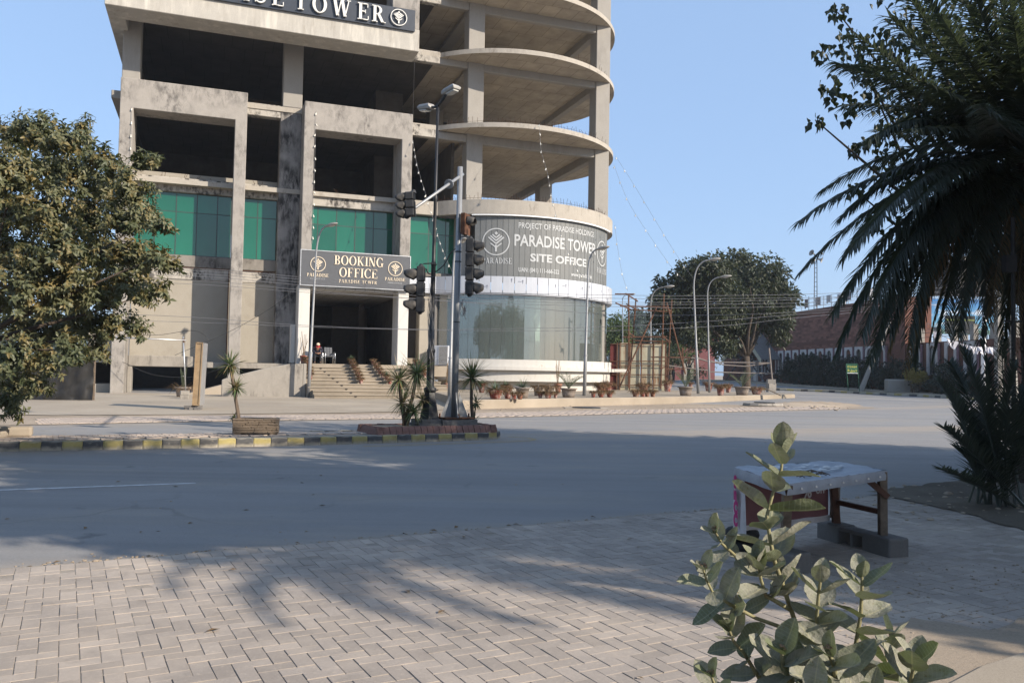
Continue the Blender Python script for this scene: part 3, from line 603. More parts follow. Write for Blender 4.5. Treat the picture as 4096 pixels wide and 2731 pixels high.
# starter bars left standing on the slab edges
for r, z, a0, a1, st in ((AR - .18, 12.52, -138, -36, 1.6), (AR - .18, 17.48, -134, -38, 2.0), (AR - .2, 22.3, -70, -40, 2.6)):
    b = MB(); q = random.Random(int(z)); a = a0
    while a < a1:
        ca, sa = math.cos(R(a)), math.sin(R(a)); x, y = ACX + r * ca, ACY + r * sa; h = q.uniform(.22, .5); dx, dy = q.gauss(0, .05), q.gauss(0, .05)
        b.tube([(x, y, z - .05), (x + dx * .3, y + dy * .3, z + h * .6), (x + dx, y + dy, z + h)], .011, 4); a += st * q.uniform(.7, 1.3)
    if z < 20: b.tube([(ACX + r * math.cos(R(t)), ACY + r * math.sin(R(t)), z + .16 + .02 * math.sin(t)) for t in np.arange(a0, a1, 3)], .009, 4)
    tag(b.build('starter_bars', M['rebar'], tower), kind='stuff')
b = MB(); q = random.Random(5)
for i in range(26):
    s = q.choice((q.uniform(-6.5, -4.7), q.uniform(-11.5, -7.4), q.uniform(-2.4, 2.4))); z, bb = (17.5, 1.9) if -6.6 < s < -4.6 and q.random() < .6 else (12.6, 2.3); d = (q.gauss(0, .25), q.gauss(0, .1), q.uniform(.15, .4))
    b.tube([(s, bb, z), (s + d[0], bb + d[1], z + d[2])], .012, 4)
tag(b.build('starter_bars', M['rebar'], tower), kind='stuff')
# ---------------------------------------------------------------- lettering
class Glyph:
    def __init__(s): s.p = []                                        # closed outlines (ccw or cw), each becomes a prism
    def rect(s, x0, y0, x1, y1): s.p.append([(x0, y0), (x1, y0), (x1, y1), (x0, y1)])
    def seg(s, a, b, w): 
        d = Vector((b[0] - a[0], b[1] - a[1])).normalized(); n = Vector((-d.y, d.x)) * w / 2
        s.p.append([(a[0] - n.x, a[1] - n.y), (b[0] - n.x, b[1] - n.y), (b[0] + n.x, b[1] + n.y), (a[0] + n.x, a[1] + n.y)])
    def bar(s, a, b, w):                                             # slanted bar with flat top and foot
        s.p.append([(a[0] - w / 2, a[1]), (a[0] + w / 2, a[1]), (b[0] + w / 2, b[1]), (b[0] - w / 2, b[1])])
    def path(s, pts, ws):
        L = []; Rr = []; n = len(pts)
        for i, p in enumerate(pts):
            d = Vector(pts[min(i + 1, n - 1)]) - Vector(pts[max(i - 1, 0)]); d.normalize(); q = Vector((-d.y, d.x)) * ws[i] / 2
            L.append((p[0] + q.x, p[1] + q.y)); Rr.append((p[0] - q.x, p[1] - q.y))
        for i in range(n - 1): s.p.append([Rr[i], Rr[i + 1], L[i + 1], L[i]])
    def bowl(s, cx, cy, rx, ry, a0, a1, wx, wy, n=18):
        for i in range(n):
            t0, t1 = R(a0 + (a1 - a0) * i / n), R(a0 + (a1 - a0) * (i + 1) / n)
            o = lambda t: (cx + rx * math.cos(t), cy + ry * math.sin(t)); k = lambda t: (cx + (rx - wx) * math.cos(t), cy + (ry - wy) * math.sin(t))
            s.p.append([k(t0), o(t0), o(t1), k(t1)])
def serif_glyph(c, T=.165, t=.055, f=.045):
    G = Glyph(); sr = .09
    def stem(x, y0=0.0, y1=1.0, foot=True, head=True, w=T):
        G.rect(x, y0, x + w, y1)
        if foot: G.rect(x - sr, y0, x + w + sr, y0 + f)
        if head: G.rect(x - sr, y1 - f, x + w + sr, y1)
    w = .7
    if c == 'I': stem(sr); w = T + 2 * sr
    elif c == 'T':
        stem(.30, head=False); G.rect(0, .945, .76, 1.0); G.rect(0, .76, .045, 1.0); G.rect(.715, .76, .76, 1.0); w = .76
    elif c in 'EF':
        stem(sr); x1 = .62; G.rect(sr + T, .945, x1, 1.0); G.rect(x1 - .045, .76, x1, 1); G.rect(sr + T, .485, .48, .54); G.rect(.445, .40, .485, .62)
        if c == 'E': G.rect(sr + T, 0, x1 + .04, .055); G.rect(x1 - .005, 0, x1 + .04, .25)
        w = .66
    elif c == 'O': G.bowl(.42, .5, .42, .52, 0, 360, .17, .05, 36); w = .84
    elif c == 'C' or c == 'G':
        G.bowl(.42, .5, .42, .52, 42, 318, .17, .05, 30); G.rect(.67, .70, .715, .97)
        if c == 'G': G.rect(.58, .04, .58 + T, .42); G.rect(.50, .38, .84, .42); w = .84
        else: G.rect(.68, .06, .715, .26); w = .74
    elif c == 'D': stem(sr); G.bowl(sr + T * .8, .5, .52, .5, -90, 90, .17, .055, 20); w = .80
    elif c == 'P' or c == 'R' or c == 'B':
        stem(sr, head=False); G.rect(0, .955, .3, 1.0); ty = .47 if c != 'B' else .50
        G.bowl(sr + T * .9 + .06, (1 + ty) / 2, .30, (1 - ty) / 2, -90, 90, .15, .05, 16); G.rect(sr + T, .945, sr + T + .08, 1.0); G.rect(sr + T, ty, sr + T + .08, ty + .05); w = .62
        if c == 'R': G.bar((.66, 0), (.40, ty + .02), .17); G.rect(.56, 0, .84, f); w = .80
        if c == 'B': G.bowl(sr + T * .9 + .06, .26, .35, .26, -90, 90, .16, .05, 16); G.rect(sr + T, 0, sr + T + .08, .05); w = .68
    elif c == 'A':
        G.bar((.12, 0), (.39, 1.0), .065); G.bar((.66, 0), (.385, 1.0), .18); G.rect(.2, .30, .58, .355); G.rect(.0, 0, .25, f); G.rect(.50, 0, .84, f); w = .82
    elif c == 'W':
        G.bar((.30, 0), (.10, 1), .17); G.bar((.30, 0), (.50, .98), .06); G.bar((.74, 0), (.54, 1), .17); G.bar((.74, 0), (.95, 1), .06)
        G.rect(0, .955, .26, 1); G.rect(.42, .955, .68, 1); G.rect(.84, .955, 1.06, 1); w = 1.06
    elif c == 'N': stem(sr, w=.06, head=False); G.bar((.66, 0), (.14, 1), .18); G.rect(.66, 0, .72, 1); G.rect(0, .955, .2, 1); G.rect(.56, .955, .82, 1); w = .82
    elif c == 'K': stem(sr); G.bar((.25, .40), (.62, 1), .06); G.bar((.70, 0), (.34, .56), .17); G.rect(.50, .955, .76, 1); G.rect(.56, 0, .86, f); w = .84
    elif c == 'S':
        pts = [(.50 + .0, .74)]; pts = []; ws = []
        for i in range(13): a = R(35 + 235 * i / 12); pts.append((.30 + .22 * math.cos(a), .755 + .205 * math.sin(a))); ws.append(.06 + .09 * max(0, math.sin(R(180 * (i - 3) / 12))) if i > 3 else .06)
        for i in range(13): a = R(90 - 235 * i / 12); pts.append((.30 + .25 * math.cos(a), .265 + .225 * math.sin(a))); ws.append(.15 - .09 * (i / 12) if i < 10 else .06)
        G.path(pts, ws); G.rect(.48, .74, .525, .97); G.rect(.02, .03, .065, .30); w = .58
    return G, w
def logo_glyph():
    G = Glyph(); G.bowl(0, 0, 1, 1, 0, 360, .085, .085, 40); w = .105
    G.p.append([(0, .48), (.13, .61), (0, .76), (-.13, .61)])
    for k, (y, x) in enumerate(((.30, .27), (.08, .42), (-.14, .56))):
        G.seg((0, y), (x, y + x * .86), w); G.seg((0, y), (-x, y + x * .86), w)
    G.rect(-.075, -.72, .075, -.22); G.seg((0, -.42), (.40, -.10), w * .8); G.seg((0, -.42), (-.40, -.10), w * .8); return G
def sans(text, h, bold=.0, sx=1.0):
    """printed sans lettering as flat outlines (triangles), origin bottom left; returns verts, faces, width"""
    cu = bpy.data.curves.new('t', 'FONT'); cu.body = text; cu.size = h / .72; cu.offset = bold; cu.resolution_u = 3
    o = bpy.data.objects.new('t', cu); COL.objects.link(o); me = bpy.data.meshes.new_from_object(o.evaluated_get(bpy.context.evaluated_depsgraph_get()))
    vs = [Vector((v.co.x * sx, v.co.y, 0)) for v in me.vertices]; fs = [tuple(p.vertices) for p in me.polygons]
    bpy.data.objects.remove(o); bpy.data.meshes.remove(me); bpy.data.curves.remove(cu)
    return vs, fs, max(v.x for v in vs)
def glyph_mb(G, h, depth, place):
    b = MB()
    for poly in G.p:
        a2 = sum(p[0] * q[1] - q[0] * p[1] for p, q in zip(poly, poly[1:] + poly[:1]))
        if a2 < 0: poly = poly[::-1]
        n = len(poly); b.add([place(p[0] * h, p[1] * h, 0) for p in poly] + [place(p[0] * h, p[1] * h, depth) for p in poly], [tuple(range(n - 1, -1, -1)), tuple(range(n, 2 * n))] + [(i, (i + 1) % n, n + (i + 1) % n, n + i) for i in range(n)])
    return b
def face_xy(s0, z0, b0):                                              # upright plane facing the street: letter x -> s, y -> z, depth towards the street
    return lambda x, y, d: (s0 + x, b0 - d, z0 + y)
# ------------------------------------------------ the big sign along the top box
sg = thing('tower_sign', 'long dark sign board with raised white serif letters along the top of the tower', 'sign', (TO[0], TO[1], 0), YAW)
sgb = -1.92; SB = -2.06
tb('panel', 'sign_blue', (-13.9, 2.78, SB, sgb, 21.93, 23.22), bev=.01, parent=sg)
for s in np.arange(-13.9, 2.8, 2.2): MB().box(s - .012, s + .012, SB - .004, SB, 21.94, 23.2).build('panel_joint', M['int_dark'], sg)
lt = []
for ch, xc, yb, wpx in (('D', -30, 40, 100), ('I', 190, 52, 80), ('S', 310, 70, 93), ('E', 470, 104, 113), ('T', 675, 136, 120), ('O', 843, 165, 145), ('W', 1040, 205, 185), ('E', 1232, 240, 107), ('R', 1370, 268, 112)):
    s, z = atb(900 + xc / 2.24, yb / 2.24, SB); lt.append((ch, s))
pitch = .98; s0 = lt[0][1]
lt = [('P', s0 - pitch * 4.1), ('A', s0 - pitch * 3.1), ('R', s0 - pitch * 2.1), ('A', s0 - pitch * 1.05)] + lt
for ch, s in lt:
    G, w = serif_glyph(ch); h = .98; o = glyph_mb(G, h, .10, face_xy(s - w * h / 2, 22.09, SB - .05)).build('letter', M['letter_white'], sg)
ls, lz = atb(900 + 1553 / 2.24, 228 / 2.24, SB)
glyph_mb(logo_glyph(), .50, .08, face_xy(ls, 22.58, SB - .05)).build('emblem', M['letter_white'], sg)
# ------------------------------------------------ booking office sign
bk = thing('entrance_sign', 'grey BOOKING OFFICE sign with cream serif letters above the entrance', 'sign', (TO[0], TO[1], 0), YAW)
tb('panel', 'sign_grey', (-3.34, 3.22, -.26, -.03, 6.52, 8.56), bev=.01, parent=bk)
for bx in ((-3.38, 3.26, -.29, -.02, 8.56, 8.61), (-3.38, 3.26, -.29, -.02, 6.47, 6.52), (-3.38, -3.33, -.29, -.02, 6.52, 8.56), (3.21, 3.26, -.29, -.02, 6.52, 8.56)): tb('frame', 'alu_light', bx, bev=0, parent=bk)
def serif_line(text, sc_, zb, h, b0, depth, mat, parent, sp=.10, sx=1.0):
    gl = [serif_glyph(c) if c != ' ' else (None, .35) for c in text]; tot = sum(w + sp for _, w in gl) - sp; x = sc_ - tot * h * sx / 2
    for G, w in gl:
        if G: glyph_mb(G, h, depth, lambda px, py, d, x=x: (x + px * sx, b0 - d, zb + py)).build('letter', mat, parent)
        x += (w + sp) * h * sx
serif_line('BOOKING', .08, 7.82, .56, -.265, .035, M['letter_cream'], bk, .08, .93); serif_line('OFFICE', .05, 7.10, .56, -.265, .035, M['letter_cream'], bk, .08, .95); serif_line('PARADISE TOWER', .05, 6.75, .20, -.265, .02, M['letter_cream'], bk, .12)
for s in (-2.35, 2.30):
    glyph_mb(logo_glyph(), .45, .03, face_xy(s, 7.78, -.265)).build('emblem', M['letter_cream'], bk)
    serif_line('PARADISE', s, 7.03, .20, -.265, .015, M['letter_cream'], bk, .12, 1.0)
    vs, fs, w = sans('HOLDINGS', .085, .0, 1.5); MB().add([(s - w / 2 + v.x, -.268, 6.87 + v.y) for v in vs], fs).build('small_print', M['letter_grey'], bk)
# ------------------------------------------------ printed banner round the corner
bn = thing('curved_banner', 'faded grey printed banner with white lettering wrapped round the corner of the tower', 'banner', (TO[0], TO[1], 0), YAW)
BR = 8.10
for i in range(32):
    a = -119.8 + 2.55 * i
    curved_box(a + .03, a + 2.52, BR - .03, BR + (i % 3) * .002, 7.62, 11.53, 1).build('banner_strip', M['banner'], bn)
    MB().tube([(ACX + (BR + .008) * math.cos(R(a)), ACY + (BR + .008) * math.sin(R(a)), z) for z in (7.64, 9.5, 11.5)], .006, 4).build('seam', M['alu'], bn)
def wrap(a_left, zb, k=0.008): return lambda x, y, d: (ACX + (BR + k + d) * math.cos(R(a_left) + x / BR), ACY + (BR + k + d) * math.sin(R(a_left) + x / BR), zb + y)
def ban_text(t, a0, a1, z, h, bold, name='lettering'):
    vs, fs, w = sans(t, h, bold); k = (R(a1 - a0) * BR) / w; f = wrap(a0, z, .02)
    MB().add([f(v.x * k, v.y, 0) for v in vs], fs).build(name, M['banner_ink'], bn)
ban_text('PROJECT OF PARADISE HOLDINGS', -100.2, -56.2, 10.80, .36, .008)
ban_text('PARADISE TOWER', -102.1, -54.3, 9.66, .74, .022); ban_text('SITE OFFICE', -94.4, -62.4, 8.70, .50, .022)
ban_text('UAN: (041) 111-666-322', -99.8, -79.7, 8.0, .27, .010); ban_text('www.paradise.pk', -72.7, -57.5, 7.95, .27, .010)
for ac, aw in ((-110.1, 1.0), (-47.0, 1.0)):
    f = wrap(ac, 9.86, .02); glyph_mb(logo_glyph(), .88, .004, lambda x, y, d, f=f: f(x * aw, y, d)).build('emblem', M['banner_ink'], bn)
    gl = [serif_glyph(c) for c in 'PARADISE']; x = -.86; hh = .37
    for G, w in gl: glyph_mb(G, hh, .004, lambda px, py, d, x=x, ac=ac: wrap(ac, 8.46, .02)(x + px * .85, py, d)).build('letter', M['banner_ink'], bn); x += (w + .08) * hh * .85
# ---------------------------------------------------------------- poles, lamps, signals
def lamp_head(name, parent, tip, d, L=.75, mat='lamp_grey'):
    d = Vector(d).normalized(); Mx = Matrix.Translation(tip) @ frame_of(d).to_4x4(); b = MB(); rows = []; n = 12
    for t, w, h0, h1 in ((-.12, .035, -.035, .035), (.0, .06, -.05, .05), (.16, .12, -.07, .085), (.36, .165, -.075, .11), (.58, .15, -.06, .095), (.72, .07, -.02, .05), (L, .01, .0, .01)):
        rows.append([Mx @ Vector((w * math.cos(2 * math.pi * k / n), t, (h1 if math.sin(2 * math.pi * k / n) > 0 else -h0) * math.sin(2 * math.pi * k / n))) for k in range(n)])
    b.add([p for r in rows for p in r], [(i * n + k, i * n + (k + 1) % n, (i + 1) * n + (k + 1) % n, (i + 1) * n + k) for i in range(len(rows) - 1) for k in range(n)] + [tuple(range(n - 1, -1, -1))])
    o = b.build(name, M[mat], parent, True); gb = MB(); 
    gb.lathe([(0, -.10), (.06, -.095), (.11, -.075), (.125, -.055)], 10, M=Mx @ Matrix.Translation((0, .36, 0)) @ Matrix.Scale(1.7, 4, (0, 1, 0)), cap=False); gb.build('lamp_bowl', M['lamp_glass'], o, True); return o
def street_lamp(label, base, bend, tip, r=.085, group='tall grey street lamps'):
    """base, start of the bend and head in world space"""
    t = thing('street_lamp', label, 'street lamp', base, 0, group); B = Vector(base); p1 = Vector(bend) - B; p2 = Vector(tip) - B
    pts = [Vector((0, 0, -.02)), p1 * .33, p1 * .34, p1]; rad = [r, r * .92, r * .75, r * .5]; c = Vector((p1.x + (p1.x) * .02, p1.y, p2.z - .05))
    for i in range(1, 9):
        u = i / 8; q = p1 * (1 - u) ** 2 + c * 2 * u * (1 - u) + p2 * u * u; pts.append(q); rad.append(r * .5 - .008 * u)
    MB().tube(pts, rad, 10).build('pole', M['galv'], t, True)
    d = pts[-1] - pts[-2]; d.z *= .5; lamp_head('lamp_head', t, p2, d); MB().tube([p1 * .335 - Vector((0, 0, .03)), p1 * .335 + Vector((0, 0, .03))], r * 1.12, 10).build('collar', M['galv'], t)
    return t
LG = [  # base px (z), bend px, tip px at the base's distance
 ('leaning grey street lamp in front of the entrance stairs', (1233, 1588), .05, (1262, 1060), (1318, 905)),
 ('grey street lamp half hidden behind the signal pole', (1798, 1588), .40, (1812, 1120), (1842, 975)),
 ('grey street lamp on the terrace before the curved banner', (2337, 1583), .40, (2352, 1100), (2400, 998)),
 ('tallest street lamp, leaning beside the grey planters on the terrace', (2793, 1574), .40, (2775, 1150), (2848, 1040)),
 ('street lamp just right of the tallest one, before the spreading tree', (2838, 1540), .40, (2830, 1180), (2895, 1108)),
 ('street lamp behind the scaffold and rusty hoarding', (2603, 1550), .1, (2603, 1220), (2670, 1148)),
 ('small far street lamp between the showroom and the scaffold', (2492, 1500), .2, (2490, 1200), (2528, 1178))]
for i, (lab, bp, z, mp, tp) in enumerate(LG):
    if i in (4, 5, 6): Yd = (58.0, 62.0, 92.0)[i - 4]; g0 = aty(bp[0], bp[1], Yd); base = Vector((g0.x, g0.y, gz(Yd) if i > 4 else .40)); base.x = aty(bp[0], bp[1] + 14, Yd).x
    else: base = atz(bp[0], bp[1], z)
    street_lamp(lab, base, aty(mp[0], mp[1], base.y), aty(tp[0] - 12, tp[1], base.y - .3), .10 if i < 4 else .085)
# ------------------------------------------------ brick planter on the median nose
nd = Vector((.85, .53, 0)).normalized(); nq = Vector((-nd.y, nd.x, 0)); PO = Vector((-1.92, 19.35, .165)); pang = math.atan2(nd.y, nd.x)
planter = thing('brick_planter', 'low red brick planter bed on the nose of the median', 'planter', PO, pang)
HX, HY = 1.52, .62
MB().box(-HX + .14, HX - .14, -HY + .14, HY - .14, 0, .15).build('soil', M['dirt'], planter)
brickm = [None] * 3; M['brick_dull'] = weathered('dull_red_brick', rgb(.23, .125, .10), rgb(.36, .30, .25), .8, 3, 1, bump=.5, grime=.4)
for i in range(3):
    q = random.Random(i); b = MB(); L = .15; j = lambda: q.uniform(-.008, .008)
    vs = [(0 + j(), 0, 0), (L - .008, 0, 0), (L - .008, .17, 0), (j(), .17, 0), (j(), .035 + j(), .10), (L - .008, .035 + j(), .10 + j()), (L - .008, .08, .175 + j()), (0, .08 + j(), .175), (L - .008, .17, .17), (0, .17, .17)]
    b.add(vs, [(0, 3, 2, 1), (0, 1, 5, 4), (4, 5, 6, 7), (7, 6, 8, 9), (2, 3, 9, 8), (0, 4, 7, 9, 3), (1, 2, 8, 6, 5)]); brickm[i] = b.mesh('brick', M['brick_dull'])
qb = random.Random(8)
def brick_row(p0, ang_, n):
    for i in range(n):
        o = obj('brick', brickm[qb.randrange(3)], planter, (p0[0] + math.cos(ang_) * .152 * i, p0[1] + math.sin(ang_) * .152 * i, qb.uniform(-.006, .006))); o.rotation_euler = (0, 0, ang_ + qb.gauss(0, .02))
brick_row((-HX, -HY), 0, 20); brick_row((HX, -HY), R(90), 8); brick_row((HX, HY), R(180), 20); brick_row((-HX, HY), R(270), 8)
def pw(x, y, z=0.0): return PO + nd * x + nq * y + Vector((0, 0, z))
# ------------------------------------------------ black twin-head lamp post
lp0 = aty(1717, 1672, 19.5); LZ = .46
lp = thing('lamp_post', 'black iron lamp post with two white lantern heads on the median', 'lamp post', (lp0.x, lp0.y, LZ), pang)
MB().box(-.42, .42, -.36, .36, -.18, -.09).build('plinth', M['block'], lp); MB().box(-.33, .33, -.30, .30, -.09, .0).build('plinth', M['block'], lp)
b = MB(); b.lathe([(.26, 0), (.24, .06), (.13, .62), (.12, .64)], 6, cap=True); b.build('foot', M['black_iron'], lp)
top = aty(1752, 418, 19.5); Hh = top.z - LZ; lean = Vector((math.cos(-pang) * (top.x - lp0.x), math.sin(-pang) * (top.x - lp0.x), Hh))
prof = [(.125, .62), (.15, .66), (.15, .72), (.11, .76), (.115, 1.1), (.11, 1.55), (.125, 1.57), (.125, 1.62), (.095, 1.66), (.085, 2.1), (.075, 2.12), (.062, 3.6), (.07, 3.62), (.07, 3.68), (.052, 3.72), (.045, 5.15), (.055, 5.17), (.055, 5.25), (.04, 5.3), (.036, Hh)]
prof = [(r * (1 if z < .75 else .8 if z < 3 else .88), z) for r, z in prof]; b = MB().lathe(prof, 14); b.v = [(x + lean.x * z / Hh, y + lean.y * z / Hh, z) for x, y, z in b.v]; b.build('post', M['black_iron'], lp, True)
for sx, tp_ in ((1, (1790, 368)), (-1, (1718, 428))):
    hd = aty(tp_[0], tp_[1], 19.5 + sx * -.25); rel = Matrix.Rotation(-pang, 4, 'Z') @ (hd - Vector((lp0.x, lp0.y, LZ))); tp0 = Vector((lean.x, lean.y, Hh - .05)); 
    MB().tube([tp0, tp0 * .45 + rel * .55 + Vector((0, 0, -.02)), rel], [.035, .035, .03], 8).build('arm', M['black_iron'], lp, True)
    dd = (rel - tp0); dd.z = .05; Mx = Matrix.Translation(rel) @ frame_of(dd).to_4x4(); b = MB()
    b.add([Mx @ Vector(p) for p in ((-.10, -.12, -.05), (.10, -.12, -.05), (.10, .34, -.06), (-.10, .34, -.06), (-.12, -.10, .02), (.12, -.10, .02), (.13, .36, .0), (-.13, .36, .0), (-.08, -.04, .075), (.08, -.04, .075), (.09, .30, .065), (-.09, .30, .065))],
          [(0, 3, 2, 1), (0, 1, 5, 4), (1, 2, 6, 5), (2, 3, 7, 6), (3, 0, 4, 7), (4, 5, 9, 8), (5, 6, 10, 9), (6, 7, 11, 10), (7, 4, 8, 11), (8, 9, 10, 11)])
    hh_ = b.build('lantern', M['lamp_grey'], lp); bevel(hh_, .012, 2); b = MB().box(-.085, .085, .02, .31, -.10, -.058, Mx); bevel(b.build('lens', M['lamp_glass'], hh_), .02, 2)
# ------------------------------------------------ signal pole, cantilever and signal heads
SP0 = aty(1817, 1665, 19.75); SZB = .47
sp = thing('signal_pole', 'thick grey traffic signal pole with a cantilever arm on the median', 'signal pole', (SP0.x, SP0.y, SZB), 0)
MB().box(-.46, .46, -.32, .32, -.20, -.02, Matrix.Rotation(pang, 4, 'Z')).build('plinth', M['block'], sp)
pl = MB().box(-.40, .40, -.32, .32, .0, .03, Matrix.Rotation(pang, 4, 'Z')).build('base_plate', M['rust'], sp)
stp = aty(1841, 668, 19.75) - Vector((SP0.x, SP0.y, SZB))
MB().tube([(0, 0, .03), stp * .45, stp], [.082, .075, .062], 16).build('pole', M['galv'], sp, True)
for k in range(4):
    a = R(20 + 90 * k); c, s_ = math.cos(a), math.sin(a)
    b = MB(); t = Vector((-s_, c, 0)) * .008; b.add([Vector((c * .07, s_ * .07, .03)) + t, Vector((c * .34, s_ * .34, .03)) + t, Vector((c * .11, s_ * .11, .62)) + t, Vector((c * .1, s_ * .1, .03)) - t, Vector((c * .34, s_ * .34, .03)) - t, Vector((c * .11, s_ * .11, .62)) - t], [(0, 1, 2), (5, 4, 3), (0, 3, 4, 1), (1, 4, 5, 2), (2, 5, 3, 0)]); b.build('gusset', M['galv'], sp)
    MB().lathe([(.022, .03), (.022, .12)], 6, (c * .36, s_ * .30, 0)).build('bolt', M['rust'], sp)
am_tip = aty(1660, 832, 16.9) - Vector((SP0.x, SP0.y, SZB)); am_0 = aty(1845, 702, 19.9) - Vector((SP0.x, SP0.y, SZB))
MB().tube([am_0 + (am_0 - am_tip) * .04, am_0, am_tip], [.038, .038, .030], 12).build('arm', M['galv'], sp, True)
mid = am_0.lerp(am_tip, .30); dn = (am_tip - am_0).normalized(); b = MB()
for o_ in (-.012, .012): b.tube([mid + dn * (o_ - .01), mid + dn * (o_ + .01)], .11, 14)
b.build('flange', M['galv'], sp)
for zz in (.38, .62, .66): MB().tube([stp * zz - Vector((0, 0, .012)), stp * zz + Vector((0, 0, .012))], .080, 14).build('cable_band', M['black_iron'], sp)
def visor(parent, c, d, r=.115, L=.24, drop=.05):
    """hood over a lens: c lens centre, d way it looks"""
    F = Matrix.Translation(c) @ frame_of(d).to_4x4(); b = MB(); n = 14; rows = 5; vs = []
    for i in range(rows):
        t = i / (rows - 1)
        for k in range(n + 1):
            a = R(-45 + 270 * k / n); side = abs(math.cos(a)) if math.sin(a) < 0 else 0; cut = L * (t if math.sin(a) >= -.1 else t * (1 - .75 * min(1, -math.sin(a) * 1.35)))
            vs.append(F @ Vector((r * math.cos(a), cut, r * math.sin(a) - drop * t * t)))
    m = n + 1; fs = [(i * m + k, i * m + k + 1, (i + 1) * m + k + 1, (i + 1) * m + k) for i in range(rows - 1) for k in range(n)]
    o = b.add(vs, fs).build('visor', M['visor'], parent, True); sm = o.modifiers.new('s', 'SOLIDIFY'); sm.thickness = .006
    MB().lathe([(0, .03), (.06, .02), (r * .95, 0)], 14, M=F @ Matrix.Rotation(R(-90), 4, 'X'), cap=False).build('lens', M['lens'], o, True); return o
def signal_head(label, loc, d, n, w=.30, H1=.335, tilt=0.0, group='black traffic signal heads', vr=.135, vl=.33):
    t = thing('traffic_signal', label, 'traffic signal', loc, 0, group); d = Vector(d).normalized(); F = frame_of(d).to_4x4(); T = Matrix.Rotation(tilt, 4, 'Y')
    for i in range(n):
        zc = (n - 1 - i) * H1 - (n - 1) * H1 / 2
        o = MB().box(-w / 2, w / 2, -.09, .09, zc - H1 / 2 + .006, zc + H1 / 2 - .006, T @ F).build('housing', M['black_plastic'], t); bevel(o, .02, 2)
        for k in range(9): MB().box(-w / 2 + .01, w / 2 - .01, -.105, -.085, zc - H1 * .42 + k * H1 * .095, zc - H1 * .38 + k * H1 * .095, T @ F).build('rib', M['black_plastic'], o)
        visor(t, T @ F @ Vector((0, .09, zc)), T.to_3x3() @ d, vr, vl)
    MB().lathe([(.03, -n * H1 / 2 - .05), (.07, -n * H1 / 2)], 8, M=T).build('end_cap', M['black_plastic'], t); MB().lathe([(.07, n * H1 / 2), (.03, n * H1 / 2 + .06)], 8, M=T).build('end_cap', M['black_plastic'], t); return t
h1 = signal_head('tall four-lens black signal head on the right of the signal pole', aty(1880, 1067, 19.6), (1.0, -.04, 0), 4, H1=.335, vl=.24, vr=.125, w=.26)
MB().tube([Vector((0, 0, .70)), Vector((-.08, .02, .74)), Vector((-.22, .1, .72))], .02, 6).build('bracket', M['galv'], h1)
h2 = signal_head('three-lens black signal head facing left beside the black lamp post', aty(1682, 1157, 19.3), (-1.0, -.03, 0), 3, H1=.36, vl=.30, vr=.125, w=.26)
MB().tube([Vector((.05, 0, .60)), Vector((.22, .05, .62)), Vector((.36, .1, .60))], .016, 6).build('bracket', M['black_iron'], h2); MB().tube([Vector((.1, 0, .3)), Vector((.3, .08, .30))], .016, 6).build('bracket', M['black_iron'], h2)
h3 = signal_head('three-lens black signal head hanging at the end of the cantilever arm', aty(1640, 818, 16.8), (-.95, .05, -.30), 3, H1=.17, w=.19, tilt=R(14), vr=.078, vl=.2)
bx = thing('signal_backboard', 'small brown signal box with one hood strapped to the signal pole', 'traffic signal', aty(1862, 898, 19.6), 0)
Fb = frame_of((.93, -.33, 0)).to_4x4(); MB().box(-.17, .17, -.05, .05, -.25, .25, Fb).build('case', M['rust'], bx); visor(bx, Fb @ Vector((0, .05, .08)), (.93, -.33, 0), .11, .2); MB().box(-.2, .2, -.09, -.05, -.22, .22, Fb).build('back_plate', M['black_plastic'], bx)
# ---------------------------------------------------------------- plants in general
def blade(b, o, d, L, w, droop=.5, up=Vector((0, 0, 1)), n=4, fold=.25, tipw=.0):
    """one long leaf as a folded strip bending under its weight"""
    d = Vector(d).normalized(); p = Vector(o); side = d.cross(up)
    side = side.normalized() if side.length > 1e-3 else Vector((1, 0, 0)); vs = []
    for i in range(n + 1):
        t = i / n; ww = w * (1 - t) ** .75 * (.65 + .35 * min(1, t * 5)) + tipw; nn = side.cross(d)
        vs += [p - side * ww / 2 + nn * ww * fold, p, p + side * ww / 2 + nn * ww * fold]
        d = (d + Vector((0, 0, -droop / n))).normalized(); p = p + d * (L / n)
    b.add(vs, [f for i in range(n) for f in ((3 * i, 3 * i + 1, 3 * i + 4, 3 * i + 3), (3 * i + 1, 3 * i + 2, 3 * i + 5, 3 * i + 4))])
def rdir(q, lo=-1.0, hi=1.0):
    z = q.uniform(lo, hi); a = q.uniform(0, 2 * math.pi); r = math.sqrt(max(0, 1 - z * z)); return Vector((r * math.cos(a), r * math.sin(a), z))
M['yucca'] = leafmat('yucca_leaf', rgb(.075, .115, .045), rgb(.11, .14, .06), .45, .2, rgb(.28, .19, .10), .8, vs=2.0)
M['agave'] = leafmat('agave_leaf', rgb(.075, .115, .07), rgb(.11, .15, .09), .5, .15, rgb(.25, .18, .1), .5)
M['palm_dusty'] = leafmat('dusty_palm_leaf', rgb(.10, .125, .075), rgb(.15, .165, .11), .55, .25)
M['bark'] = weathered('pale_bark', rgb(.14, .105, .078), rgb(.05, .04, .03), .8, 3, .3, bump=.8)
M['bark_dark'] = weathered('dark_bark', rgb(.085, .065, .05), rgb(.03, .024, .02), .7, 3, .3, bump=.8)
def rosette(b, c, n, L, w, q, lo=-.55, droop=.55):
    for i in range(n):
        d = rdir(q, lo, 1.0); blade(b, Vector(c) + d * .02, d, L * q.uniform(.7, 1.1), w * q.uniform(.8, 1.15), droop * (1.4 if d.z < .2 else .5) * q.uniform(.5, 1.2))
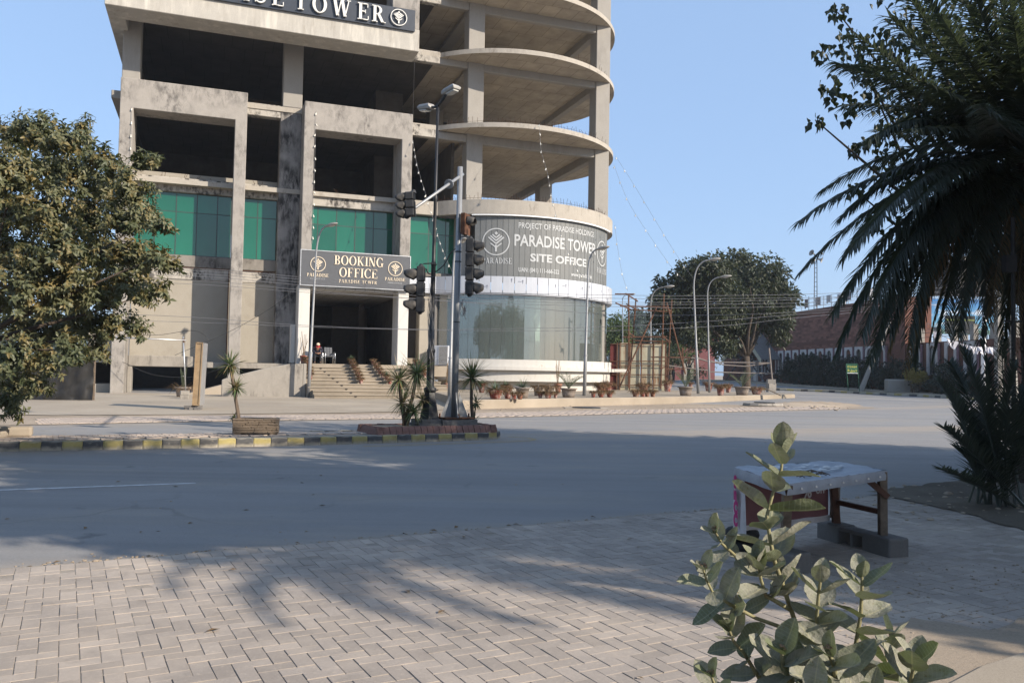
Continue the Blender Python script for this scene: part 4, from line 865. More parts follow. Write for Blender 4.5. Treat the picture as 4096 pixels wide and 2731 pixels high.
def yucca(label, base, heads, seed, L=.40, leaves=70):
    """heads: (point, size) in world space"""
    q = random.Random(seed); t = thing('yucca_plant', label, 'plant', base, 0, 'yuccas on the median')
    for k, (h, sz) in enumerate(heads):
        h = Vector(h) - Vector(base); o = Vector((q.uniform(-.06, .06), q.uniform(-.06, .06), 0)) if k else Vector((0, 0, 0)); mid = o.lerp(h, .5) + Vector((q.uniform(-.05, .05), q.uniform(-.05, .05), 0))
        MB().tube([o - Vector((0, 0, .08)), o.lerp(mid, .5), mid, h], [.045 * sz, .04 * sz, .034 * sz, .034 * sz], 8).build('stem', M['bark'], t, True)
        b = MB(); rosette(b, h, int(leaves * sz), L * sz, .042, q)
        for i in range(14): d = rdir(q, -.95, -.4); blade(b, h, d, L * .8 * sz, .03, .9)
        tag(b.build('leaf_rosette', M['yucca'], t), kind='stuff')
    return t
P_ = lambda x, y, Y: aty(x, y, Y)
by = aty(1621, 1697, 19.1)
yucca('clump of two tall yuccas at the left end of the brick planter', (by.x, by.y, .30), [(P_(1596, 1519, 19.0), 1.0), (P_(1668, 1493, 19.2), 1.15), (P_(1612, 1612, 19.0), .8), (P_(1653, 1646, 18.9), .8), (P_(1690, 1600, 19.3), .6)], 3, .60, 62)
by = aty(1893, 1693, 20.0)
yucca('single drooping yucca at the right end of the brick planter', (by.x, by.y, .30), [(P_(1887, 1512, 20.0), 1.15), (P_(1905, 1612, 20.0), .45), (P_(1893, 1690, 19.9), .45)], 4, .58, 75)
# ------------------------------------------------ log-pattern planter box with a yucca
b0_, b1_ = atz(930, 1738, .172), atz(1112, 1738, .172); bd = (b1_ - b0_); bl = bd.length; bang = math.atan2(bd.y, bd.x)
box = thing('planter_box', 'weathered cement planter box moulded like stacked bark strips on the median', 'planter', (b0_.x, b0_.y, .172), bang)
M['logbox'] = weathered('bark_moulded_cement', rgb(.22, .17, .125), rgb(.07, .055, .04), .8, 3, 3, bump=.9, grime=.5)
q = random.Random(6); MB().box(.04, bl - .04, .06, .40, .04, .30).build('core', M['soil'], box)
for r_ in range(9):
    z = .03 + r_ * .034; x = -.01
    while x < bl:
        L = min(q.uniform(.2, .5), bl - x + .01); o = MB().box(x, x + L - .006, q.uniform(-.015, .012), .08, z, z + .031 + q.uniform(-.003, .004)).build('strip', M['logbox'], box); bevel(o, .009); x += L
    MB().box(-.01 + q.uniform(-.01, .01), .07, .05, .45, z, z + .032).build('strip', M['logbox'], box); MB().box(bl - .05, bl + q.uniform(0, .012), .05, .45, z, z + .032).build('strip', M['logbox'], box)
    if r_ % 2: MB().box(0, bl, .40, .46, z, z + .066).build('strip', M['logbox'], box)
for x in (.02, bl - .16): MB().box(x, x + .14, .02, .42, .0, .035).build('foot', M['logbox'], box)
by = aty(959, 1672, 17.72); yucca('yucca with two crowns growing in the bark-pattern planter box', (by.x, by.y, .44), [(P_(921, 1462, 17.8), 1.0), (P_(944, 1552, 17.75), .72), (P_(938, 1672, 17.7), .35)], 9, .40, 80)
# ---------------------------------------------------------------- flower pots
def straw(b, c, r, q, n=70, L=.16):
    for i in range(n):
        a = q.uniform(0, 2 * math.pi); d = Vector((math.cos(a), math.sin(a), q.uniform(.2, 1.8))); blade(b, Vector(c) + Vector((math.cos(a), math.sin(a), 0)) * r * q.uniform(.2, 1), d, L * q.uniform(.5, 1.3), .03, q.uniform(.6, 2.6), n=3)
PROF = {'pot': [(.0, 0), (.30, 0), (.36, .35), (.44, .78), (.50, .80), (.52, 1.0), (.47, 1.0), (.44, .86)], 'bowl': [(0, 0), (.33, 0), (.40, .35), (.47, .85), (.52, .88), (.52, 1.0), (.47, 1.0), (.45, .88)],
        'grey': [(0, 0), (.34, 0), (.39, .45), (.44, .86), (.52, .88), (.52, 1.0), (.47, 1.0), (.44, .9)], 'urn': [(0, 0), (.30, 0), (.26, .12), (.40, .45), (.44, .7), (.40, .85), (.50, .92), (.52, 1.0), (.46, 1.0), (.42, .9)]}
pq = random.Random(21)
def pot(label, loc, w, h, prof='pot', mat='terra', plant='straw', group=None, k=1.0):
    t = thing('flower_pot', label, 'flower pot', loc, pq.uniform(0, 6), group); n = 8 if False else 16
    MB().lathe([(r * w, z * h) for r, z in PROF[prof]], n, cap=False).build('pot', M[mat], t, True); MB().lathe([(0, h * .88), (w * .45, h * .86)], n, cap=False).build('soil', M['soil'], t)
    c = Vector((0, 0, h * .9)); b = MB(); q = random.Random(pq.random())
    if plant in ('straw', 'mix'):
        straw(b, c + Vector((0, 0, .03)), w * .55, q, int(260 * k), w * .68); tag(b.build('dry_stalks', M['straw'], t), kind='stuff'); b = MB()
    if plant in ('agave', 'mix'):
        rosette(b, c + Vector((0, 0, .05)), int(34 * k), max(.3, w * .8), .05, q, .05, .35); tag(b.build('leaves', M['agave'], t), kind='stuff')
    if plant == 'sticks':
        for i in range(7): MB().tube([c + Vector((q.uniform(-.1, .1), q.uniform(-.1, .1), 0)), c + Vector((q.uniform(-.25, .25), q.uniform(-.15, .15), q.uniform(.9, 1.5)))], .012, 5).build('stick', M['straw'], t)
    if plant == 'palm':
        for i in range(9):
            a = 2 * math.pi * i / 9 + q.uniform(-.2, .2); palm_frond(t, c, Vector((math.cos(a) * .7, math.sin(a) * .7, q.uniform(.8, 1.6))), q.uniform(.85, 1.15) * k, .26, 18, M['palm_dusty'], q, .8)
    return t
def palm_frond(parent, o, d, L, ll, n, mat, q, droop=.9, w=.022, rad=.014, name='frond', vee=.5, twist=0.0):
    """rachis bending over with two ranks of stiff leaflets"""
    b = MB(); d = Vector(d).normalized(); p = Vector(o); pts = [p.copy()]; ds = [d.copy()]; m = 14
    for i in range(m): d = (d + Vector((0, 0, -droop / m * (.4 + 1.2 * i / m)))).normalized(); p = p + d * (L / m); pts.append(p.copy()); ds.append(d.copy())
    b.tube(pts, [rad * (1 - .8 * i / m) for i in range(m + 1)], 5)
    for j in range(n):
        t = .16 + .84 * (j + .5) / n; f = t * m; i = min(m - 1, int(f)); c = pts[i].lerp(pts[i + 1], f - i); dd = ds[i]
        side = dd.cross(Vector((0, 0, 1)))
        if side.length < 1e-3: side = Vector((1, 0, 0))
        side.normalize()
        if twist: side = Matrix.Rotation(twist, 3, dd) @ side
        nn = side.cross(dd); prof = math.sin(math.pi * min(1, .12 + t * .82)) ** .6; ang_ = R(62 - 40 * t) 
        for s in (-1, 1):
            ld = dd * math.cos(ang_) + side * s * math.sin(ang_) + nn * (vee * q.uniform(.5, 1.2)); blade(b, c, ld + Vector((q.gauss(0, .06), q.gauss(0, .06), q.gauss(0, .06))), ll * prof * q.uniform(.85, 1.1), w, q.uniform(.15, .55), n=2, fold=.3)
    return tag(b.build(name, mat, parent), kind='stuff')
ORD = ['first', 'second', 'third', 'fourth', 'fifth', 'sixth', 'seventh', 'eighth', 'ninth', 'tenth']
TZ = .40
def tpot(label, x, y, wpx, hpx, prof='pot', mat='terra', plant='straw', k=1.0):
    p = atz(x, y, TZ); s = p.y / CF; return pot(label, p, wpx * s, hpx * s, prof, mat, plant, 'pots on the terrace', k)
tpot('wide red and white bowl planter at the left front of the terrace', 1982, 1596, 60, 36, 'bowl', 'terra', 'mix'); tpot('red pot with white peeling paint beside the wide bowl planter', 2030, 1594, 36, 42, 'pot', 'terra', 'straw')
tpot('pale cement planter with an agave behind the small orange pot', 2090, 1592, 62, 42, 'grey', 'pot_grey', 'agave'); tpot('small dull red pot in front of the pale agave planter', 2056, 1597, 24, 24, 'pot', 'terra'); tpot('small bright orange pot in front of the pale agave planter', 2080, 1597, 26, 25, 'pot', 'terra_y', 'straw', .6)
tpot('red pot with a dark agave raised behind the wide bowl planter', 2022, 1578, 34, 36, 'pot', 'terra_y', 'mix'); tpot('red pot with a spiky plant behind the right-hand yucca', 1926, 1570, 30, 36, 'pot', 'terra', 'mix')
tpot('grey planter behind three small pots below the banner', 2153, 1583, 44, 36, 'grey', 'pot_grey', 'straw'); tpot('second grey planter behind three small pots, nearer the potted palm', 2197, 1580, 46, 34, 'grey', 'pot_grey', 'straw')
tpot('leftmost of three small white-stained pots below the banner', 2161, 1592, 22, 22); tpot('widest of three small white-stained pots below the banner', 2192, 1593, 32, 23); tpot('rightmost of three small white-stained pots below the banner', 2222, 1592, 18, 21)
tpot('red pot holding tall bare sticks behind the nearest grey palm planter', 2232, 1570, 32, 36, 'pot', 'terra_y', 'sticks'); tpot('large grey planter with a small palm left of the terrace lamp', 2274, 1589, 68, 37, 'grey', 'pot_grey', 'palm', .95)
tpot('back pot of the dry pot group right of the terrace lamp', 2431, 1566, 40, 36, 'pot', 'terra'); tpot('large middle pot of the dry pot group right of the terrace lamp', 2405, 1583, 42, 44, 'pot', 'terra_y', 'straw', 1.4)
for nm, x, w in (('leftmost', 2373, 21), ('middle', 2404, 27), ('rightmost', 2438, 28)): tpot('%s of three small front pots right of the terrace lamp' % nm, x, 1589, w, 22, 'pot', 'terra')
tpot('white-splashed red pot with tall canes before the rusty hoarding', 2533, 1556, 31, 35, 'pot', 'terra', 'sticks'); tpot('large raised pot of dry stalks in the middle group on the terrace', 2575, 1577, 44, 40, 'pot', 'terra_y', 'straw', 1.4)
for nm, x, w in (('leftmost', 2543, 34), ('second', 2570, 26), ('third', 2588, 22), ('rightmost', 2611, 25)): tpot('%s of four small pots around the middle dry pot group' % nm, x, 1587, w, 23, 'pot', 'terra_y' if nm != 'second' else 'terra')
tpot('marbled red urn with a wide brim of dry stalks', 2671, 1566, 36, 40, 'urn', 'terra', 'straw', 1.3); tpot('grey planter with a palm beside the tallest street lamp', 2742, 1582, 62, 36, 'grey', 'pot_grey', 'palm', 1.15)
tpot('small red pot peeping out behind the palm planter', 2762, 1556, 18, 26, 'pot', 'terra'); tpot('bright red chipped pot right of the tallest street lamp', 2834, 1564, 34, 33, 'pot', 'terra', 'straw', 1.1); tpot('tall pot overflowing with brown dry stalks', 2882, 1582, 36, 40, 'pot', 'terra', 'straw', 2.0)
tpot('small chipped red pot behind the last palm planter', 2913, 1570, 25, 31, 'pot', 'terra'); tpot('last grey planter with a palm near the terrace corner', 2968, 1580, 64, 34, 'grey', 'pot_grey', 'palm', 1.15); tpot('low red bowl at the end of the terrace', 3026, 1577, 45, 25, 'bowl', 'terra')
tpot('slim terracotta jar with bare canes beside the stairs', 1786, 1564, 18, 32, 'pot', 'terra_y', 'sticks')
def spot(label, x, y, i, w, h, plant='straw', mat='terra', bo=.0):
    zt = 1.87 - rise * i; bb = -1.0 - .58 * i + .22 + bo; s, _ = atb(x, y, bb); p = tw(s, bb, zt); pot(label, p, w, h, 'pot', mat, plant, 'pots on the entrance stairs')
SX = lambda x: 1150 + x / 4.276
for j, x in enumerate((1090, 1112, 1150, 1180, 1210, 1235, 1262)): spot('%s red pot from the top in the middle row on the stairs' % ORD[j], SX(x), 1470, j, .27, .30, 'mix' if j == 0 else 'straw')
for j, x in enumerate((1460, 1508, 1535, 1580, 1630, 1700, 1752)): spot('%s red pot from the top in the right-hand row on the stairs' % ORD[j], SX(x), 1470, j, .27, .30, 'mix' if j == 5 else 'straw')
for j, x in enumerate((345, 350, 372, 395, 415, 420)): spot('%s red pot from the top along the left edge of the stairs' % ORD[j], SX(x) - 6, 1470, j, .27, .34)
spot('large plain red pot with a thin sapling by the left white pillar', SX(268), 1450, 0, .42, .46, 'sticks', 'terra', .35)
for j, (x, i) in enumerate(((2200, 0), (2260, 1), (2300, 2), (2330, 3), (2345, 4))): spot('%s red pot from the top in the row beside the showroom steps' % ORD[j], SX(x), 1470, i, .28, .32, 'mix' if j == 1 else 'straw')
# ---------------------------------------------------------------- chairs and the seated man
M['vinyl'] = plain('black_vinyl', rgb(.035, .038, .045), .3, spec=.6); M['chrome'] = plain('chrome_tube', rgb(.62, .62, .62), .25, .9)
def armchair(label, loc, rz):
    t = thing('armchair', label, 'chair', loc, rz, 'waiting chairs at the entrance')
    for s in (-1, 1):
        x = s * .29; MB().tube([(x, -.24, 0), (x, -.25, .3), (x, -.26, .60), (x, -.22, .66), (x, .1, .66), (x, .24, .63)], .02, 8).build('arm_frame', M['chrome'], t, True); MB().tube([(x, .24, 0), (x, .24, .35), (x, .26, .64)], .02, 8).build('leg', M['chrome'], t, True)
        o = MB().box(x - .035, x + .035, -.2, .2, .665, .70).build('armrest', M['vinyl'], t); bevel(o, .012, 2)
    o = MB().box(-.26, .26, -.26, .24, .40, .48).build('seat', M['vinyl'], t); bevel(o, .03, 3)
    Mb = Matrix.Translation((0, .24, .46)) @ Matrix.Rotation(R(-12), 4, 'X')
    o = MB().box(-.25, .25, 0, .05, .0, .55, Mb).build('backrest', M['vinyl'], t); bevel(o, .025, 3)
    for i in range(3):
        for j in range(4): c = MB().box(-.235 + i * .16, -.085 + i * .16, -.02, .0, .03 + j * .128, .145 + j * .128, Mb).build('cushion_panel', M['vinyl'], o); bevel(c, .02, 2)
    return t
chz = math.atan2(TE[1], TE[0]) + R(6)
c1s = atb(1268, 1453, -.35)[0]; c2s = atb(1316, 1455, -.35)[0]
armchair('black vinyl armchair with chrome frame, empty, beside the seated man', tw(c2s, -.35, 1.87), chz); armchair('black vinyl armchair the man in the cap sits on', tw(c1s, -.35, 1.87), chz - R(8))
def skin_mesh(name, verts, edges, mat, parent, root=0, sub=2):
    me = bpy.data.meshes.new(name); me.from_pydata([v[:3] for v in verts], edges, []); me.materials.append(mat); o = obj(name, me, parent); o.modifiers.new('skin', 'SKIN')
    for i, v in enumerate(verts): sv = me.skin_vertices[0].data[i]; sv.radius = (v[3], v[4] if len(v) > 4 else v[3]); sv.use_root = (i == root)
    s = o.modifiers.new('sub', 'SUBSURF'); s.levels = sub; s.render_levels = sub
    me.polygons.foreach_set('use_smooth', [True] * len(me.polygons)); return o
M['skin'] = plain('skin', rgb(.23, .12, .075), .55, var=.1); M['navy'] = plain('navy_pullover', rgb(.018, .018, .035), .9); M['trouser'] = plain('dark_trousers', rgb(.022, .022, .026), .9); M['cap_red'] = plain('red_cap', rgb(.30, .02, .025), .8); M['cap_beige'] = plain('beige_cap_crown', rgb(.55, .44, .32), .85); M['shoe'] = plain('dark_shoe', rgb(.03, .028, .027), .6)
man = thing('person', 'man in navy pullover and red and beige cap, sitting bent forward with hands joined', 'person', tw(c1s, -.35, 1.87), chz - R(8))
# seated, leaning forward over the knees, forearms on the thighs (front is -y)
BV = [(0, .05, .55, .13, .11), (0, .0, .72, .14, .10), (0, -.12, .92, .16, .10), (0, -.22, 1.02, .07, .07), (0, -.30, 1.06, .055, .055), (0, -.36, 1.09, .08, .085), (0, -.41, 1.05, .075, .085), (0, -.435, 1.00, .045, .05),
      (.10, -.02, .53, .085), (.17, -.42, .53, .07), (.16, -.40, .28, .055), (.16, -.38, .08, .04), (-.10, -.02, .53, .085), (-.17, -.40, .53, .07), (-.17, -.42, .28, .055), (-.17, -.42, .08, .04),
      (.20, -.15, .94, .065), (.27, -.22, .72, .048), (.12, -.44, .62, .038), (.05, -.49, .60, .034), (-.20, -.15, .94, .065), (-.27, -.22, .72, .048), (-.12, -.44, .62, .038), (-.05, -.49, .60, .034),
      (.16, -.50, .035, .038, .03), (-.17, -.54, .035, .038, .03)]
BE = [(0, 1), (1, 2), (2, 3), (3, 4), (4, 5), (5, 6), (6, 7), (0, 8), (8, 9), (9, 10), (10, 11), (0, 12), (12, 13), (13, 14), (14, 15), (2, 16), (16, 17), (17, 18), (18, 19), (2, 20), (20, 21), (21, 22), (22, 23), (11, 24), (15, 25)]
hb = len(BV)
for s, c in ((1, 19), (-1, 23)):                                     # fingers laced together, a thumb on each hand
    for k in range(4):
        a = len(BV); BV += [(s * .02, -.505 - .004 * k, .625 - .02 * k, .010), (-s * .018, -.53, .618 - .02 * k, .009), (-s * .04, -.515, .605 - .02 * k, .008)]; BE += [(c, a), (a, a + 1), (a + 1, a + 2)]
    a = len(BV); BV += [(s * .028, -.49, .645, .011), (s * .004, -.515, .655, .009)]; BE += [(c, a), (a, a + 1)]
skin_mesh('body', BV, BE, M['skin'], man)
sub_ = lambda ids, k: [tuple(BV[i][:3]) + tuple(r * k for r in BV[i][3:]) for i in ids]
skin_mesh('pullover', sub_([0, 1, 2, 3, 16, 17, 18, 20, 21, 22], 1.13), [(0, 1), (1, 2), (2, 3), (2, 4), (4, 5), (5, 6), (2, 7), (7, 8), (8, 9)], M['navy'], man)
skin_mesh('trousers', sub_([0, 8, 9, 10, 11, 12, 13, 14, 15], 1.14), [(0, 1), (1, 2), (2, 3), (3, 4), (0, 5), (5, 6), (6, 7), (7, 8)], M['trouser'], man)
for x, y in ((.16, -.45), (-.17, -.48)): o = MB().box(x - .045, x + .045, y - .13, y + .11, 0, .075).build('shoe', M['shoe'], man); bevel(o, .03, 3)
Mh = Matrix.Translation((0, -.385, 1.085)) @ Matrix.Rotation(R(38), 4, 'X')
MB().lathe([(.104, -.03), (.108, .03), (.106, .045)], 16, M=Mh, cap=False).build('cap_band', M['cap_red'], man, True); MB().lathe([(.106, .045), (.10, .09), (.07, .125), (0, .135)], 16, M=Mh, cap=False).build('cap_crown', M['cap_beige'], man, True)
b = MB(); n_ = 10; b.add([Mh @ Vector((.105 * math.cos(R(200 + 140 * i / n_)), .105 * math.sin(R(200 + 140 * i / n_)), -.02)) for i in range(n_ + 1)] + [Mh @ Vector((.15 * math.cos(R(205 + 130 * i / n_)), .18 * math.sin(R(205 + 130 * i / n_)), -.045)) for i in range(n_ + 1)], [(i, i + 1, n_ + 2 + i, n_ + 1 + i) for i in range(n_)]); b.build('cap_peak', M['cap_red'], man)
for s in (-1, 1): MB().lathe([(0, -.008), (.011, 0), (0, .008)], 8, M=Matrix.Translation((s * .035, -.487, 1.035))).build('eye', M['black_plastic'], man); MB().lathe([(0, -.03), (.022, 0), (0, .03)], 8, M=Matrix.Translation((s * .088, -.38, 1.05))).build('ear', M['skin'], man)
MB().tube([(0, -.48, 1.03), (0, -.51, 1.005)], [.010, .017], 6).build('nose', M['skin'], man); MB().box(-.025, .025, -.478, -.47, .975, .982).build('mouth', M['cap_red'], man)
# ---------------------------------------------------------------- smaller things about the tower
ap = tw(5.55, .55, 2.4); ac = thing('air_conditioner', 'white outdoor air conditioner with a black grille at the left end of the showroom', 'air conditioner', tw(5.15, .9, 1.93), YAW - R(38))
o = MB().box(0, .98, 0, .45, 0, 1.25).build('cabinet', M['white_clad'], ac); bevel(o, .02, 2); MB().box(.36, .96, -.012, .0, .04, 1.20).build('grille_back', M['int_dark'], ac)
for i in range(15): MB().box(.36, .96, -.03, -.012, .06 + i * .078, .072 + i * .078).build('grille_bar', M['trim'], ac)
for i in range(9): MB().box(.37 + i * .073, .378 + i * .073, -.028, -.014, .05, 1.19).build('grille_bar', M['trim'], ac)
# totem seen edge-on, its loose brick foot
t0 = atz(783, 1638, .03); tz = thing('sign_totem', 'tall narrow tan sign box seen edge-on, standing on loose bricks', 'sign', (t0.x, t0.y, .03), R(12))
M['tan'] = plain('tan_sheet', rgb(.27, .19, .11), .7, var=.3, vs=3); LN = Matrix.Rotation(R(1.6), 4, 'Y')
MB().box(-.13, .11, .03, 1.15, .16, 2.42, LN).build('case', M['alu_light'], tz); MB().box(-.10, .08, .0, .03, .19, 2.38, LN).build('open_edge', M['tan'], tz)
for x0, x1, z0, z1 in ((-.135, -.10, .16, 2.42), (.08, .115, .16, 2.42), (-.135, .115, 2.38, 2.43), (-.135, .115, .15, .19)): MB().box(x0, x1, -.03, .03, z0, z1, LN).build('edge_strip', M['tan'], tz)
q = random.Random(4)
for i in range(11): Mx = Matrix.Translation((q.uniform(-.35, .12), q.uniform(-.1, .25), .04 + .07 * (i % 2))) @ Matrix.Rotation(q.uniform(-.5, .5), 4, 'Z'); o = MB().box(-.11, .11, -.05, .05, -.035, .035, Mx).build('loose_brick', M['block'], tz)
# boom of the basement entry, its block, the potted palm
bp = atz(738, 1594, .03); bar = thing('boom_barrier', 'white pipe barrier on a leaning post by the basement entry', 'barrier', (bp.x, bp.y, .03), 0)
pt = aty(733, 1345, bp.y) - bp; MB().tube([(0.05, 0, .30), (pt.x, pt.y, pt.z)], .03, 8).build('post', M['alu_light'], bar, True); pl_ = aty(420, 1348, bp.y - 1) - bp; pr = aty(745, 1361, bp.y) - bp
MB().tube([pl_, pr], .03, 8).build('boom', M['alu_light'], bar, True); MB().lathe([(.05, -.08), (.05, .08)], 8, c=tuple(aty(735, 1362, bp.y) - bp)).build('clamp', M['rust'], bar)
for z in (0, .19): o = MB().box(-.20, .20, -.2, .2, z, z + .185, Matrix.Rotation(R(20 + z * 30), 4, 'Z')).build('foot_block', M['conc'], bar); bevel(o, .012)
pb = atz(718, 1588, .03); pot('large cracked clay planter with a tied-up young palm by the basement entry', (pb.x, pb.y + .4, .03), .82, .50, 'grey', 'pot_grey', 'straw', None, .4)
tp_ = thing('young_palm', 'young palm tied upright in the large clay planter', 'palm', (pb.x, pb.y + .4, .45), 0); q = random.Random(14)
for i in range(9): a = 2 * math.pi * i / 9; palm_frond(tp_, (.03 * math.cos(a), .03 * math.sin(a), 0), (.13 * math.cos(a), .13 * math.sin(a), 1), q.uniform(.8, 1.1), .16, 16, M['palm_dusty'], q, .12)
MB().lathe([(.09, -.01), (.095, 0), (.09, .01)], 12, (0, 0, .62), cap=False).build('tie', M['trim'], tp_)
# black sheeting fixed along the boundary left of the tower
w0 = aty(-40, 1600, 35.0); w1 = aty(370, 1600, 36.0); bs = thing('black_sheeting', 'sagging black plastic sheet along the boundary left of the tower', 'sheeting', (w0.x, w0.y, 0), math.atan2(w1.y - w0.y, w1.x - w0.x)); L = (w1 - w0).length
b = MB(); q = random.Random(2); nx, nz = 30, 10; b.add([(L * i / nx, q.gauss(0, .05), 2.0 * j / nz - .02 - (.12 * math.sin(i * .7) if j == nz else 0)) for j in range(nz + 1) for i in range(nx + 1)], [(j * (nx + 1) + i, j * (nx + 1) + i + 1, (j + 1) * (nx + 1) + i + 1, (j + 1) * (nx + 1) + i) for j in range(nz) for i in range(nx)])
M['blackfoil'] = plain('black_foil', rgb(.02, .019, .018), .45, var=.4, vs=2); b.build('sheet', M['blackfoil'], bs, True)
for i in range(7): MB().box(L * i / 6 - .04, L * i / 6 + .04, .12, .2, 0, 2.05).build('stake', M['wood_grey'], bs)
# manholes, rubble
mp = atz(2345, 1631, .03); mh = thing('manhole_cover', 'round black manhole cover in the dusty pavement before the terrace', 'manhole', (mp.x, mp.y, .02), 0)
MB().lathe([(0, .05), (.62, .05), (.66, .03), (.66, 0)], 20, cap=False).build('cover', M['black_iron'], mh); o = MB().box(-1.0, 1.0, -.8, .9, -.03, .012).build('collar', M['apron'], mh)
mp = atz(3052, 1622, .03); mh = thing('manhole_chamber', 'raised concrete manhole chamber with a dark lid by the dirt patch', 'manhole', (mp.x, mp.y, .0), R(15))
b = MB().lathe([(1.0, 0), (1.08, .05), (1.02, .17), (0, .17)], 14, cap=False); b.v = [(x * 1.05, y * .8, z) for x, y, z in b.v]; b.build('chamber', M['conc'], mh); MB().lathe([(.55, .17), (.55, .22), (0, .23)], 16, (.15, .1, 0), cap=False).build('lid', M['black_iron'], mh)
b = MB(); q = random.Random(31)
def stone(b, c, r, q):
    s = MB().lathe([(0, -.5), (.75, -.3), (1, .1), (.6, .55), (0, .7)], 6, cap=False); k = [r * q.uniform(.6, 1.2) for _ in range(3)]; a = q.uniform(0, 6)
    b.add([Matrix.Translation(c) @ Matrix.Rotation(a, 4, 'Z') @ Vector((v[0] * k[0] * q.uniform(.8, 1.2), v[1] * k[1], max(-.3, v[2]) * k[2] * .7)) for v in s.v], s.f)
for i in range(420):
    x, y = q.uniform(3130, 3400), q.gauss(1617, 6); p = atz(x, y, .03); stone(b, p, abs(q.gauss(0, .05)) + .015, q)
for i in range(260):
    x = q.uniform(1700, 3000); p = atz(x, 1640 - (x - 1700) * .008 + q.gauss(0, 9), .02); stone(b, p, abs(q.gauss(0, .02)) + .008, q)
for i in range(1500):
    t = q.uniform(-6, 10); d = q.gauss(-.06, .05); p = E1(t, d); stone(b, Vector((p[0], p[1], .025)), abs(q.gauss(0, .008)) + .003, q)
for i in range(700):
    x, y = q.uniform(3200, 4096), q.uniform(2250, 2731); p = atz(x, y, .04); stone(b, p, abs(q.gauss(0, .006)) + .002, q)
for i in range(160):
    x, y = q.uniform(3500, 4096), q.uniform(1940, 2080); p = atz(x, y, .04); stone(b, p, abs(q.gauss(0, .02)) + .004, q)
for i in range(240):
    p = atz(q.uniform(0, 4000), q.uniform(1640, 2250), .0); stone(b, p, abs(q.gauss(0, .008)) + .003, q)
lf = MB(); ql = random.Random(44)
def dry_leaf(b, p, q, L):
    a = q.uniform(0, 6.3); d = Vector((math.cos(a), math.sin(a), q.uniform(-.05, .12))); s_ = Vector((-math.sin(a), math.cos(a), q.uniform(-.3, .3))); m_ = p + d * L * .5; b.add([p, m_ + s_ * L * .24 + Vector((0, 0, L * .12)), p + d * L, m_ - s_ * L * .24 + Vector((0, 0, L * .10))], [(0, 1, 2), (0, 2, 3)])
for i in range(14): dry_leaf(lf, atz(ql.uniform(200, 4000), ql.uniform(2120, 2731), .045), ql, ql.uniform(.04, .10))
for i in range(22): dry_leaf(lf, atz(ql.uniform(0, 4000), ql.uniform(1780, 2150), .006), ql, ql.uniform(.04, .09))
for i in range(90): p_ = E1(ql.uniform(-4, 9), ql.gauss(-.08, .10)); dry_leaf(lf, Vector((p_[0], p_[1], .012)), ql, ql.uniform(.04, .09))
tag(lf.build('fallen_leaves', M['straw']), 'dry leaves lying on the road and paving', None, None, 'stuff')
tag(b.build('rubble', M['dirt']), 'scattered stones and grit', None, None, 'stuff')
# dirt mound at the tip of the far pavement
b = MB(); q = random.Random(12); c0 = atz(3240, 1622, 0); NX, NY = 46, 16
def mound(u, v): return max(0, 1 - (u * u + v * v)) ** .7 * (.16 + .06 * math.sin(u * 9 + v * 4)) 
ax = Vector((.82, .57)).normalized(); ay = Vector((-ax.y, ax.x)); vs = []
for j in range(NY + 1):
    for i in range(NX + 1):
        u, v = -1 + 2 * i / NX, -1 + 2 * j / NY; p = Vector((c0.x, c0.y)) + ax * u * 4.4 + ay * v * 2.0; vs.append((p.x, p.y, .008 + mound(u, v) * q.uniform(.75, 1.2)))
b.add(vs, [(j * (NX + 1) + i, j * (NX + 1) + i + 1, (j + 1) * (NX + 1) + i + 1, (j + 1) * (NX + 1) + i) for j in range(NY) for i in range(NX)]); tag(b.build('dirt_mound', M['dirt'], None, True), kind='structure')
# broken kerb stone left on the median
kp = atz(40, 1745, .17); ks = thing('kerb_stone', 'broken dusty concrete block lying on the median at the left edge', 'block', (kp.x, kp.y, .165), R(25))
o = MB().box(-.42, .38, -.16, .16, 0, .20).build('stone', M['terrace'], ks); bevel(o, .05, 3); o = MB().box(-.5, -.1, -.3, -.05, 0, .13, Matrix.Rotation(.3, 4, 'Z')).build('chip', M['terrace'], ks); bevel(o, .03, 2)
# ---------------------------------------------------------------- far side of the junction: islands, brick hall, hoarding
def gp3(p, dz=0.0): return Vector((p[0], p[1], gz(p[1]) + dz))
IK = [atg(x, y) for x, y in ((2960, 1556), (3100, 1561), (3300, 1568), (3500, 1578), (3676, 1586), (3814, 1595), (4050, 1612), (4400, 1640))]
IK = [(p.x, p.y) for p in IK]
isl = thing('traffic_island', None, None); isl['kind'] = 'structure'
IB = inset(IK, 2.0); M['dry_grass'] = dusty('dry_grass_earth', rgb(.20, .17, .10), rgb(.33, .28, .18), 1.5, 30, .5)
b = MB(); vs = [(*p, gz(p[1]) + .15) for p in inset(IK, .1)] + [(*p, gz(p[1]) + .15) for p in IB]; n = len(IK); b.add(vs, [(i, i + 1, n + i + 1, n + i) for i in range(n - 1)]); b.add([(*p, gz(p[1]) + .15) for p in IB] + [(*p, gz(p[1]) - .05) for p in IB], [(i, i + 1, n + i + 1, n + i) for i in range(n - 1)]); b.build('top', M['dry_grass'], isl)
kerb_run(IK, isl, .6, lambda y: gz(y), ('kerb_plain', 'kerb_k', 'kerb_plain', 'kerb_y'))
for o in isl.children:
    if o.name.startswith('kerb'): o.scale = (1.75, 1, 1)
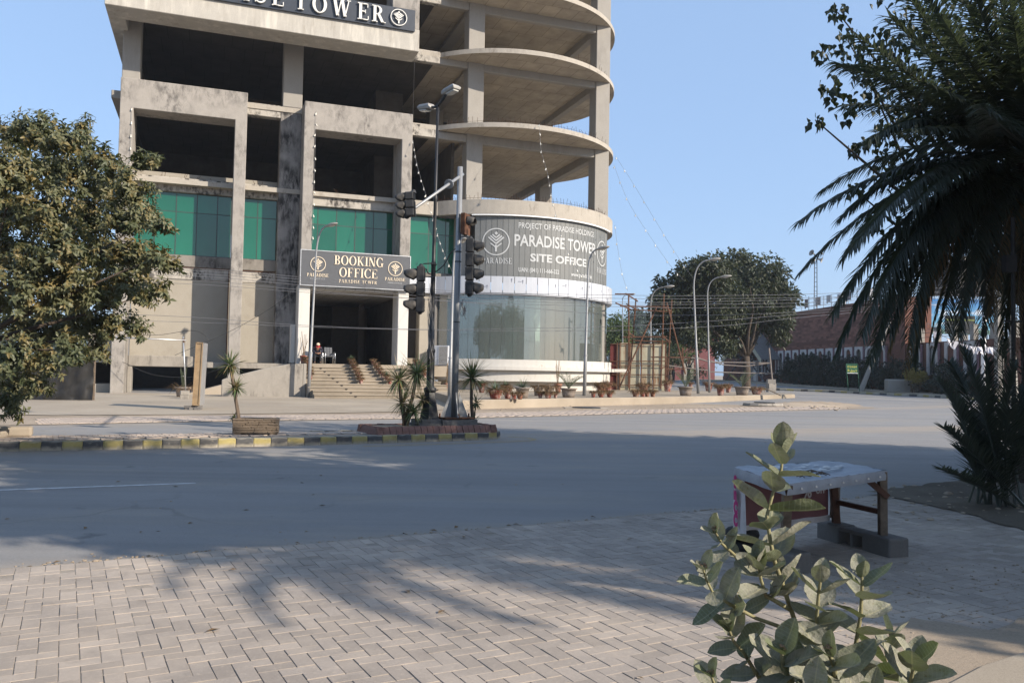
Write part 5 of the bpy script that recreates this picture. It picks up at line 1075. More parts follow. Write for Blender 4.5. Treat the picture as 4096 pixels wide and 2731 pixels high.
# the brick hall: its long front runs away from the viewer
FA, FB = Vector((30.0, 117.0)), Vector((36.6, 58.0)); fd = (FB - FA).normalized(); hang = math.atan2(fd.y, fd.x); HL = (FB - FA).length; HB = .80
hall = thing('brick_hall', 'long red sandstone hall with white arched windows across the junction', 'building', (FA.x, FA.y, 0), hang)
M['sand'] = weathered('red_sandstone', rgb(.165, .078, .058), rgb(.08, .042, .034), .5, .6, .6, grime=.4)
def tilemat():
    m = Mat('sandstone_tile'); c = rgb(.19, .09, .066); ri = m.n('NewGeometry'); hs = m.n('HueSaturation'); m.l(m.ramp(ri.outputs['Random Per Island'], 0, 1, .62, 1.35), hs.inputs['Value']); hs.inputs['Color'].default_value = c; m.color(hs.outputs[0]).set(.85, 0, .25); return m.m
M['sand_tile'] = tilemat(); M['arch_white'] = weathered('cream_arch_plaster', rgb(.55, .52, .50), rgb(.3, .26, .24), .4, 1.2, .4, grime=.15); M['pilaster'] = plain('mauve_pilaster', rgb(.20, .12, .14), .7); M['dark_glass'] = plain('dark_window', rgb(.025, .026, .032), .12, spec=.6)
T1 = 44.0                                                            # the tall part ends here, a lower wing follows
tbx = lambda nm, mt, *bx, par=hall: tb(nm, mt, *bx, bev=0, parent=par)
tbx('wall', 'sand', (0, T1, 0, 2.5, 0, 8.95)); tbx('wing_wall', 'sand', (T1, HL, .1, 1.6, 0, 4.75)); tbx('parapet', 'sand', (-.05, T1 + .05, -.06, .3, 8.6, 9.05)); tbx('string_course', 'sand', (0, T1, -.06, .0, 5.15, 5.45)); tbx('plinth', 'sand', (0, HL, -.08, .0, 0, 1.55))
b = MB(); q = random.Random(17)
for r_ in range(13):
    z = 5.5 + r_ * .235; x = 6 + (r_ % 2) * .3
    while x < T1 - .6: b.box(x, x + .588, -.012 - q.uniform(0, .006), 0, z, z + .225); x += .6
for r_ in range(3):
    z = 4.68 + r_ * .16; x = 12
    while x < T1 - .6: b.box(x, x + .588, -.012, 0, z, z + .15); x += .6
tag(b.build('facing_tiles', M['sand_tile'], hall), kind='stuff')
def arch_mesh(w=.44, W=.76, z0=0.0, zs=2.05, zt=2.72, d=.14):
    b = MB(); n = 12; arcp = [(w * math.cos(R(180 - 180 * i / n)), zs + w * math.sin(R(180 - 180 * i / n))) for i in range(n + 1)]
    out = [(-W, z0), (-w, z0)]; b.box(-W, -w, -d, 0, z0, zs); b.box(w, W, -d, 0, z0, zs)
    topx = [(-W + 2 * W * i / n, zt) for i in range(n + 1)]
    for i in range(n):
        a0, a1, t0, t1 = arcp[i], arcp[i + 1], topx[i], topx[i + 1]; b.add([(a0[0], -d, a0[1]), (a1[0], -d, a1[1]), (t1[0], -d, t1[1]), (t0[0], -d, t0[1]), (a0[0], 0, a0[1]), (a1[0], 0, a1[1])], [(0, 1, 2, 3), (0, 4, 5, 1)])
    b.add([(-W, -d, zs), (-w, -d, zs), (-W, -d, zt), (W, -d, zs), (w, -d, zs), (W, -d, zt), (-W, 0, zt), (W, 0, zt)], [(0, 1, 2), (3, 5, 4), (2, 5, 7, 6)]); return b.mesh('arch_surround', M['arch_white'])
am = arch_mesh(); pb_ = MB().box(-.44, .44, -.03, 0, 0, 2.5).mesh('pane', M['dark_glass']); pbr = MB().box(-.44, .44, -.03, 0, 0, 2.5).mesh('infill', M['sand']); pil = MB().lathe([(.12, 0), (.10, .1), (.10, 2.5), (.13, 2.7)], 8).mesh('pilaster', M['pilaster'])
xs = [13 + 1.95 * i for i in range(15)] + [45.5 + 2.4 * i for i in range(4)]
for i, x in enumerate(xs):
    if i < 3 and False: continue
    yy = 0 if x < T1 else .1; s_ = obj('arched_window', am, hall, (x, yy - .001, 1.95)); obj('pane', pb_ if i % 3 != 2 else pbr, s_, (0, 0, 0)); obj('pilaster', pil, hall, (x + .975, yy - .14, 1.9))
    if x < 20: MB().box(-.5, .5, -.16, -.02, -.12, 0).build('sill', M['arch_white'], s_)
# entrance with outer stairs under a pitched canopy
M['canvas'] = plain('grey_canvas', rgb(.13, .125, .12), .9); M['canvas_cream'] = plain('cream_valance', rgb(.42, .38, .28), .9); M['steel_dark'] = plain('painted_steel', rgb(.06, .065, .075), .6, .3)
def hp(x, y, Y): return Matrix.Rotation(-hang, 4, 'Z') @ (aty(x, y, Y) - Vector((FA.x, FA.y, 0)))
for pa, pb2, Y0, Y1 in (((2985, 1335), (2850, 1432), 104, 110), ((3010, 1322), (3120, 1440), 104, 98)):
    a, c = hp(*pa, Y0), hp(*pb2, Y1); w = Vector((0, 2.4, 0)); th = Vector((0, 0, .10)); a2, c2 = a.copy(), c.copy(); a2.y = -2.6; c2.y = -2.6
    a2.z, c2.z = a.z, c.z; b = MB(); P = [a2, c2, c2 + w, a2 + w]; b.add([p for p in P] + [p + th for p in P], [(3, 2, 1, 0), (4, 5, 6, 7), (0, 1, 5, 4), (1, 2, 6, 5), (2, 3, 7, 6), (3, 0, 4, 7)]); o = b.build('canopy', M['canvas'], hall)
    MB().add([a2 + Vector((0, -.02, .1)), c2 + Vector((0, -.02, .1)), c2 + Vector((0, -.02, -.55)), a2 + Vector((0, -.02, -.55))], [(0, 1, 2, 3)]).build('valance', M['canvas_cream'], o)
    sd = 1 if pb2[0] > 3000 else -1; x0 = c2.x; x1 = a2.x
    for i in range(14):
        t = i / 13; xx = x0 + (x1 - x0) * t; zz = HB + .2 + t * 3.4; tbx('stair_tread', 'steel_dark', (xx - .16, xx + .16, -2.2, -.6, zz, zz + .05))
    for yy in (-2.22, -.58):
        MB().tube([(x0, yy, HB + .15), (x1, yy, HB + 3.5)], .09, 6).build('stringer', M['steel_dark'], hall); MB().tube([(x0, yy, HB + 1.15), (x1, yy, HB + 4.5)], .03, 6).build('handrail', M['steel_dark'], hall)
        for i in range(7): t = i / 6; MB().tube([(x0 + (x1 - x0) * t, yy, HB + .15 + 3.35 * t), (x0 + (x1 - x0) * t, yy, HB + 1.15 + 3.35 * t)], .02, 5).build('baluster', M['steel_dark'], hall)
for x in (9.0, 10.2, 12.0, 13.4): tbx('door_post', 'arch_white', (x, x + .25, -.12, 0, HB, 4.3))
tbx('gate', 'alu_light', (10.6, 11.8, -.1, -.02, HB, 3.6)); tbx('door', 'dark_glass', (9.3, 10.1, -.08, 0, HB, 3.8)); tbx('porch_step', 'conc', (8.4, 14, -1.2, -.1, HB - .2, HB + .18)); tbx('porch_step', 'conc', (8.0, 14.4, -1.7, -1.2, HB - .2, HB))
# roof edge: railing, washing, air conditioners
for i in range(24): x = T1 - 44 + 5 + i * 1.7; MB().tube([(x, .15, 9.0), (x, .15, 10.35 + (.25 if i % 6 == 0 else 0))], .035, 5).build('rail_post', M['alu_light'] if i % 6 else M['steel_dark'], hall)
for z in (9.45, 9.9, 10.32): MB().tube([(5, .15, z), (T1, .15, z)], .022, 5).build('rail', M['alu_light'], hall)
for k, (x, w, h, lab) in enumerate(((24.5, .9, 1.0, 'dark'), (27.0, 1.3, .9, 'wide'), (29.5, 1.0, .8, 'pale'), (33.5, 1.1, .9, 'far right'))):
    c_ = thing('washing', '%s cloth hung over the roof railing of the brick hall' % lab, 'cloth', tuple(Matrix.Translation((FA.x, FA.y, 0)) @ Matrix.Rotation(hang, 4, 'Z') @ Vector((x, .1, 10.3))), hang); b = MB(); nn = 8
    b.add([(w * i / nn, .05 * math.sin(i * 1.3), -h * j / 3 * (1 + .08 * math.sin(i))) for j in range(4) for i in range(nn + 1)], [(j * (nn + 1) + i, j * (nn + 1) + i + 1, (j + 1) * (nn + 1) + i + 1, (j + 1) * (nn + 1) + i) for j in range(3) for i in range(nn)]); b.build('cloth', plain('washing_%d' % k, (rgb(.16, .12, .11), rgb(.30, .25, .22), rgb(.48, .46, .45), rgb(.2, .19, .2))[k], .9), c_, True)
for k, x in enumerate((30.8, 36.0)):
    a_ = thing('roof_air_conditioner', ('left' if k == 0 else 'right') + ' white air conditioner on the roof of the brick hall', 'air conditioner', tuple(Matrix.Translation((FA.x, FA.y, 0)) @ Matrix.Rotation(hang, 4, 'Z') @ Vector((x, .6, 8.96))), hang); bevel(MB().box(0, 1.0, 0, .45, 0, 1.4).build('cabinet', M['white_clad'], a_), .03)
    for z in (.4, 1.0): MB().lathe([(.24, 0), (.24, .02), (.05, .03), (0, .03)], 14, M=Matrix.Translation((.5, -.01, z)) @ Matrix.Rotation(R(90), 4, 'X'), cap=False).build('fan_grille', M['int_dark'], a_)
# horn mast
mp = aty(3252, 1230, 96.0); mast = thing('horn_mast', 'ladder-like mast with loudspeaker horns on the roof of the brick hall', 'mast', (mp.x + .3, mp.y, 8.95), 0); mt = aty(3250, 1015, 96.0).z - 8.95
for dx in (-.18, .18): MB().tube([(dx, 0, 0), (dx * .7, 0, mt)], .05, 6).build('rail', M['steel_dark'], mast)
for i in range(12): MB().tube([(-.18, 0, .5 + i * mt / 13), (.18, 0, .5 + i * mt / 13)], .03, 5).build('rung', M['steel_dark'], mast)
for dx, dz, ry in ((-.55, -.1, -70), (.5, .0, 70), (-.3, -.75, -110), (.45, -.6, 110)):
    MB().lathe([(.07, 0), (.09, .25), (.18, .42), (.38, .55)], 12, M=Matrix.Translation((dx * .3, -.1, mt + dz)) @ Matrix.Rotation(R(ry), 4, 'Y') @ Matrix.Rotation(R(25), 4, 'X'), cap=False).build('horn', M['lamp_grey'], mast, True)
# sidewalk before the hall
S0 = [FA + fd * t + Vector((fd.y, -fd.x)) * d for d in (0.0, -0.0) for t in (0,)]
def hw(x, y, z=0): return Matrix.Translation((FA.x, FA.y, 0)) @ Matrix.Rotation(hang, 4, 'Z') @ Vector((x, y, z))
b = MB(); ring_ = []
for x in np.linspace(-6, HL + 20, 14): p, p2 = hw(x, -3.4), hw(x, .0); ring_ += [(p.x, p.y, gz(p.y) + .18), (p2.x, p2.y, gz(p2.y) + .20), (p.x, p.y, gz(p.y) - .1)]
b.add(ring_, [f for i in range(13) for f in ((3 * i, 3 * i + 3, 3 * i + 4, 3 * i + 1), (3 * i + 2, 3 * i + 5, 3 * i + 3, 3 * i))]); tag(b.build('sidewalk', M['apron']), kind='structure')
# hedge of dark shrubs, sign, leaning stay pole, clipped bush, block
def leaf4(b, p, d, n, L, w):
    d = Vector(d).normalized(); s = d.cross(n); s = s.normalized() if s.length > 1e-4 else d.orthogonal().normalized(); u = s.cross(d)
    m = p + d * L * .45; b.add([p, m + s * w / 2 + u * w * .18, p + d * L, m - s * w / 2 + u * w * .18], [(0, 1, 2), (0, 2, 3)])
def foliage(b, blobs, q, dens, k, rc, L, w, droop=.4, inner=.5):
    for c, r in blobs:
        c = Vector(c); rr_ = r if hasattr(r, '__len__') else (r, r, r)
        for i in range(max(4, int(dens * (rr_[0] * rr_[1] * rr_[2]) ** (2 / 3)))):
            d = rdir(q, -.9, 1.0); f = q.uniform(inner, 1.05); p = c + Vector((d.x * rr_[0], d.y * rr_[1], d.z * rr_[2])) * f; ax = (d + rdir(q) * .7 + Vector((0, 0, -droop))).normalized(); kk = int(k * q.uniform(.6, 1.4))
            for j in range(kk):
                pp = p + rdir(q) * rc * q.random() ** .5; ld = (ax * .7 + rdir(q) * .9 + Vector((0, 0, -droop))).normalized(); leaf4(b, pp, ld, rdir(q, -.2, 1), L * q.uniform(.7, 1.25), w * q.uniform(.75, 1.2))
M['leaf_dark'] = leafmat('dark_hedge_leaf', rgb(.012, .024, .017), rgb(.02, .034, .024), .6, .15)
for i, (x, y, h) in enumerate(((3205, 1536, 2.9), (3255, 1538, 3.3), (3300, 1541, 3.5), (3345, 1543, 3.2), (3400, 1546, 3.1), (3440, 1548, 3.2), (3495, 1551, 3.0), (3560, 1556, 2.9), (3620, 1558, 2.8), (3690, 1561, 2.6))):
    q = random.Random(i); Yd = 97 - (x - 3150) * .058; xf = (FA + fd * ((117 - Yd) / -fd.y)).x; base = Vector((xf - 1.2, Yd, gz(Yd) + .18)); t = thing('hedge_shrub', '%s dark shrub from the left along the front of the brick hall' % ORD[i], 'shrub', base, 0, 'dark shrubs before the brick hall')
    MB().tube([(0, 0, 0), (.05, 0, 1)], .06, 6).build('trunk', M['bark_dark'], t); b = MB(); foliage(b, [((0, 0, h * .30), (1.35, 1.7, h * .36)), ((q.uniform(-.3, .3), q.uniform(-.5, .5), h * .6), (1.0, 1.3, h * .3)), ((q.uniform(-.3, .3), q.uniform(-.6, .6), h * .85), (.6, .7, h * .17))], q, 105, 6, .25, .28, .12, .6, .4); tag(b.build('crown', M['leaf_dark'], t), kind='stuff')
gs0, gs1 = atg(3393, 1562, .15), atg(3438, 1561, .15); M['sign_green'] = plain('green_sign', rgb(.012, .10, .05), .5); M['sign_yellow'] = plain('yellow_lettering', rgb(.55, .50, .10), .6)
gs1 = Vector((gs1.x, gs0.y, gs0.z)); gs = thing('green_sign', 'small green board with yellow calligraphy on two green posts', 'sign', gs0, 0); gw = 45 / CF * gs0.y; gh = aty(3385, 1455, gs0.y).z - gs0.z
sh_ = Matrix(((1, 0, -.085, 0), (0, 1, 0, 0), (0, 0, 1, 0), (0, 0, 0, 1)))
for x in (0, gw): MB().tube([sh_ @ Vector((x, 0, -.1)), sh_ @ Vector((x, 0, gh))], .035, 8).build('post', M['sign_green'], gs)
for z in (gh, gh - .80): MB().tube([sh_ @ Vector((0, 0, z)), sh_ @ Vector((gw, 0, z))], .03, 8).build('crossbar', M['trim'] if z < gh else M['sign_green'], gs)
MB().box(.04, gw - .04, -.015, .015, gh - .76, gh - .06, sh_).build('board', M['sign_green'], gs)
def arabic(text, h): return sans(text, h, .01)
for k, tx in enumerate(('\ufeda\ufef4\ufee0\ufecb \ufee1\ufefc\ufeb4\ufedf\ufe8d\ufeed \ufe94\ufeed\ufee0\ufebc\ufedf\ufe8d', '\ufedf\ufee0\ufe8d \ufedd\ufeed\ufeb3\ufead \ufe8e\ufef3')):
    try:
        vs, fs, w = arabic(tx, .2); kx = (gw - .16) / w; y0 = min(v.y for v in vs); kz = .26 / max(.01, max(v.y for v in vs) - y0)
        MB().add([sh_ @ Vector((.08 + v.x * kx, -.02, gh - .38 - k * .33 + (v.y - y0) * kz)) for v in vs], fs).build('calligraphy', M['sign_yellow'], gs)
    except Exception: pass
s0 = atg(3441, 1562, .15); s1 = aty(3560, 1290, s0.y + 1); st = thing('stay_pole', 'grey concrete pole leaning to the right behind the green sign', 'pole', s0, 0); MB().tube([(0, 0, -.2), (s1 - s0) * .28, (s1 - s0)], [.26, .20, .14], 6).build('pole', M['conc_clean'], st)
cb = atg(3663, 1572, .15); cs = thing('clipped_bush', 'clipped yellow-leaved bush on the island beside a concrete block', 'bush', cb, 0); q = random.Random(3); M['leaf_yellow'] = leafmat('yellowing_leaf', rgb(.20, .17, .06), rgb(.30, .23, .07), .6, .35)
for i in range(6): a = i; MB().tube([(.25 * math.cos(a), .25 * math.sin(a), -.1), (.5 * math.cos(a), .5 * math.sin(a), .9)], .03, 5).build('stem', M['bark'], cs)
b = MB(); foliage(b, [((0, 0, 1.35), (.92, .8, .62)), ((-.5, 0, 1.5), (.4, .5, .4)), ((.5, 0, 1.25), (.45, .5, .6))], q, 300, 6, .14, .13, .085, 0, .45); tag(b.build('crown', M['leaf_yellow'], cs), kind='stuff')
bb2 = atg(3595, 1570, .15); bk2 = thing('concrete_block', 'rounded concrete block on the island left of the clipped bush', 'block', (bb2.x, bb2.y + .8, gz(bb2.y) + .1), 0); bevel(MB().box(-.7, 2.0, -.3, .4, 0, 1.15).build('block', M['conc_clean'], bk2), .12, 3)
# right-hand edge: wing with barbed wire, mural board, frame building, poles, bunting
for i in range(6): x = T1 + 1.5 + i * 2.3; tbx('fence_post', 'conc_clean', (x, x + .45, .2, .6, 4.7, 6.0))
b = MB(); q = random.Random(9)
for i in range(150): a = i * .9; b.v.append((T1 + i * .092, .4 + .28 * math.cos(a), 6.1 + .3 * math.sin(a)))
co = MB().tube(b.v, .015, 4); tag(co.build('razor_wire', M['steel_dark'], hall), kind='stuff')
for z in (5.2, 5.6): MB().tube([(T1, .4, z), (HL, .4, z)], .02, 4).build('fence_wire', M['steel_dark'], hall)
m0, m1 = aty(3715, 1195, 78.0), aty(3998, 1340, 78.0); mu = thing('mural_board', 'large printed board of a black cube building under a blue cloudy sky', 'billboard', (m0.x, 78.0, m1.z), 0); mw, mhh = m1.x - m0.x, m0.z - m1.z
mm = Mat('printed_sky'); v_ = mm.coord(); sx_ = mm.n('SeparateXYZ'); mm.l(v_, sx_.inputs[0]); cc = mm.mix(mm.ramp(sx_.outputs[2], 0, mhh), rgb(.16, .42, .55), rgb(.02, .16, .42)); mm.color(mm.mix(mm.noise(mm.coord((.5, 1, 1.4)), .9, 5, .6, .52, .64), cc, rgb(.62, .68, .74))).set(.5); 
MB().box(0, mw, 0, .12, 0, mhh).build('panel', mm.m, mu); M['print_black'] = plain('printed_black', rgb(.012, .014, .014), .5); M['print_gold'] = plain('printed_gold', rgb(.16, .20, .05), .5)
kx = lambda x: aty(x, 1270, 78.0).x - m0.x; kzz = lambda y: aty(3800, y, 78.0).z - m1.z
MB().box(kx(3780), kx(3900), -.03, -.005, .05, kzz(1262)).build('printed_cube', M['print_black'], mu); MB().box(kx(3782), kx(3898), -.045, -.035, kzz(1282), kzz(1276)).build('printed_band', M['print_gold'], mu); MB().box(0, mw, -.02, -.004, .02, kzz(1318)).build('printed_crowd', plain('printed_crowd', rgb(.10, .20, .17), .6, var=.5, vs=6), mu)
for x in (.6, mw - .8): MB().box(x, x + .2, .15, .35, -m1.z + .5, mhh).build('post', M['steel_dark'], mu)
fr = thing('frame_building', 'pale concrete frame building with dark upper floor behind the palm', 'building', (aty(3840, 1300, 90.0).x, 90.0, gz(90)), 0); z1 = aty(3900, 1180, 90.0).z; z2 = aty(3900, 1050, 90.0).z
tb('upper_floor', 'int_dark', (0, 14, 0, 8, z1, z2 - .4), bev=0, parent=fr); tb('roof_slab', 'conc_clean', (-.5, 15, -.6, 9, z2 - .4, z2), bev=0, parent=fr)
for x in (.3, 7, 13): tb('column', 'conc_clean', (x, x + .6, 0, .6, 0, z1), bev=0, parent=fr)
c0 = aty(4004, 1530, 57.0); cl = thing('concrete_column', 'tall pale concrete column at the right edge behind the palm', 'column', (c0.x, 57.0, gz(57)), 0); ch_ = aty(4004, 1030, 57.0).z - gz(57); bevel(MB().box(-.22, .22, 0, .44, -.05, ch_).build('shaft', M['conc_white'], cl), .02); MB().box(-1.2, .6, -.3, .6, -.05, .9).build('footing', M['conc_clean'], cl)
u0 = aty(4062, 1530, 52.0); ul = thing('utility_pole', 'concrete utility pole hung with cables at the right edge', 'pole', (u0.x, 52.0, gz(52)), 0); uh = aty(4030, 1150, 52.0).z - gz(52); MB().tube([(0, 0, -.1), (-.35, 0, uh)], [.2, .14], 8).build('pole', M['conc_clean'], ul); MB().box(-1.2, .8, -.06, .06, uh - .35, uh - .22).build('crossarm', M['galv'], ul)
for i in range(5): MB().lathe([(.03, 0), (.06, .05), (.04, .1), (.06, .15), (.02, .2)], 8, (-1.1 + i * .42, 0, uh - .22)).build('insulator', M['black_iron'], ul)
b = MB(); q = random.Random(15)
for i in range(14): x = -.28 + q.uniform(-.2, .2); pts = [(x + .25 * math.cos(t) + .02 * t, .15 + .2 * math.sin(t * .7), uh * .62 - t * .18 + .2 * math.sin(2 * t + i)) for t in np.linspace(0, 5, 10)]; b.tube(pts, .015, 4)
tag(b.build('cable_tangle', M['black_wire'], ul), kind='stuff')
wp = aty(3931, 1560, 50.0); wt = aty(3938, 1172, 50.0); ws = thing('white_signal_pole', 'white traffic pole with a horizontal arm beyond the small palm', 'signal pole', (wp.x, 50.0, gz(50)), 0)
MB().tube([(0, 0, -.05), (wt.x - wp.x, 0, wt.z - gz(50))], [.15, .12], 10).build('pole', M['trim'], ws, True); aa, ab = aty(3935, 1193, 50.0) - ws.location, aty(4300, 1197, 50.0) - ws.location; MB().tube([aa, ab], .06, 8).build('arm', M['trim'], ws, True); MB().tube([aa + Vector((.45, 0, 0)), aa + Vector((.52, 0, 0))], .12, 10).build('flange', M['trim'], ws)
bu = thing('bunting', 'sagging line of white paper flags between the palm and the column', 'bunting', aty(3720, 1315, 46.0), 0); q = random.Random(19); pts = []
for i in range(25): t = i / 24; pts.append(aty(3720 + 270 * t, 1315 + 70 * t + 26 * math.sin(math.pi * t), 46.0) - bu.location)
MB().tube(pts, .012, 4).build('line', M['black_wire'], bu); M['flag'] = plain('white_flag', rgb(.62, .60, .63), .8, var=.2, vs=3)
for i in range(1, 24):
    if q.random() < .25: continue
    p = pts[i]; w, h = q.uniform(.2, .42), q.uniform(.25, .6); MB().add([p, p + Vector((w, q.uniform(-.1, .1), -.08)), p + Vector((w * q.uniform(.3, .9), q.uniform(-.2, .2), -h)), p + Vector((q.uniform(-.1, .2), q.uniform(-.2, .2), -h * .7))], [(0, 1, 2), (0, 2, 3)]).build('flag', M['flag'], bu)
# red house and pale wall left of the brick hall
M['pink'] = weathered('red_lime_paint', rgb(.21, .085, .085), rgb(.2, .12, .11), .5, .5, .4, grime=.3)
rh = thing('red_house', 'low red painted house behind the scaffold and the spreading tree', 'building', (aty(2660, 1500, 125.0).x, 125.0, gz(125)), 0)
xx_ = lambda x: aty(x, 1400, 125.0).x - rh.location.x; zz_ = lambda y: aty(2750, y, 125.0).z - gz(125)
tb('wall', 'pink', (xx_(2640), xx_(2860), 0, 8, -.1, zz_(1395)), bev=0, parent=rh); tb('upper_wall', 'pink', (xx_(2738), xx_(2900), 1, 9, zz_(1395), zz_(1335)), bev=0, parent=rh); tb('coping', 'sand', (xx_(2730), xx_(2905), .8, 9.2, zz_(1393), zz_(1386)), bev=0, parent=rh); tb('pale_panel', 'plaster', (xx_(2735), xx_(2775), -.2, 0, 0, zz_(1425)), bev=0, parent=rh); tb('grille', 'rust', (xx_(2748), xx_(2762), -.25, -.2, zz_(1455), zz_(1435)), bev=0, parent=rh)
# ---------------------------------------------------------------- hoarding and scaffold beyond the terrace
M['sheet'] = weathered('rust_streaked_sheet', rgb(.46, .43, .32), rgb(.22, .10, .04), .85, 1.2, .12, lo=.46, hi=.62, rough=.6, grime=.25, bump=.05); M['sheet_red'] = weathered('faded_red_sheet', rgb(.15, .04, .038), rgb(.12, .04, .03), .6, 1.2, .3)
hY = 62.0; h0 = aty(2452, 1545, hY); hd = thing('hoarding', 'rust-streaked white sheet metal hoarding beside the showroom', 'hoarding', (h0.x, hY, gz(hY)), R(-4)); hx = lambda x: (aty(x, 1450, hY).x - h0.x); hz = aty(2550, 1378, hY).z - gz(hY)
for k, (x0, x1, mt_) in enumerate(((2440, 2467, 'sheet_red'), (2467, 2479, 'conc_clean'), (2479, 2518, 'sheet'), (2520, 2562, 'sheet'), (2567, 2610, 'sheet'), (2614, 2660, 'sheet'))):
    MB().box(hx(x0), hx(x1) - .03, k * .02, k * .02 + .02, .03, hz + .06 * (k % 3)).build('sheet', M[mt_], hd)
for x in (2467, 2479, 2519, 2564, 2612, 2659): MB().tube([(hx(x), -.06, 0), (hx(x), -.06, hz + .12)], .05, 6).build('frame_post', M['rust'], hd)
for z in (.5, hz * .36, hz * .55, hz * .64, hz): MB().tube([(hx(2440), -.07, z), (hx(2660), -.07, z + .08)], .035, 5).build('frame_rail', M['rust'], hd)
sY = 57.0; scf = thing('scaffold', 'rusty pipe scaffold tower with raking braces beyond the terrace', 'scaffold', (aty(2514, 1547, sY).x, sY, gz(sY)), 0); sl_ = scf.location.copy()
ZX = lambda x, y, dy=0.0: aty(2420 + x / 3.484, 1150 + y / 3.484, sY + dy) - sl_
for (x0, y0, d0), (x1, y1, d1), r_ in [((330, 85, 0), (330, 1400, 0), .055), ((432, 150, 1.6), (345, 1250, 1.6), .05), ((823, 85, 0), (775, 1410, 0), .055), ((930, 175, 1.6), (868, 1300, 1.6), .05), ((1078, 830, 1), (1090, 1150, 1), .05),
    ((140, 90, 0), (400, 92, 0), .05), ((290, 85, 0), (455, 190, 1.6), .05), ((210, 255, 0), (880, 275, 0), .05), ((330, 305, 1.6), (930, 340, 1.6), .05), ((150, 215, 0), (370, 310, 1.6), .05), ((300, 228, 0), (425, 300, 1.6), .05), ((830, 280, 0), (915, 325, 1.6), .05),
    ((250, 690, 0), (865, 686, 0), .05), ((325, 735, 1.6), (900, 758, 1.6), .05), ((325, 630, 0), (408, 680, 1.6), .05), ((815, 690, 0), (895, 755, 1.6), .05), ((715, 285, .4), (205, 1380, -.6), .055), ((862, 215, .5), (1120, 1205, -.5), .055), ((640, 968, .2), (1200, 975, .2), .05), ((870, 1138, .3), (1095, 1137, .3), .05), ((775, 1125, .1), (860, 1100, .3), .05), ((860, 965, .8), (855, 1290, .8), .045)]:
    MB().tube([ZX(x0, y0, d0), ZX(x1, y1, d1)], r_, 6).build('pipe', M['rust'], scf)
for x, y in ((330, 305), (330, 690), (815, 690), (815, 275), (422, 300), (900, 755), (330, 1100), (780, 1125)): p = ZX(x, y); MB().box(p.x - .09, p.x + .09, p.y - .09, p.y + .09, p.z - .08, p.z + .08).build('coupler', M['rust'], scf)
# pipe rails from the scaffold to a post on blocks at the terrace end
rl = thing('pipe_rail', 'rusty pipe guard rail slung between lamp posts and a leaning post', 'railing', atz(3093, 1568, .40), 0); rY = rl.location.y; L0 = rl.location.copy(); M['pipe_grey'] = plain('grey_brown_pipe', rgb(.20, .17, .15), .7, .2)
lead = [(2790, 1430), (2838, 1448), (3085, 1452)]; low = [(2842, 1487), (2960, 1491), (3097, 1493)]; back_ = [(2842, 1444), (2900, 1460), (2980, 1465), (3080, 1452)]
for pts in (lead, low, back_, [(2675, 1462), (2790, 1477), (2840, 1482)], [(2650, 1430), (2780, 1432), (2835, 1446)]): MB().tube([aty(x, y, rY + .5) - L0 for x, y in pts], .05, 6).build('rail', M['pipe_grey'], rl)
MB().tube([aty(3093, 1566, rY) - L0, aty(3076, 1392, rY) - L0], .065, 8).build('post', M['pipe_grey'], rl)
for dz, a_, h in ((0, 5, .30), (.30, 12, .36), (.66, -4, .33)): MB().box(-.32, .28, -.25, .25, dz, dz + h, Matrix.Translation((-.12, .1, 0)) @ Matrix.Rotation(R(a_), 4, 'Z')).build('foot_block', M['conc'], rl)
pk = thing('plank', 'weathered plank leaning over the terrace corner', 'plank', atz(3123, 1582, .40), 0); e_ = aty(3044, 1545, pk.location.y + .3) - pk.location; F_ = frame_of(e_).to_4x4(); MB().box(-.16, .16, 0, e_.length, -.03, .03, F_).build('board', M['wood_grey'], pk)
# ---------------------------------------------------------------- trees
M['leaf_left'] = leafmat('dusty_mango_leaf', rgb(.062, .078, .038), rgb(.135, .135, .068), .5, .2, rgb(.32, .20, .06), .42, vs=1.5)
M['leaf_far'] = leafmat('dark_tree_leaf', rgb(.030, .042, .022), rgb(.052, .062, .034), .5, .2, rgb(.11, .10, .06), .4)  # dark green leaf colour with dry brownish blotches
M['leaf_mid'] = leafmat('mid_green_leaf', rgb(.055, .085, .025), rgb(.09, .115, .035), .55, .3)
M['leaf_haze'] = leafmat('far_tree_leaf', rgb(.05, .075, .06), rgb(.075, .10, .08), .6, .25)
M['leaf_peepal'] = leafmat('peepal_leaf', rgb(.020, .028, .015), rgb(.034, .042, .018), .45, .28)
M['leaf_shade'] = leafmat('shade_tree_leaf', rgb(.03, .045, .02), rgb(.05, .07, .03), .5, .3)
def limbs(t, base, fork, ends, r0, mat, q, name='trunk', sway=.25):
    base, fork = Vector(base), Vector(fork); m = base.lerp(fork, .5) + Vector((q.uniform(-.1, .1), q.uniform(-.1, .1), 0))
    MB().tube([base - Vector((0, 0, .15)), base + Vector((0, 0, .12)), m, fork], [r0 * 1.5, r0 * 1.1, r0, r0 * .85], 10).build(name, mat, t, True)
    for e in ends:
        e = Vector(e); L = (e - fork).length; a = fork.lerp(e, .35) + Vector((q.gauss(0, sway), q.gauss(0, sway), q.uniform(0, sway) * 1.5)) * L * .12; c = fork.lerp(e, .7) + Vector((q.gauss(0, sway), q.gauss(0, sway), q.uniform(-.2, sway))) * L * .12
        MB().tube([fork, a, c, e], [r0 * .6, r0 * .42, r0 * .24, r0 * .08], 7).build('limb', mat, t, True)
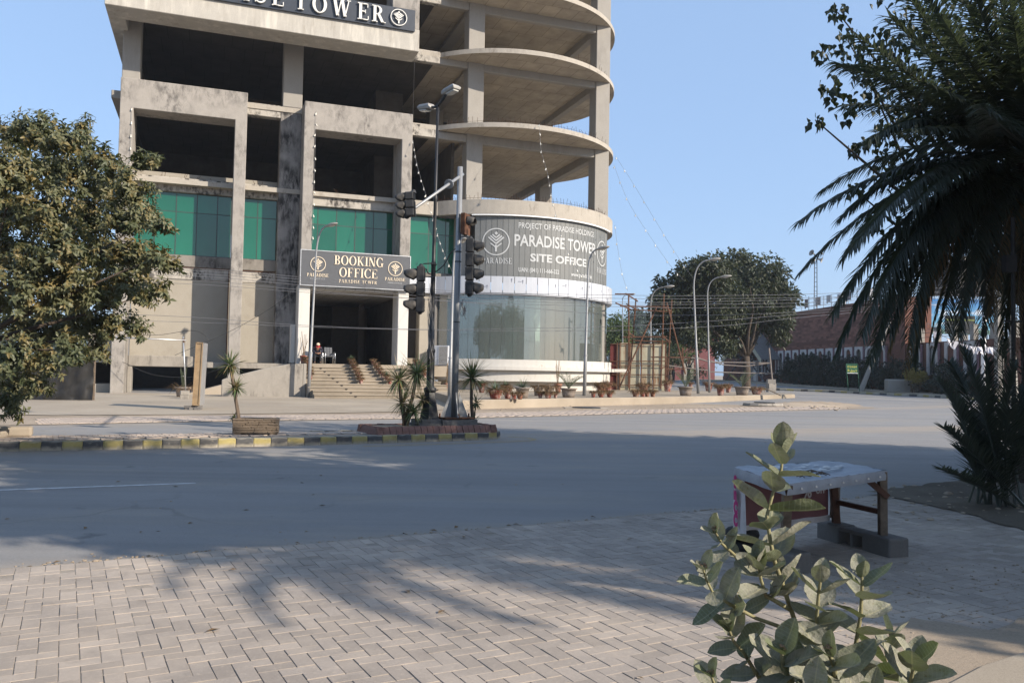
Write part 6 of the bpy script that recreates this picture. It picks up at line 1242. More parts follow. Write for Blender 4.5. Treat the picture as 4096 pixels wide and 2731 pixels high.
# big spreading tree across the junction
bY = 76.0; bb3 = aty(2985, 1545, bY); base = Vector((bb3.x, bY, gz(bY) + .1)); S_ = bY / CF
bt = thing('spreading_tree', 'wide spreading dark-leaved tree with forked pale trunk across the road', 'tree', base, 0)
BL = [(2700, 1190, 95), (2770, 1115, 85), (2850, 1090, 85), (2955, 1075, 85), (3065, 1110, 90), (3130, 1195, 65), (3000, 1180, 110), (2870, 1205, 120), (2740, 1265, 90), (2650, 1280, 55), (2850, 1315, 80), (2960, 1300, 75), (3065, 1265, 90), (3125, 1290, 45), (2780, 1345, 55), (2900, 1385, 45), (3110, 1345, 40), (2640, 1215, 50), (2720, 1330, 50)]
q = random.Random(41); blobs = []
for x, y, r_ in BL: p = aty(x, y, bY + q.uniform(-3.5, 3.5)) - base; blobs.append((p, (r_ * S_, r_ * S_ * 1.1, r_ * S_ * .95)))
limbs(bt, (0, 0, 0), aty(2985, 1425, bY) - base, [aty(x, y, bY + d) - base for x, y, d in ((2885, 1385, 0), (2955, 1345, -1), (2978, 1330, 1), (3035, 1345, 0), (2840, 1250, 1), (3060, 1230, -1), (2950, 1200, 1), (2740, 1270, 2), (3000, 1150, -2), (2700, 1200, -1), (3110, 1200, 1))], .36, M['bark_dark'], q)
b = MB(); foliage(b, blobs, q, 62, 9, .55, .46, .19, .45, .30); tag(b.build('crown', M['leaf_far'], bt), kind='stuff')
# trees behind the hoarding
for lab, bx_, by_, Y_, mat, bl, L in (('bright green tree rising just right of the showroom', 2475, 1560, 110.0, 'leaf_mid', [(2470, 1290, 42), (2455, 1340, 50), (2490, 1350, 48), (2500, 1310, 26), (2480, 1400, 60)], .5), ('tall feathery tree pale in the haze behind the scaffold', 2545, 1560, 230.0, 'leaf_haze', [(2545, 1270, 32), (2530, 1310, 40), (2565, 1300, 34), (2540, 1350, 45), (2580, 1265, 18)], .8),
        ('low round tree behind the hoarding', 2600, 1560, 130.0, 'leaf_far', [(2570, 1370, 40), (2610, 1360, 42), (2650, 1365, 40), (2540, 1385, 35)], .5), ('pale olive tree between the scaffold and the red house', 2690, 1560, 112.0, 'leaf_mid', [(2690, 1370, 45), (2670, 1420, 40), (2700, 1430, 40), (2715, 1385, 32)], .4), ('dark small tree behind the end of the hoarding', 2680, 1540, 88.0, 'leaf_far', [(2685, 1415, 34), (2665, 1440, 28), (2705, 1440, 28)], .32),
        ('yellow-green bush in front of the red house', 2755, 1525, 104.0, 'leaf_mid', [(2755, 1415, 26), (2775, 1425, 22), (2738, 1430, 20)], .3), ('round clipped shrub beside the outer stairs', 2790, 1530, 96.0, 'leaf_mid', [(2785, 1480, 28), (2770, 1500, 24), (2805, 1495, 24)], .25), ('hazy tree line tree seen over the terrace lamp', 2430, 1560, 200.0, 'leaf_haze', [(2400, 1330, 50), (2350, 1360, 60), (2450, 1380, 50)], .8)):
    base = Vector((aty(bx_, by_, Y_).x, Y_, gz(Y_))); s = Y_ / CF; q = random.Random(int(Y_)); t = thing('far_tree', lab, 'tree' if 'tree' in lab else 'shrub', base, 0, 'trees behind the terrace'); bs_ = [(aty(x, y, Y_ + q.uniform(-1, 1)) - base, r_ * s) for x, y, r_ in bl]
    limbs(t, (0, 0, 0), Vector((0, 0, max(.5, bs_[-1][0].z * .4))), [c for c, r_ in bs_[:4]], .12 + .002 * Y_ * .6, M['bark_dark'], q); b = MB(); foliage(b, bs_, q, 60 / max(1, s * 20) if s > .05 else 50, 6, L * 1.1, L, L * .4, .4, .3); tag(b.build('crown', M[mat], t), kind='stuff')
for i, (x, Y_, h, w) in enumerate(((2620, 320, 15, 18), (2300, 300, 14, 16), (3350, 330, 13, 20), (300, 260, 9, 20), (-200, 240, 10, 24), (3000, 340, 14, 22), (3700, 340, 14, 25))):
    p = aty(x, 1500, float(Y_)); q = random.Random(i); t = thing('horizon_tree', ['hazy tree on the horizon behind the scaffold', 'hazy tree on the horizon behind the showroom', 'hazy tree on the horizon behind the horn mast', 'distant tree hidden behind the left tree', 'distant tree beyond the left edge', 'hazy tree on the horizon behind the spreading tree', 'hazy tree on the horizon behind the palm'][i], 'tree', (p.x, p.y, gz(Y_)), 0, 'trees on the horizon')
    MB().tube([(0, 0, 0), (0, 0, h * .5)], .4, 6).build('trunk', M['bark_dark'], t); b = MB(); foliage(b, [((q.uniform(-w, w) * .5, q.uniform(-4, 4), h * q.uniform(.4, .7)), (w * .32, w * .3, h * .38)) for _ in range(6)], q, 2.2, 7, 1.4, 1.3, .6, .3, .3); tag(b.build('crown', M['leaf_haze'], t), kind='stuff')
# the leafy tree on the median at the left edge
lY = 15.6; lb = Vector((-10.35, 14.6, .16)); lt_ = thing('median_tree', 'dusty broad-leaved tree with yellowing leaf tips at the left edge', 'tree', lb, 0)
LB = [(60, 560, 95), (160, 520, 90), (250, 560, 80), (330, 560, 70), (395, 640, 65), (470, 680, 60), (560, 650, 50), (620, 640, 36), (60, 700, 110), (180, 680, 110), (300, 700, 110), (420, 760, 100), (520, 760, 80), (60, 850, 120), (200, 850, 130), (350, 880, 130), (500, 870, 100), (600, 870, 60), (640, 900, 45), (80, 1010, 120), (230, 1020, 130), (380, 1030, 130), (520, 1020, 100), (620, 1030, 60), (690, 1060, 40), (90, 1160, 120), (240, 1180, 120), (380, 1180, 110), (500, 1140, 90), (580, 1180, 60), (640, 1160, 42), (100, 1300, 110), (230, 1310, 110), (350, 1290, 100), (450, 1290, 80), (540, 1310, 60), (60, 1430, 100), (170, 1440, 90), (280, 1400, 70), (380, 1400, 60), (60, 1540, 80), (140, 1530, 55), (55, 1640, 40), (350, 480, 22), (320, 510, 36), (70, 500, 30), (150, 520, 40), (-80, 700, 140), (-80, 950, 150), (-80, 1200, 150), (-80, 1450, 120), (-260, 900, 200), (-260, 1250, 180), (40, 1600, 50)]
q = random.Random(77); blobs = []; s = lY / CF
for x, y, r_ in LB: d_ = q.uniform(-1.6, 1.9) * min(1, r_ / 60); p = aty(x, y, lY + d_) - lb; blobs.append((p, r_ * s * .98))
limbs(lt_, (0, 0, 0), (.1, .2, 1.5), [c for c, r_ in blobs[8:40:3]], .10, M['bark_dark'], q)
def leaf6(b, p, d, n, L, w, bend=.25):
    d = Vector(d).normalized(); s_ = d.cross(n); s_ = s_.normalized() if s_.length > 1e-4 else d.orthogonal().normalized(); u = s_.cross(d)
    m = p + d * L * .42 + u * L * .06; tip = p + d * L - u * L * bend; b.add([p, m + s_ * w / 2 + u * w * .16, m, m - s_ * w / 2 + u * w * .16, p + d * L * .76 + s_ * w * .30 - u * L * bend * .45, p + d * L * .76 - s_ * w * .30 - u * L * bend * .45, tip], [(0, 1, 2), (0, 2, 3), (2, 1, 4), (2, 4, 6), (2, 6, 5), (2, 5, 3)])
def sprays(b, blobs, q, dens, k, L, w, inner=.45, twl=.16):
    for c, r_ in blobs:
        for i in range(max(3, int(dens * r_ * r_))):
            d = rdir(q, -.8, 1.0); p = Vector(c) + d * r_ * q.uniform(inner, 1.08); ax = (d * 1.2 + rdir(q) * .6 + Vector((0, 0, .12))).normalized(); off = q.random() * 6
            for j in range(int(k * q.uniform(.6, 1.3))):
                t = j / k; a = off + j * 2.4; o_ = ax.orthogonal().normalized(); o_ = Matrix.Rotation(a, 3, ax) @ o_; ld = (ax * (.35 + .5 * t) + o_ * .9 + Vector((0, 0, -.55 + .2 * t))).normalized(); leaf6(b, p + ax * twl * (t - .6), ld, (ax + Vector((0, 0, .6))), L * q.uniform(.65, 1.2), w * q.uniform(.8, 1.2), q.uniform(.05, .4))
b = MB(); sprays(b, blobs, q, 480, 10, .128, .052, .28); tag(b.build('crown', M['leaf_left'], lt_), kind='stuff')
# ------------------------------------------------ tall date palm at the right edge
pY = 12.8; pc = aty(4125, 640, pY); M['palm'] = leafmat('date_palm_leaf', rgb(.042, .055, .044), rgb(.078, .09, .070), .36, .25, spec=.6); pbz = Vector((pc.x + .05, pY, .03)); M['palm_trunk'] = weathered('palm_trunk', rgb(.06, .045, .035), rgb(.02, .016, .013), .8, 3, 1, bump=1.0)
pm = thing('date_palm', 'tall dark date palm arching in from the right edge', 'palm', pbz, 0); pcl = pc - pbz
MB().tube([(0, 0, -.1), (.04, 0, 1.6), (-.02, 0, 3.4), pcl], [.30, .22, .22, .26], 12).build('trunk', M['palm_trunk'], pm)
b = MB(); q = random.Random(55)
for i in range(170): a = i * 2.4; z = .3 + i * (pcl.z - .2) / 170; x, y = .21 * math.cos(a), .21 * math.sin(a); b.add([(x * .9 - y * .25, y * .9 + x * .25, z), (x * .9 + y * .25, y * .9 - x * .25, z), (x * 1.45, y * 1.45, z + .10)], [(0, 1, 2)])
tag(b.build('leaf_base', M['palm_trunk'], pm), kind='stuff')
def bez_frond(parent, p0, p1, p2, ll, n, mat, q, w=.028, rad=.025, vee=.35, dr=.35):
    b = MB(); m = 16; P = [p0 * (1 - t) ** 2 + p1 * 2 * t * (1 - t) + p2 * t * t for t in [i / m for i in range(m + 1)]]; b.tube(P, [rad * (1 - .85 * i / m) for i in range(m + 1)], 5)
    for j in range(n):
        t = .14 + .86 * (j + .5) / n; f = t * m; i = min(m - 1, int(f)); c = P[i].lerp(P[i + 1], f - i); dd = (P[i + 1] - P[i]).normalized(); sd = dd.cross(Vector((0, 0, 1))); sd = sd.normalized() if sd.length > 1e-3 else Vector((1, 0, 0)); nn = sd.cross(dd); pr = min(1, .35 + 2.2 * t) * (1 - .55 * max(0, t - .55) / .45); an = R(66 - 34 * t)
        for s_ in (-1, 1): ld = dd * math.cos(an) + sd * s_ * math.sin(an) + nn * vee * q.uniform(.3, 1.3) + rdir(q) * .10; blade(b, c, ld, ll * pr * q.uniform(.85, 1.1), w, dr * q.uniform(.4, 1.6), n=3, fold=.3)
    return tag(b.build('frond', mat, parent), kind='stuff')
q = random.Random(56)
TIPS = [((3199, 886), (3620, 560), 12.2), ((3205, 1085), (3600, 640), 13.6), ((3330, 1257), (3640, 700), 12.0), ((3345, 1420), (3600, 720), 12.9), ((3478, 1462), (3680, 640), 11.6), ((3655, 1445), (3740, 700), 12.6), ((3835, 1345), (3880, 720), 11.8), ((3336, 255), (3680, 330), 13.4), ((3455, 580), (3700, 360), 11.6), ((3560, 70), (3820, 330), 12.6), ((3780, -160), (3980, 260), 12.2), ((3980, -330), (4080, 160), 12.8), ((3290, 760), (3700, 480), 14.2), ((3500, 1180), (3720, 690), 14.0), ((3400, 1000), (3700, 560), 11.2), ((4180, -350), (4150, 150), 13.4), ((4500, 100), (4300, 250), 12.8), ((4800, 700), (4450, 250), 12.4), ((4700, 1200), (4420, 560), 13.2), ((4450, 1400), (4330, 720), 12), ((3900, 160), (4060, 320), 11.0), ((3650, 820), (3900, 560), 10.9), ((4000, 1250), (4040, 760), 13.8)]
TIPS += [((tx + q.uniform(20, 170), ty + q.uniform(-150, 90)), (mx + q.uniform(-40, 120), my + q.uniform(-90, 90)), Yt + q.uniform(-.9, .9)) for (tx, ty), (mx, my), Yt in TIPS[:16]] + [((3560 + 90 * i, 1330 + 40 * (i % 3)), (3720 + 70 * i, 720), 12.2 + .5 * (i % 4)) for i in range(6)]
for (tx, ty), (mx, my), Yt in TIPS:
    p2 = aty(tx, ty, Yt) - pbz; p1 = aty(mx, my, (Yt + pY) / 2) - pbz; bez_frond(pm, pcl + Vector((q.uniform(-.1, .1), q.uniform(-.1, .1), q.uniform(-.2, .1))), p1, p2, .60, 92, M['palm'], q, .044, .025, .12, .75)
for i in range(10): a = 2 * math.pi * i / 10; d = Vector((math.cos(a), math.sin(a), .9)); bez_frond(pm, pcl, pcl + d * 1.3, pcl + Vector((math.cos(a) * 2.8, math.sin(a) * 2.8 + 1.0, q.uniform(-.5, 1.6))), .52, 70, M['palm'], q, .046) if math.cos(a) > -.4 else None
for (tx, ty), (mx, my), Yt in (((3420, 140), (3760, 380), 11.4), ((3600, -60), (3860, 320), 11.2), ((3700, 330), (3900, 420), 10.8), ((3380, 420), (3740, 400), 11.8), ((3760, 60), (3960, 380), 10.6), ((3500, 300), (3800, 420), 12.2), ((3860, -120), (4020, 300), 11.6), ((3640, 520), (3880, 480), 11.0), ((4050, 60), (4100, 380), 10.8), ((3920, 420), (4020, 520), 10.4)):
    bez_frond(pm, pcl + Vector((q.uniform(-.1, .1), q.uniform(-.1, .1), q.uniform(-.1, .2))), aty(mx, my, (Yt + pY) / 2) - pbz, aty(tx, ty, Yt) - pbz, .60, 92, M['palm'], q, .044, .025, .12, .75)
M['palm_dry'] = leafmat('dry_palm_leaf', rgb(.13, .085, .045), rgb(.20, .14, .08), .7, .2)
for (tx, ty), (mx, my), Yt in (((3620, 1480), (3760, 800), 12.0), ((3720, 1360), (3840, 780), 13.2), ((3960, 1300), (4000, 800), 11.8), ((3880, 1200), (3980, 760), 12.4), ((4060, 1420), (4080, 860), 12.2), ((3560, 1400), (3740, 760), 13.0)):
    bez_frond(pm, pcl + Vector((q.uniform(-.1, .1), q.uniform(-.1, .1), -.25)), aty(mx, my, (Yt + pY) / 2) - pbz, aty(tx, ty, Yt) - pbz, .42, 60, M['palm_dry'], q, .03, .022, .1, 1.1)
p2b = Vector((9.15, 1.85, 0)); pm2 = thing('roadside_palm', 'date palm to the right of the viewer whose fronds shade the paving', 'palm', p2b, 0); MB().tube([(0, 0, -.1), (.05, 0, 2.5), (0, 0, 5.6)], [.2, .15, .15], 10).build('trunk', M['palm_trunk'], pm2)
for i in range(20): a = 2 * math.pi * i / 20 + q.uniform(-.15, .15); e_ = q.uniform(.2, 1.0); L_ = q.uniform(1.5, 2.3); bez_frond(pm2, Vector((0, 0, 5.6)), Vector((math.cos(a) * L_ * .5, math.sin(a) * L_ * .5, 5.6 + e_ * 1.1)), Vector((math.cos(a) * L_, math.sin(a) * L_, 5.6 + e_ * .9 - .8)), .5, 46, M['palm'], q, .05)
# young palm and big-leaved weeds at its foot
yb = atz(3985, 2020, .04); yp = thing('palm_sucker', 'dark bushy young palm at the foot of the date palm', 'palm', yb, 0)
for (tx, ty), dY in (((3752, 1525), .0), ((3778, 1712), -.4), ((3770, 1880), -.7), ((3850, 1400), .4), ((3946, 1445), .1), ((4010, 1380), .5), ((4060, 1470), -.2), ((4100, 1560), .3), ((3820, 1600), .6), ((3900, 1520), -.4), ((3870, 1660), .8), ((4120, 1750), 0), ((3800, 1450), .9), ((4180, 1500), .2), ((3960, 1600), .3), ((4040, 1640), -.5), ((3830, 1800), .2)):
    p2 = aty(tx, ty, yb.y + dY) - yb; p1 = Vector((p2.x * .45, p2.y * .4, p2.z * .72)); bez_frond(yp, Vector((q.uniform(-.25, .3), q.uniform(-.2, .2), 0)), p1, p2, .36, 56, M['palm'], q, .038, .02, .3, .1)
# peepal behind the palm
eY = 15.2; eb = Vector((aty(4420, 1900, eY).x, eY, .04)); pp_ = thing('peepal_tree', 'heart-leaved tree behind the date palm at the upper right', 'tree', eb, 0); s = eY / CF; q = random.Random(61)
EB_ = [(3350, 50, 55), (3290, 205, 45), (3390, 160, 80), (3330, 360, 70), (3260, 480, 40), (3390, 440, 60), (3480, 330, 100), (3440, 250, 70), (3560, 200, 130), (3700, 120, 160), (3600, 480, 130), (3430, 580, 50), (3420, 760, 45), (3500, 870, 70), (3810, 400, 210), (3900, 700, 200), (3700, 700, 150), (3640, 900, 90), (3950, 200, 220), (4000, 950, 130), (3620, -120, 180), (4150, 600, 260), (4200, 100, 300), (3900, -150, 250), (4350, 400, 300), (3560, 640, 90), (3800, 950, 90)]
EB_ += [(x + dx_ * 330, y + dy_ * 260, 260) for x, y in ((4300, 500),) for dx_ in (0, 1, 2) for dy_ in (-1, 0, 1)]
bl = [(aty(x, y, eY + q.uniform(-.9, 1.2)) - eb, r_ * s) for x, y, r_ in EB_]; fk = aty(4260, 1330, eY) - eb
limbs(pp_, (0, 0, 0), fk, [c for c, r_ in bl[:20:2]] + [c for c, r_ in bl[20:30]], .13, M['bark_dark'], q); MB().tube([fk, aty(4060, 1190, eY - .2) - eb, aty(3960, 1120, eY - .3) - eb, aty(3900, 1010, eY - .2) - eb], [.11, .09, .075, .04], 8).build('limb', M['bark'], pp_, True)
b = MB()
for c, r_ in bl:
    for i in range(int(250 * r_ * r_) + 10):
        d = rdir(q); p = Vector(c) + d * r_ * q.random() ** .45; L = q.uniform(.11, .18); n_ = rdir(q, -.3, .6); dn_ = (Vector((0, 0, -1)) + rdir(q) * .55).normalized(); sd = dn_.cross(n_).normalized(); u = sd.cross(dn_); w = L * .8
        b.add([p, p + sd * w * .42 + dn_ * L * .10 + u * w * .1, p + sd * w * .5 + dn_ * L * .32 + u * w * .12, p + sd * w * .22 + dn_ * L * .62, p + dn_ * L * 1.05, p - sd * w * .22 + dn_ * L * .62, p - sd * w * .5 + dn_ * L * .32 + u * w * .12, p - sd * w * .42 + dn_ * L * .10 + u * w * .1], [(0, 1, 2, 3, 4), (0, 4, 5, 6, 7)])
tag(b.build('crown', M['leaf_peepal'], pp_), kind='stuff')
# trees standing on the near pavement outside the picture, some shading the road; verge, left and rear ones added to block sky light
for lab, bx_, h0_, bl in (('tall roadside tree to the right of the viewer', (9.2, 3.4), 3.2, [((-1.6, 1.4, 6.4), 2.2), ((.4, .6, 7.2), 2.6), ((-2.4, 3.0, 7.4), 2.1), ((1.6, 2.2, 6.2), 2.3), ((-.4, 2.6, 8.4), 2.2), ((2.2, .0, 7.4), 2.0), ((-3.0, 1.8, 6.2), 1.3), ((-2.7, -.4, 6.2), 1.3), ((-1.0, -1.2, 7.2), 1.3), ((-2.0, -.6, 6.9), 1.2)]), ('second roadside tree to the right of the viewer', (14.5, 6.0), 2.8, [((0, 0, 5.6), 2.6), ((-2.2, .8, 6.0), 2.2), ((1.6, 1.6, 6.6), 2.4), ((-.6, 2.6, 7.2), 2.4), ((-2.8, 2.6, 6.6), 2.0), ((.5, -1.8, 5.2), 2.0)]), ('third roadside tree further along the near pavement', (15.5, 12.5), 2.6, [((0, 0, 5.0), 2.4), ((-1.8, -.6, 5.4), 2.0), ((1.4, 1.0, 6.0), 2.2), ((-.8, 1.8, 6.6), 2.2), ((-2.6, 1.0, 6.4), 1.8), ((-2.4, .4, 7.4), 1.4), ((-1.0, -1.4, 7.4), 1.5)]), ('roadside tree beside the date palm beyond the right edge', (13.6, 9.2), 3.0, [((0, 0, 5.6), 2.3), ((-1.4, .4, 6.4), 2.0), ((1.2, .8, 7.0), 2.2), ((-.4, -.8, 7.6), 1.8), ((.6, 1.2, 8.4), 1.5), ((-2.0, -.4, 5.2), 1.4), ((.8, -1.0, 4.6), 1.8)]), ('low roadside tree between the others at the right', (13.4, 3.6), 2.0, [((0, 0, 4.0), 2.2), ((.2, -1.6, 5.0), 1.8), ((-1.6, .6, 4.6), 1.8), ((1.4, .4, 4.8), 2.0), ((.2, 1.2, 5.6), 1.8), ((-1.0, -.8, 3.6), 1.3)]), ('roadside tree just behind and to the right of the viewer', (10.8, 1.2), 3.0, [((1.2, 1.4, 5.6), 1.7), ((-.6, 2.4, 6.0), 1.4), ((2.8, .9, 5.3), 1.6), ((1.6, .3, 5.3), 1.15), ((3.4, 2.0, 4.4), 1.8), ((1.6, 3.0, 6.6), 1.8)]), ('tall tree in the right-hand verge, nearest the viewer', (20, 0), 2.6, [((0, 0, 4.6), 3.0), ((-1.5, 1.5, 5.6), 2.6), ((1, -1.5, 5.6), 2.6), ((.5, 1, 6.8), 2.4)]), ('middle tree in the right-hand verge', (21, 6), 2.6, [((0, 0, 4.6), 3.0), ((-1.5, 1.5, 5.6), 2.6), ((1, -1.5, 5.8), 2.6), ((.5, 1, 7.0), 2.4)]), ('far tree in the right-hand verge', (19.5, 11.5), 2.4, [((0, 0, 4.2), 2.8), ((-1.2, 1.2, 4.8), 2.2), ((1, -1.5, 5.2), 2.4), ((.5, .6, 5.8), 1.8)]), ('roadside tree to the left of the viewer', (-8.8, 2.2), 2.6, [((0, 0, 5.4), 2.6), ((-1.8, .6, 6.2), 2.2), ((1.4, -.8, 6.6), 2.2), ((0, 1.4, 7.4), 2.2)]), ('roadside tree behind and to the left of the viewer', (-4.5, -5.0), 3.0, [((0, 0, 6.0), 2.8), ((-2, .5, 6.8), 2.4), ((2, -.5, 6.6), 2.4), ((.4, .8, 8.4), 2.4)]), ('roadside tree straight behind the viewer', (1.5, -7.5), 3.0, [((0, 0, 6.0), 2.8), ((-2, .5, 7.0), 2.4), ((2, -.5, 6.4), 2.4), ((.4, .8, 8.2), 2.4)]), ('roadside tree far left along the near pavement', (-15.5, 4.5), 2.8, [((0, 0, 5.6), 2.8), ((-1.8, 1.2, 6.4), 2.4), ((1.6, -.4, 6.8), 2.2), ((0, 0, 8.0), 2.2)])):
    q = random.Random(int(bx_[0] * 10)); t = thing('roadside_tree', lab, 'tree', (bx_[0], bx_[1], 0), 0, 'roadside trees casting shade'); limbs(t, (0, 0, 0), (0, 0, h0_), [c for c, r_ in bl], .2, M['bark_dark'], q); b = MB(); foliage(b, bl, q, 62, 10, .45, .30, .17, .4, .15); tag(b.build('crown', M['leaf_shade'], t), kind='stuff')
# ---------------------------------------------------------------- stall table on blocks
M['tarp'] = plain('dusty_white_tarpaulin', rgb(.30, .32, .355), .5, spec=.4, var=.18, vs=5, bump=.25, bs=9); M['tarp_print'] = plain('worn_print_back', rgb(.16, .20, .28), .7, var=.4, vs=14)
M['pinkban'] = plain('pink_banner', rgb(.18, .075, .08), .7, var=.18, vs=3); M['ban_white'] = plain('banner_white', rgb(.52, .48, .47), .7, var=.2, vs=4); M['magenta'] = plain('magenta_print', rgb(.42, .02, .14), .6)
TC = {'fr': atz(3540, 2060, .2)}                                     # feet of the four legs
fr_ = atz(3531, 2138, .20); br_ = atz(3345, 2090, .20); fl_ = atz(3140, 2196, .20); bl_ = atz(2968, 2120, .20)
ZT = .79; tabt = [aty(3546, 1876, fr_.y), aty(3330, 1836, br_.y), aty(2945, 1866, bl_.y), aty(3150, 1932, fl_.y)]
stall = thing('stall_table', 'low street stall table with a dusty white tarpaulin top', 'table', ((fr_.x + bl_.x) / 2, (fr_.y + bl_.y) / 2, 0), 0); so_ = stall.location.copy()
C4 = [Vector((p.x, p.y, ZT)) for p in (atz(3548, 1880, ZT), atz(3330, 1842, ZT), atz(2938, 1868, ZT), atz(3145, 1936, ZT))]
C4 = [c - so_ for c in C4]; nx, ny = 26, 14; q = random.Random(70); vs = []
def tpos(u, v): return C4[3].lerp(C4[0], u).lerp(C4[2].lerp(C4[1], u), v)
for j in range(ny + 1):
    for i in range(nx + 1):
        u, v = i / nx, j / ny; p = tpos(u, v); vs.append((p.x, p.y, p.z + .008 * math.sin(u * 17 + v * 3) * math.sin(v * 11) - .022 * math.sin(math.pi * u) * math.sin(math.pi * v) + q.gauss(0, .003)))
tp = MB().add(vs, [(j * (nx + 1) + i, j * (nx + 1) + i + 1, (j + 1) * (nx + 1) + i + 1, (j + 1) * (nx + 1) + i) for j in range(ny) for i in range(nx)])
def skirt(b, a, c, n, h):
    vs = []
    for i in range(n + 1):
        p = a.lerp(c, i / n); out = Vector((c.y - a.y, a.x - c.x, 0)).normalized(); k = .0015 * math.sin(i * 1.3); vs += [p + Vector((0, 0, .0)), p + out * (.012 + k) + Vector((0, 0, -h * .5)), p + out * (.006 + 2 * k) + Vector((0, 0, -h * (1 + .02 * math.sin(i * .7))))]
    b.add(vs, [f for i in range(n) for f in ((3 * i, 3 * i + 1, 3 * i + 4, 3 * i + 3), (3 * i + 1, 3 * i + 2, 3 * i + 5, 3 * i + 4))])
for a, c in ((C4[3], C4[0]), (C4[0], C4[1]), (C4[1], C4[2]), (C4[2], C4[3])): skirt(tp, a, c, 18, .085)
tp.build('tarpaulin', M['tarp'], stall, True)
for k in range(7): u = .12 + .13 * k; p = C4[3].lerp(C4[0], u) + Vector((.004, -.03, -.045)); MB().lathe([(.008, -.003), (.008, .003)], 8, M=Matrix.Translation(p) @ Matrix.Rotation(R(90), 4, 'X')).build('eyelet', M['alu_light'], stall)
b = MB()
for k in range(34):
    u, v = q.uniform(.25, .85), q.uniform(.35, .92); p = tpos(u, v) + Vector((0, 0, .006)); e1 = (tpos(u + .01, v) - tpos(u, v)).normalized(); e2 = (tpos(u, v + .01) - tpos(u, v)).normalized(); w, h = q.uniform(.02, .09), q.uniform(.008, .02); b.add([p - e1 * w - e2 * h, p + e1 * w - e2 * h, p + e1 * w + e2 * h, p - e1 * w + e2 * h], [(0, 1, 2, 3)])
tag(b.build('print_traces', M['letter_white'], stall), kind='stuff')
b = MB()
for k in range(16): p = tpos(q.uniform(.2, .5), q.uniform(.1, .35)) + Vector((0, 0, .012)); d = Vector((q.uniform(-1, 1), q.uniform(-.4, .4), 0)) * .07; b.tube([p - d, p + Vector((0, 0, .012)), p + d], .004, 4)
tag(b.build('twigs', M['bark'], stall), kind='stuff')
feet = [p - so_ for p in (fr_, br_, bl_, fl_)]; tops = [c + (tpos(.5, .5) - c).normalized() * .045 for c in C4]
for k, (f, t) in enumerate(zip(feet, tops)):
    M_ = lambda p: p; b = MB(); w = .032
    b.add([f + Vector((dx, dy, 0)) for dx, dy in ((-w, -w), (w, -w), (w, w), (-w, w))] + [Vector((t.x, t.y, t.z - .012)) + Vector((dx, dy, 0)) for dx, dy in ((-w, -w), (w, -w), (w, w), (-w, w))], [(3, 2, 1, 0), (4, 5, 6, 7)] + [(i, (i + 1) % 4, 4 + (i + 1) % 4, 4 + i) for i in range(4)]); b.build('leg', M['wood_grey'] if k in (0, 3) else M['wood_red'], stall)
def beam(a, c, w, h, mat, name='rail'):
    d = c - a; F_ = Matrix.Translation(a) @ frame_of(d).to_4x4(); return MB().box(-w / 2, w / 2, 0, d.length, -h / 2, h / 2, F_).build(name, M[mat], stall)
for i in range(4): a, c = tops[i] + Vector((0, 0, -.05)), tops[(i + 1) % 4] + Vector((0, 0, -.05)); beam(a, c, .03, .06, 'wood_red')
beam(feet[0] + Vector((0, 0, .20)), feet[1] + Vector((0, 0, .20)), .035, .045, 'wood_red', 'stretcher'); beam(tops[0] + Vector((-.16, .0, -.06)), feet[0].lerp(tops[0], .60) + Vector((.03, -.04, 0)), .03, .05, 'wood_red', 'brace')
def hang(name, a, c, z0, z1, mat, n=10, off=0.0, amp=.02):
    vs = []; out = Vector((c.y - a.y, a.x - c.x, 0)).normalized()
    for j in range(5):
        for i in range(n + 1): p = a.lerp(c, i / n); z = z0 + (z1 - z0) * j / 4; vs.append((p.x + out.x * (off + amp * math.sin(i * 1.1 + j * .5)), p.y + out.y * (off + amp * math.sin(i * 1.1 + j * .5)), z))
    return MB().add(vs, [(j * (n + 1) + i, j * (n + 1) + i + 1, (j + 1) * (n + 1) + i + 1, (j + 1) * (n + 1) + i) for j in range(4) for i in range(n)]).build(name, mat, stall, True)
a, c = tops[1].copy(), tops[2].copy(); hang('pink_banner', a.lerp(c, .02), a.lerp(c, .97), .74, .27, M['pinkban'], 20, .01, .008); hang('banner_border', a.lerp(c, .0), a.lerp(c, .97), .268, .215, M['ban_white'], 12, .01, .008)
pbm = sans('%', .11); o_ = a.lerp(c, .20); dr_ = (c - a).normalized(); nrm_ = Vector((dr_.y, -dr_.x, 0)); nrm_ = nrm_ if nrm_.y < 0 else -nrm_
for tx, h, u, z in (('%', .13, .36, .47), ('OFF', .06, .22, .50)):
    vs_, fs_, w_ = sans(tx, h, .004); MB().add([Vector((*(a.lerp(c, u) + (-dr_) * v.x + nrm_ * .035)[:2], z + v.y)) for v in vs_], fs_).build('banner_print', M['ban_white'], stall)
hang('white_banner', tops[2] - (tops[3] - tops[2]) * .04, tops[2].lerp(tops[3], .22), .70, .20, M['ban_white'], 8, .03, .012); hang('cloth_end', a.lerp(c, -.14), a.lerp(c, .0), .72, .24, M['wood_grey'], 4, .02, .015)
bb4 = MB(); e_ = (tops[3] - tops[2]).normalized(); nn_ = Vector((e_.y, -e_.x, 0)) ; nn_ = nn_ if nn_.x < 0 else -nn_
for k, (z, t) in enumerate(((.62, 'S'), (.52, 'n'), (.40, 'C'), (.29, 'C'))):
    vs_, fs_, w_ = sans(t, .10, .012); MB().add([Vector((*(tops[2] + e_ * (.01 + v.x) + nn_ * .055)[:2], z + v.y)) for v in vs_], fs_).build('banner_print', M['magenta'], stall)
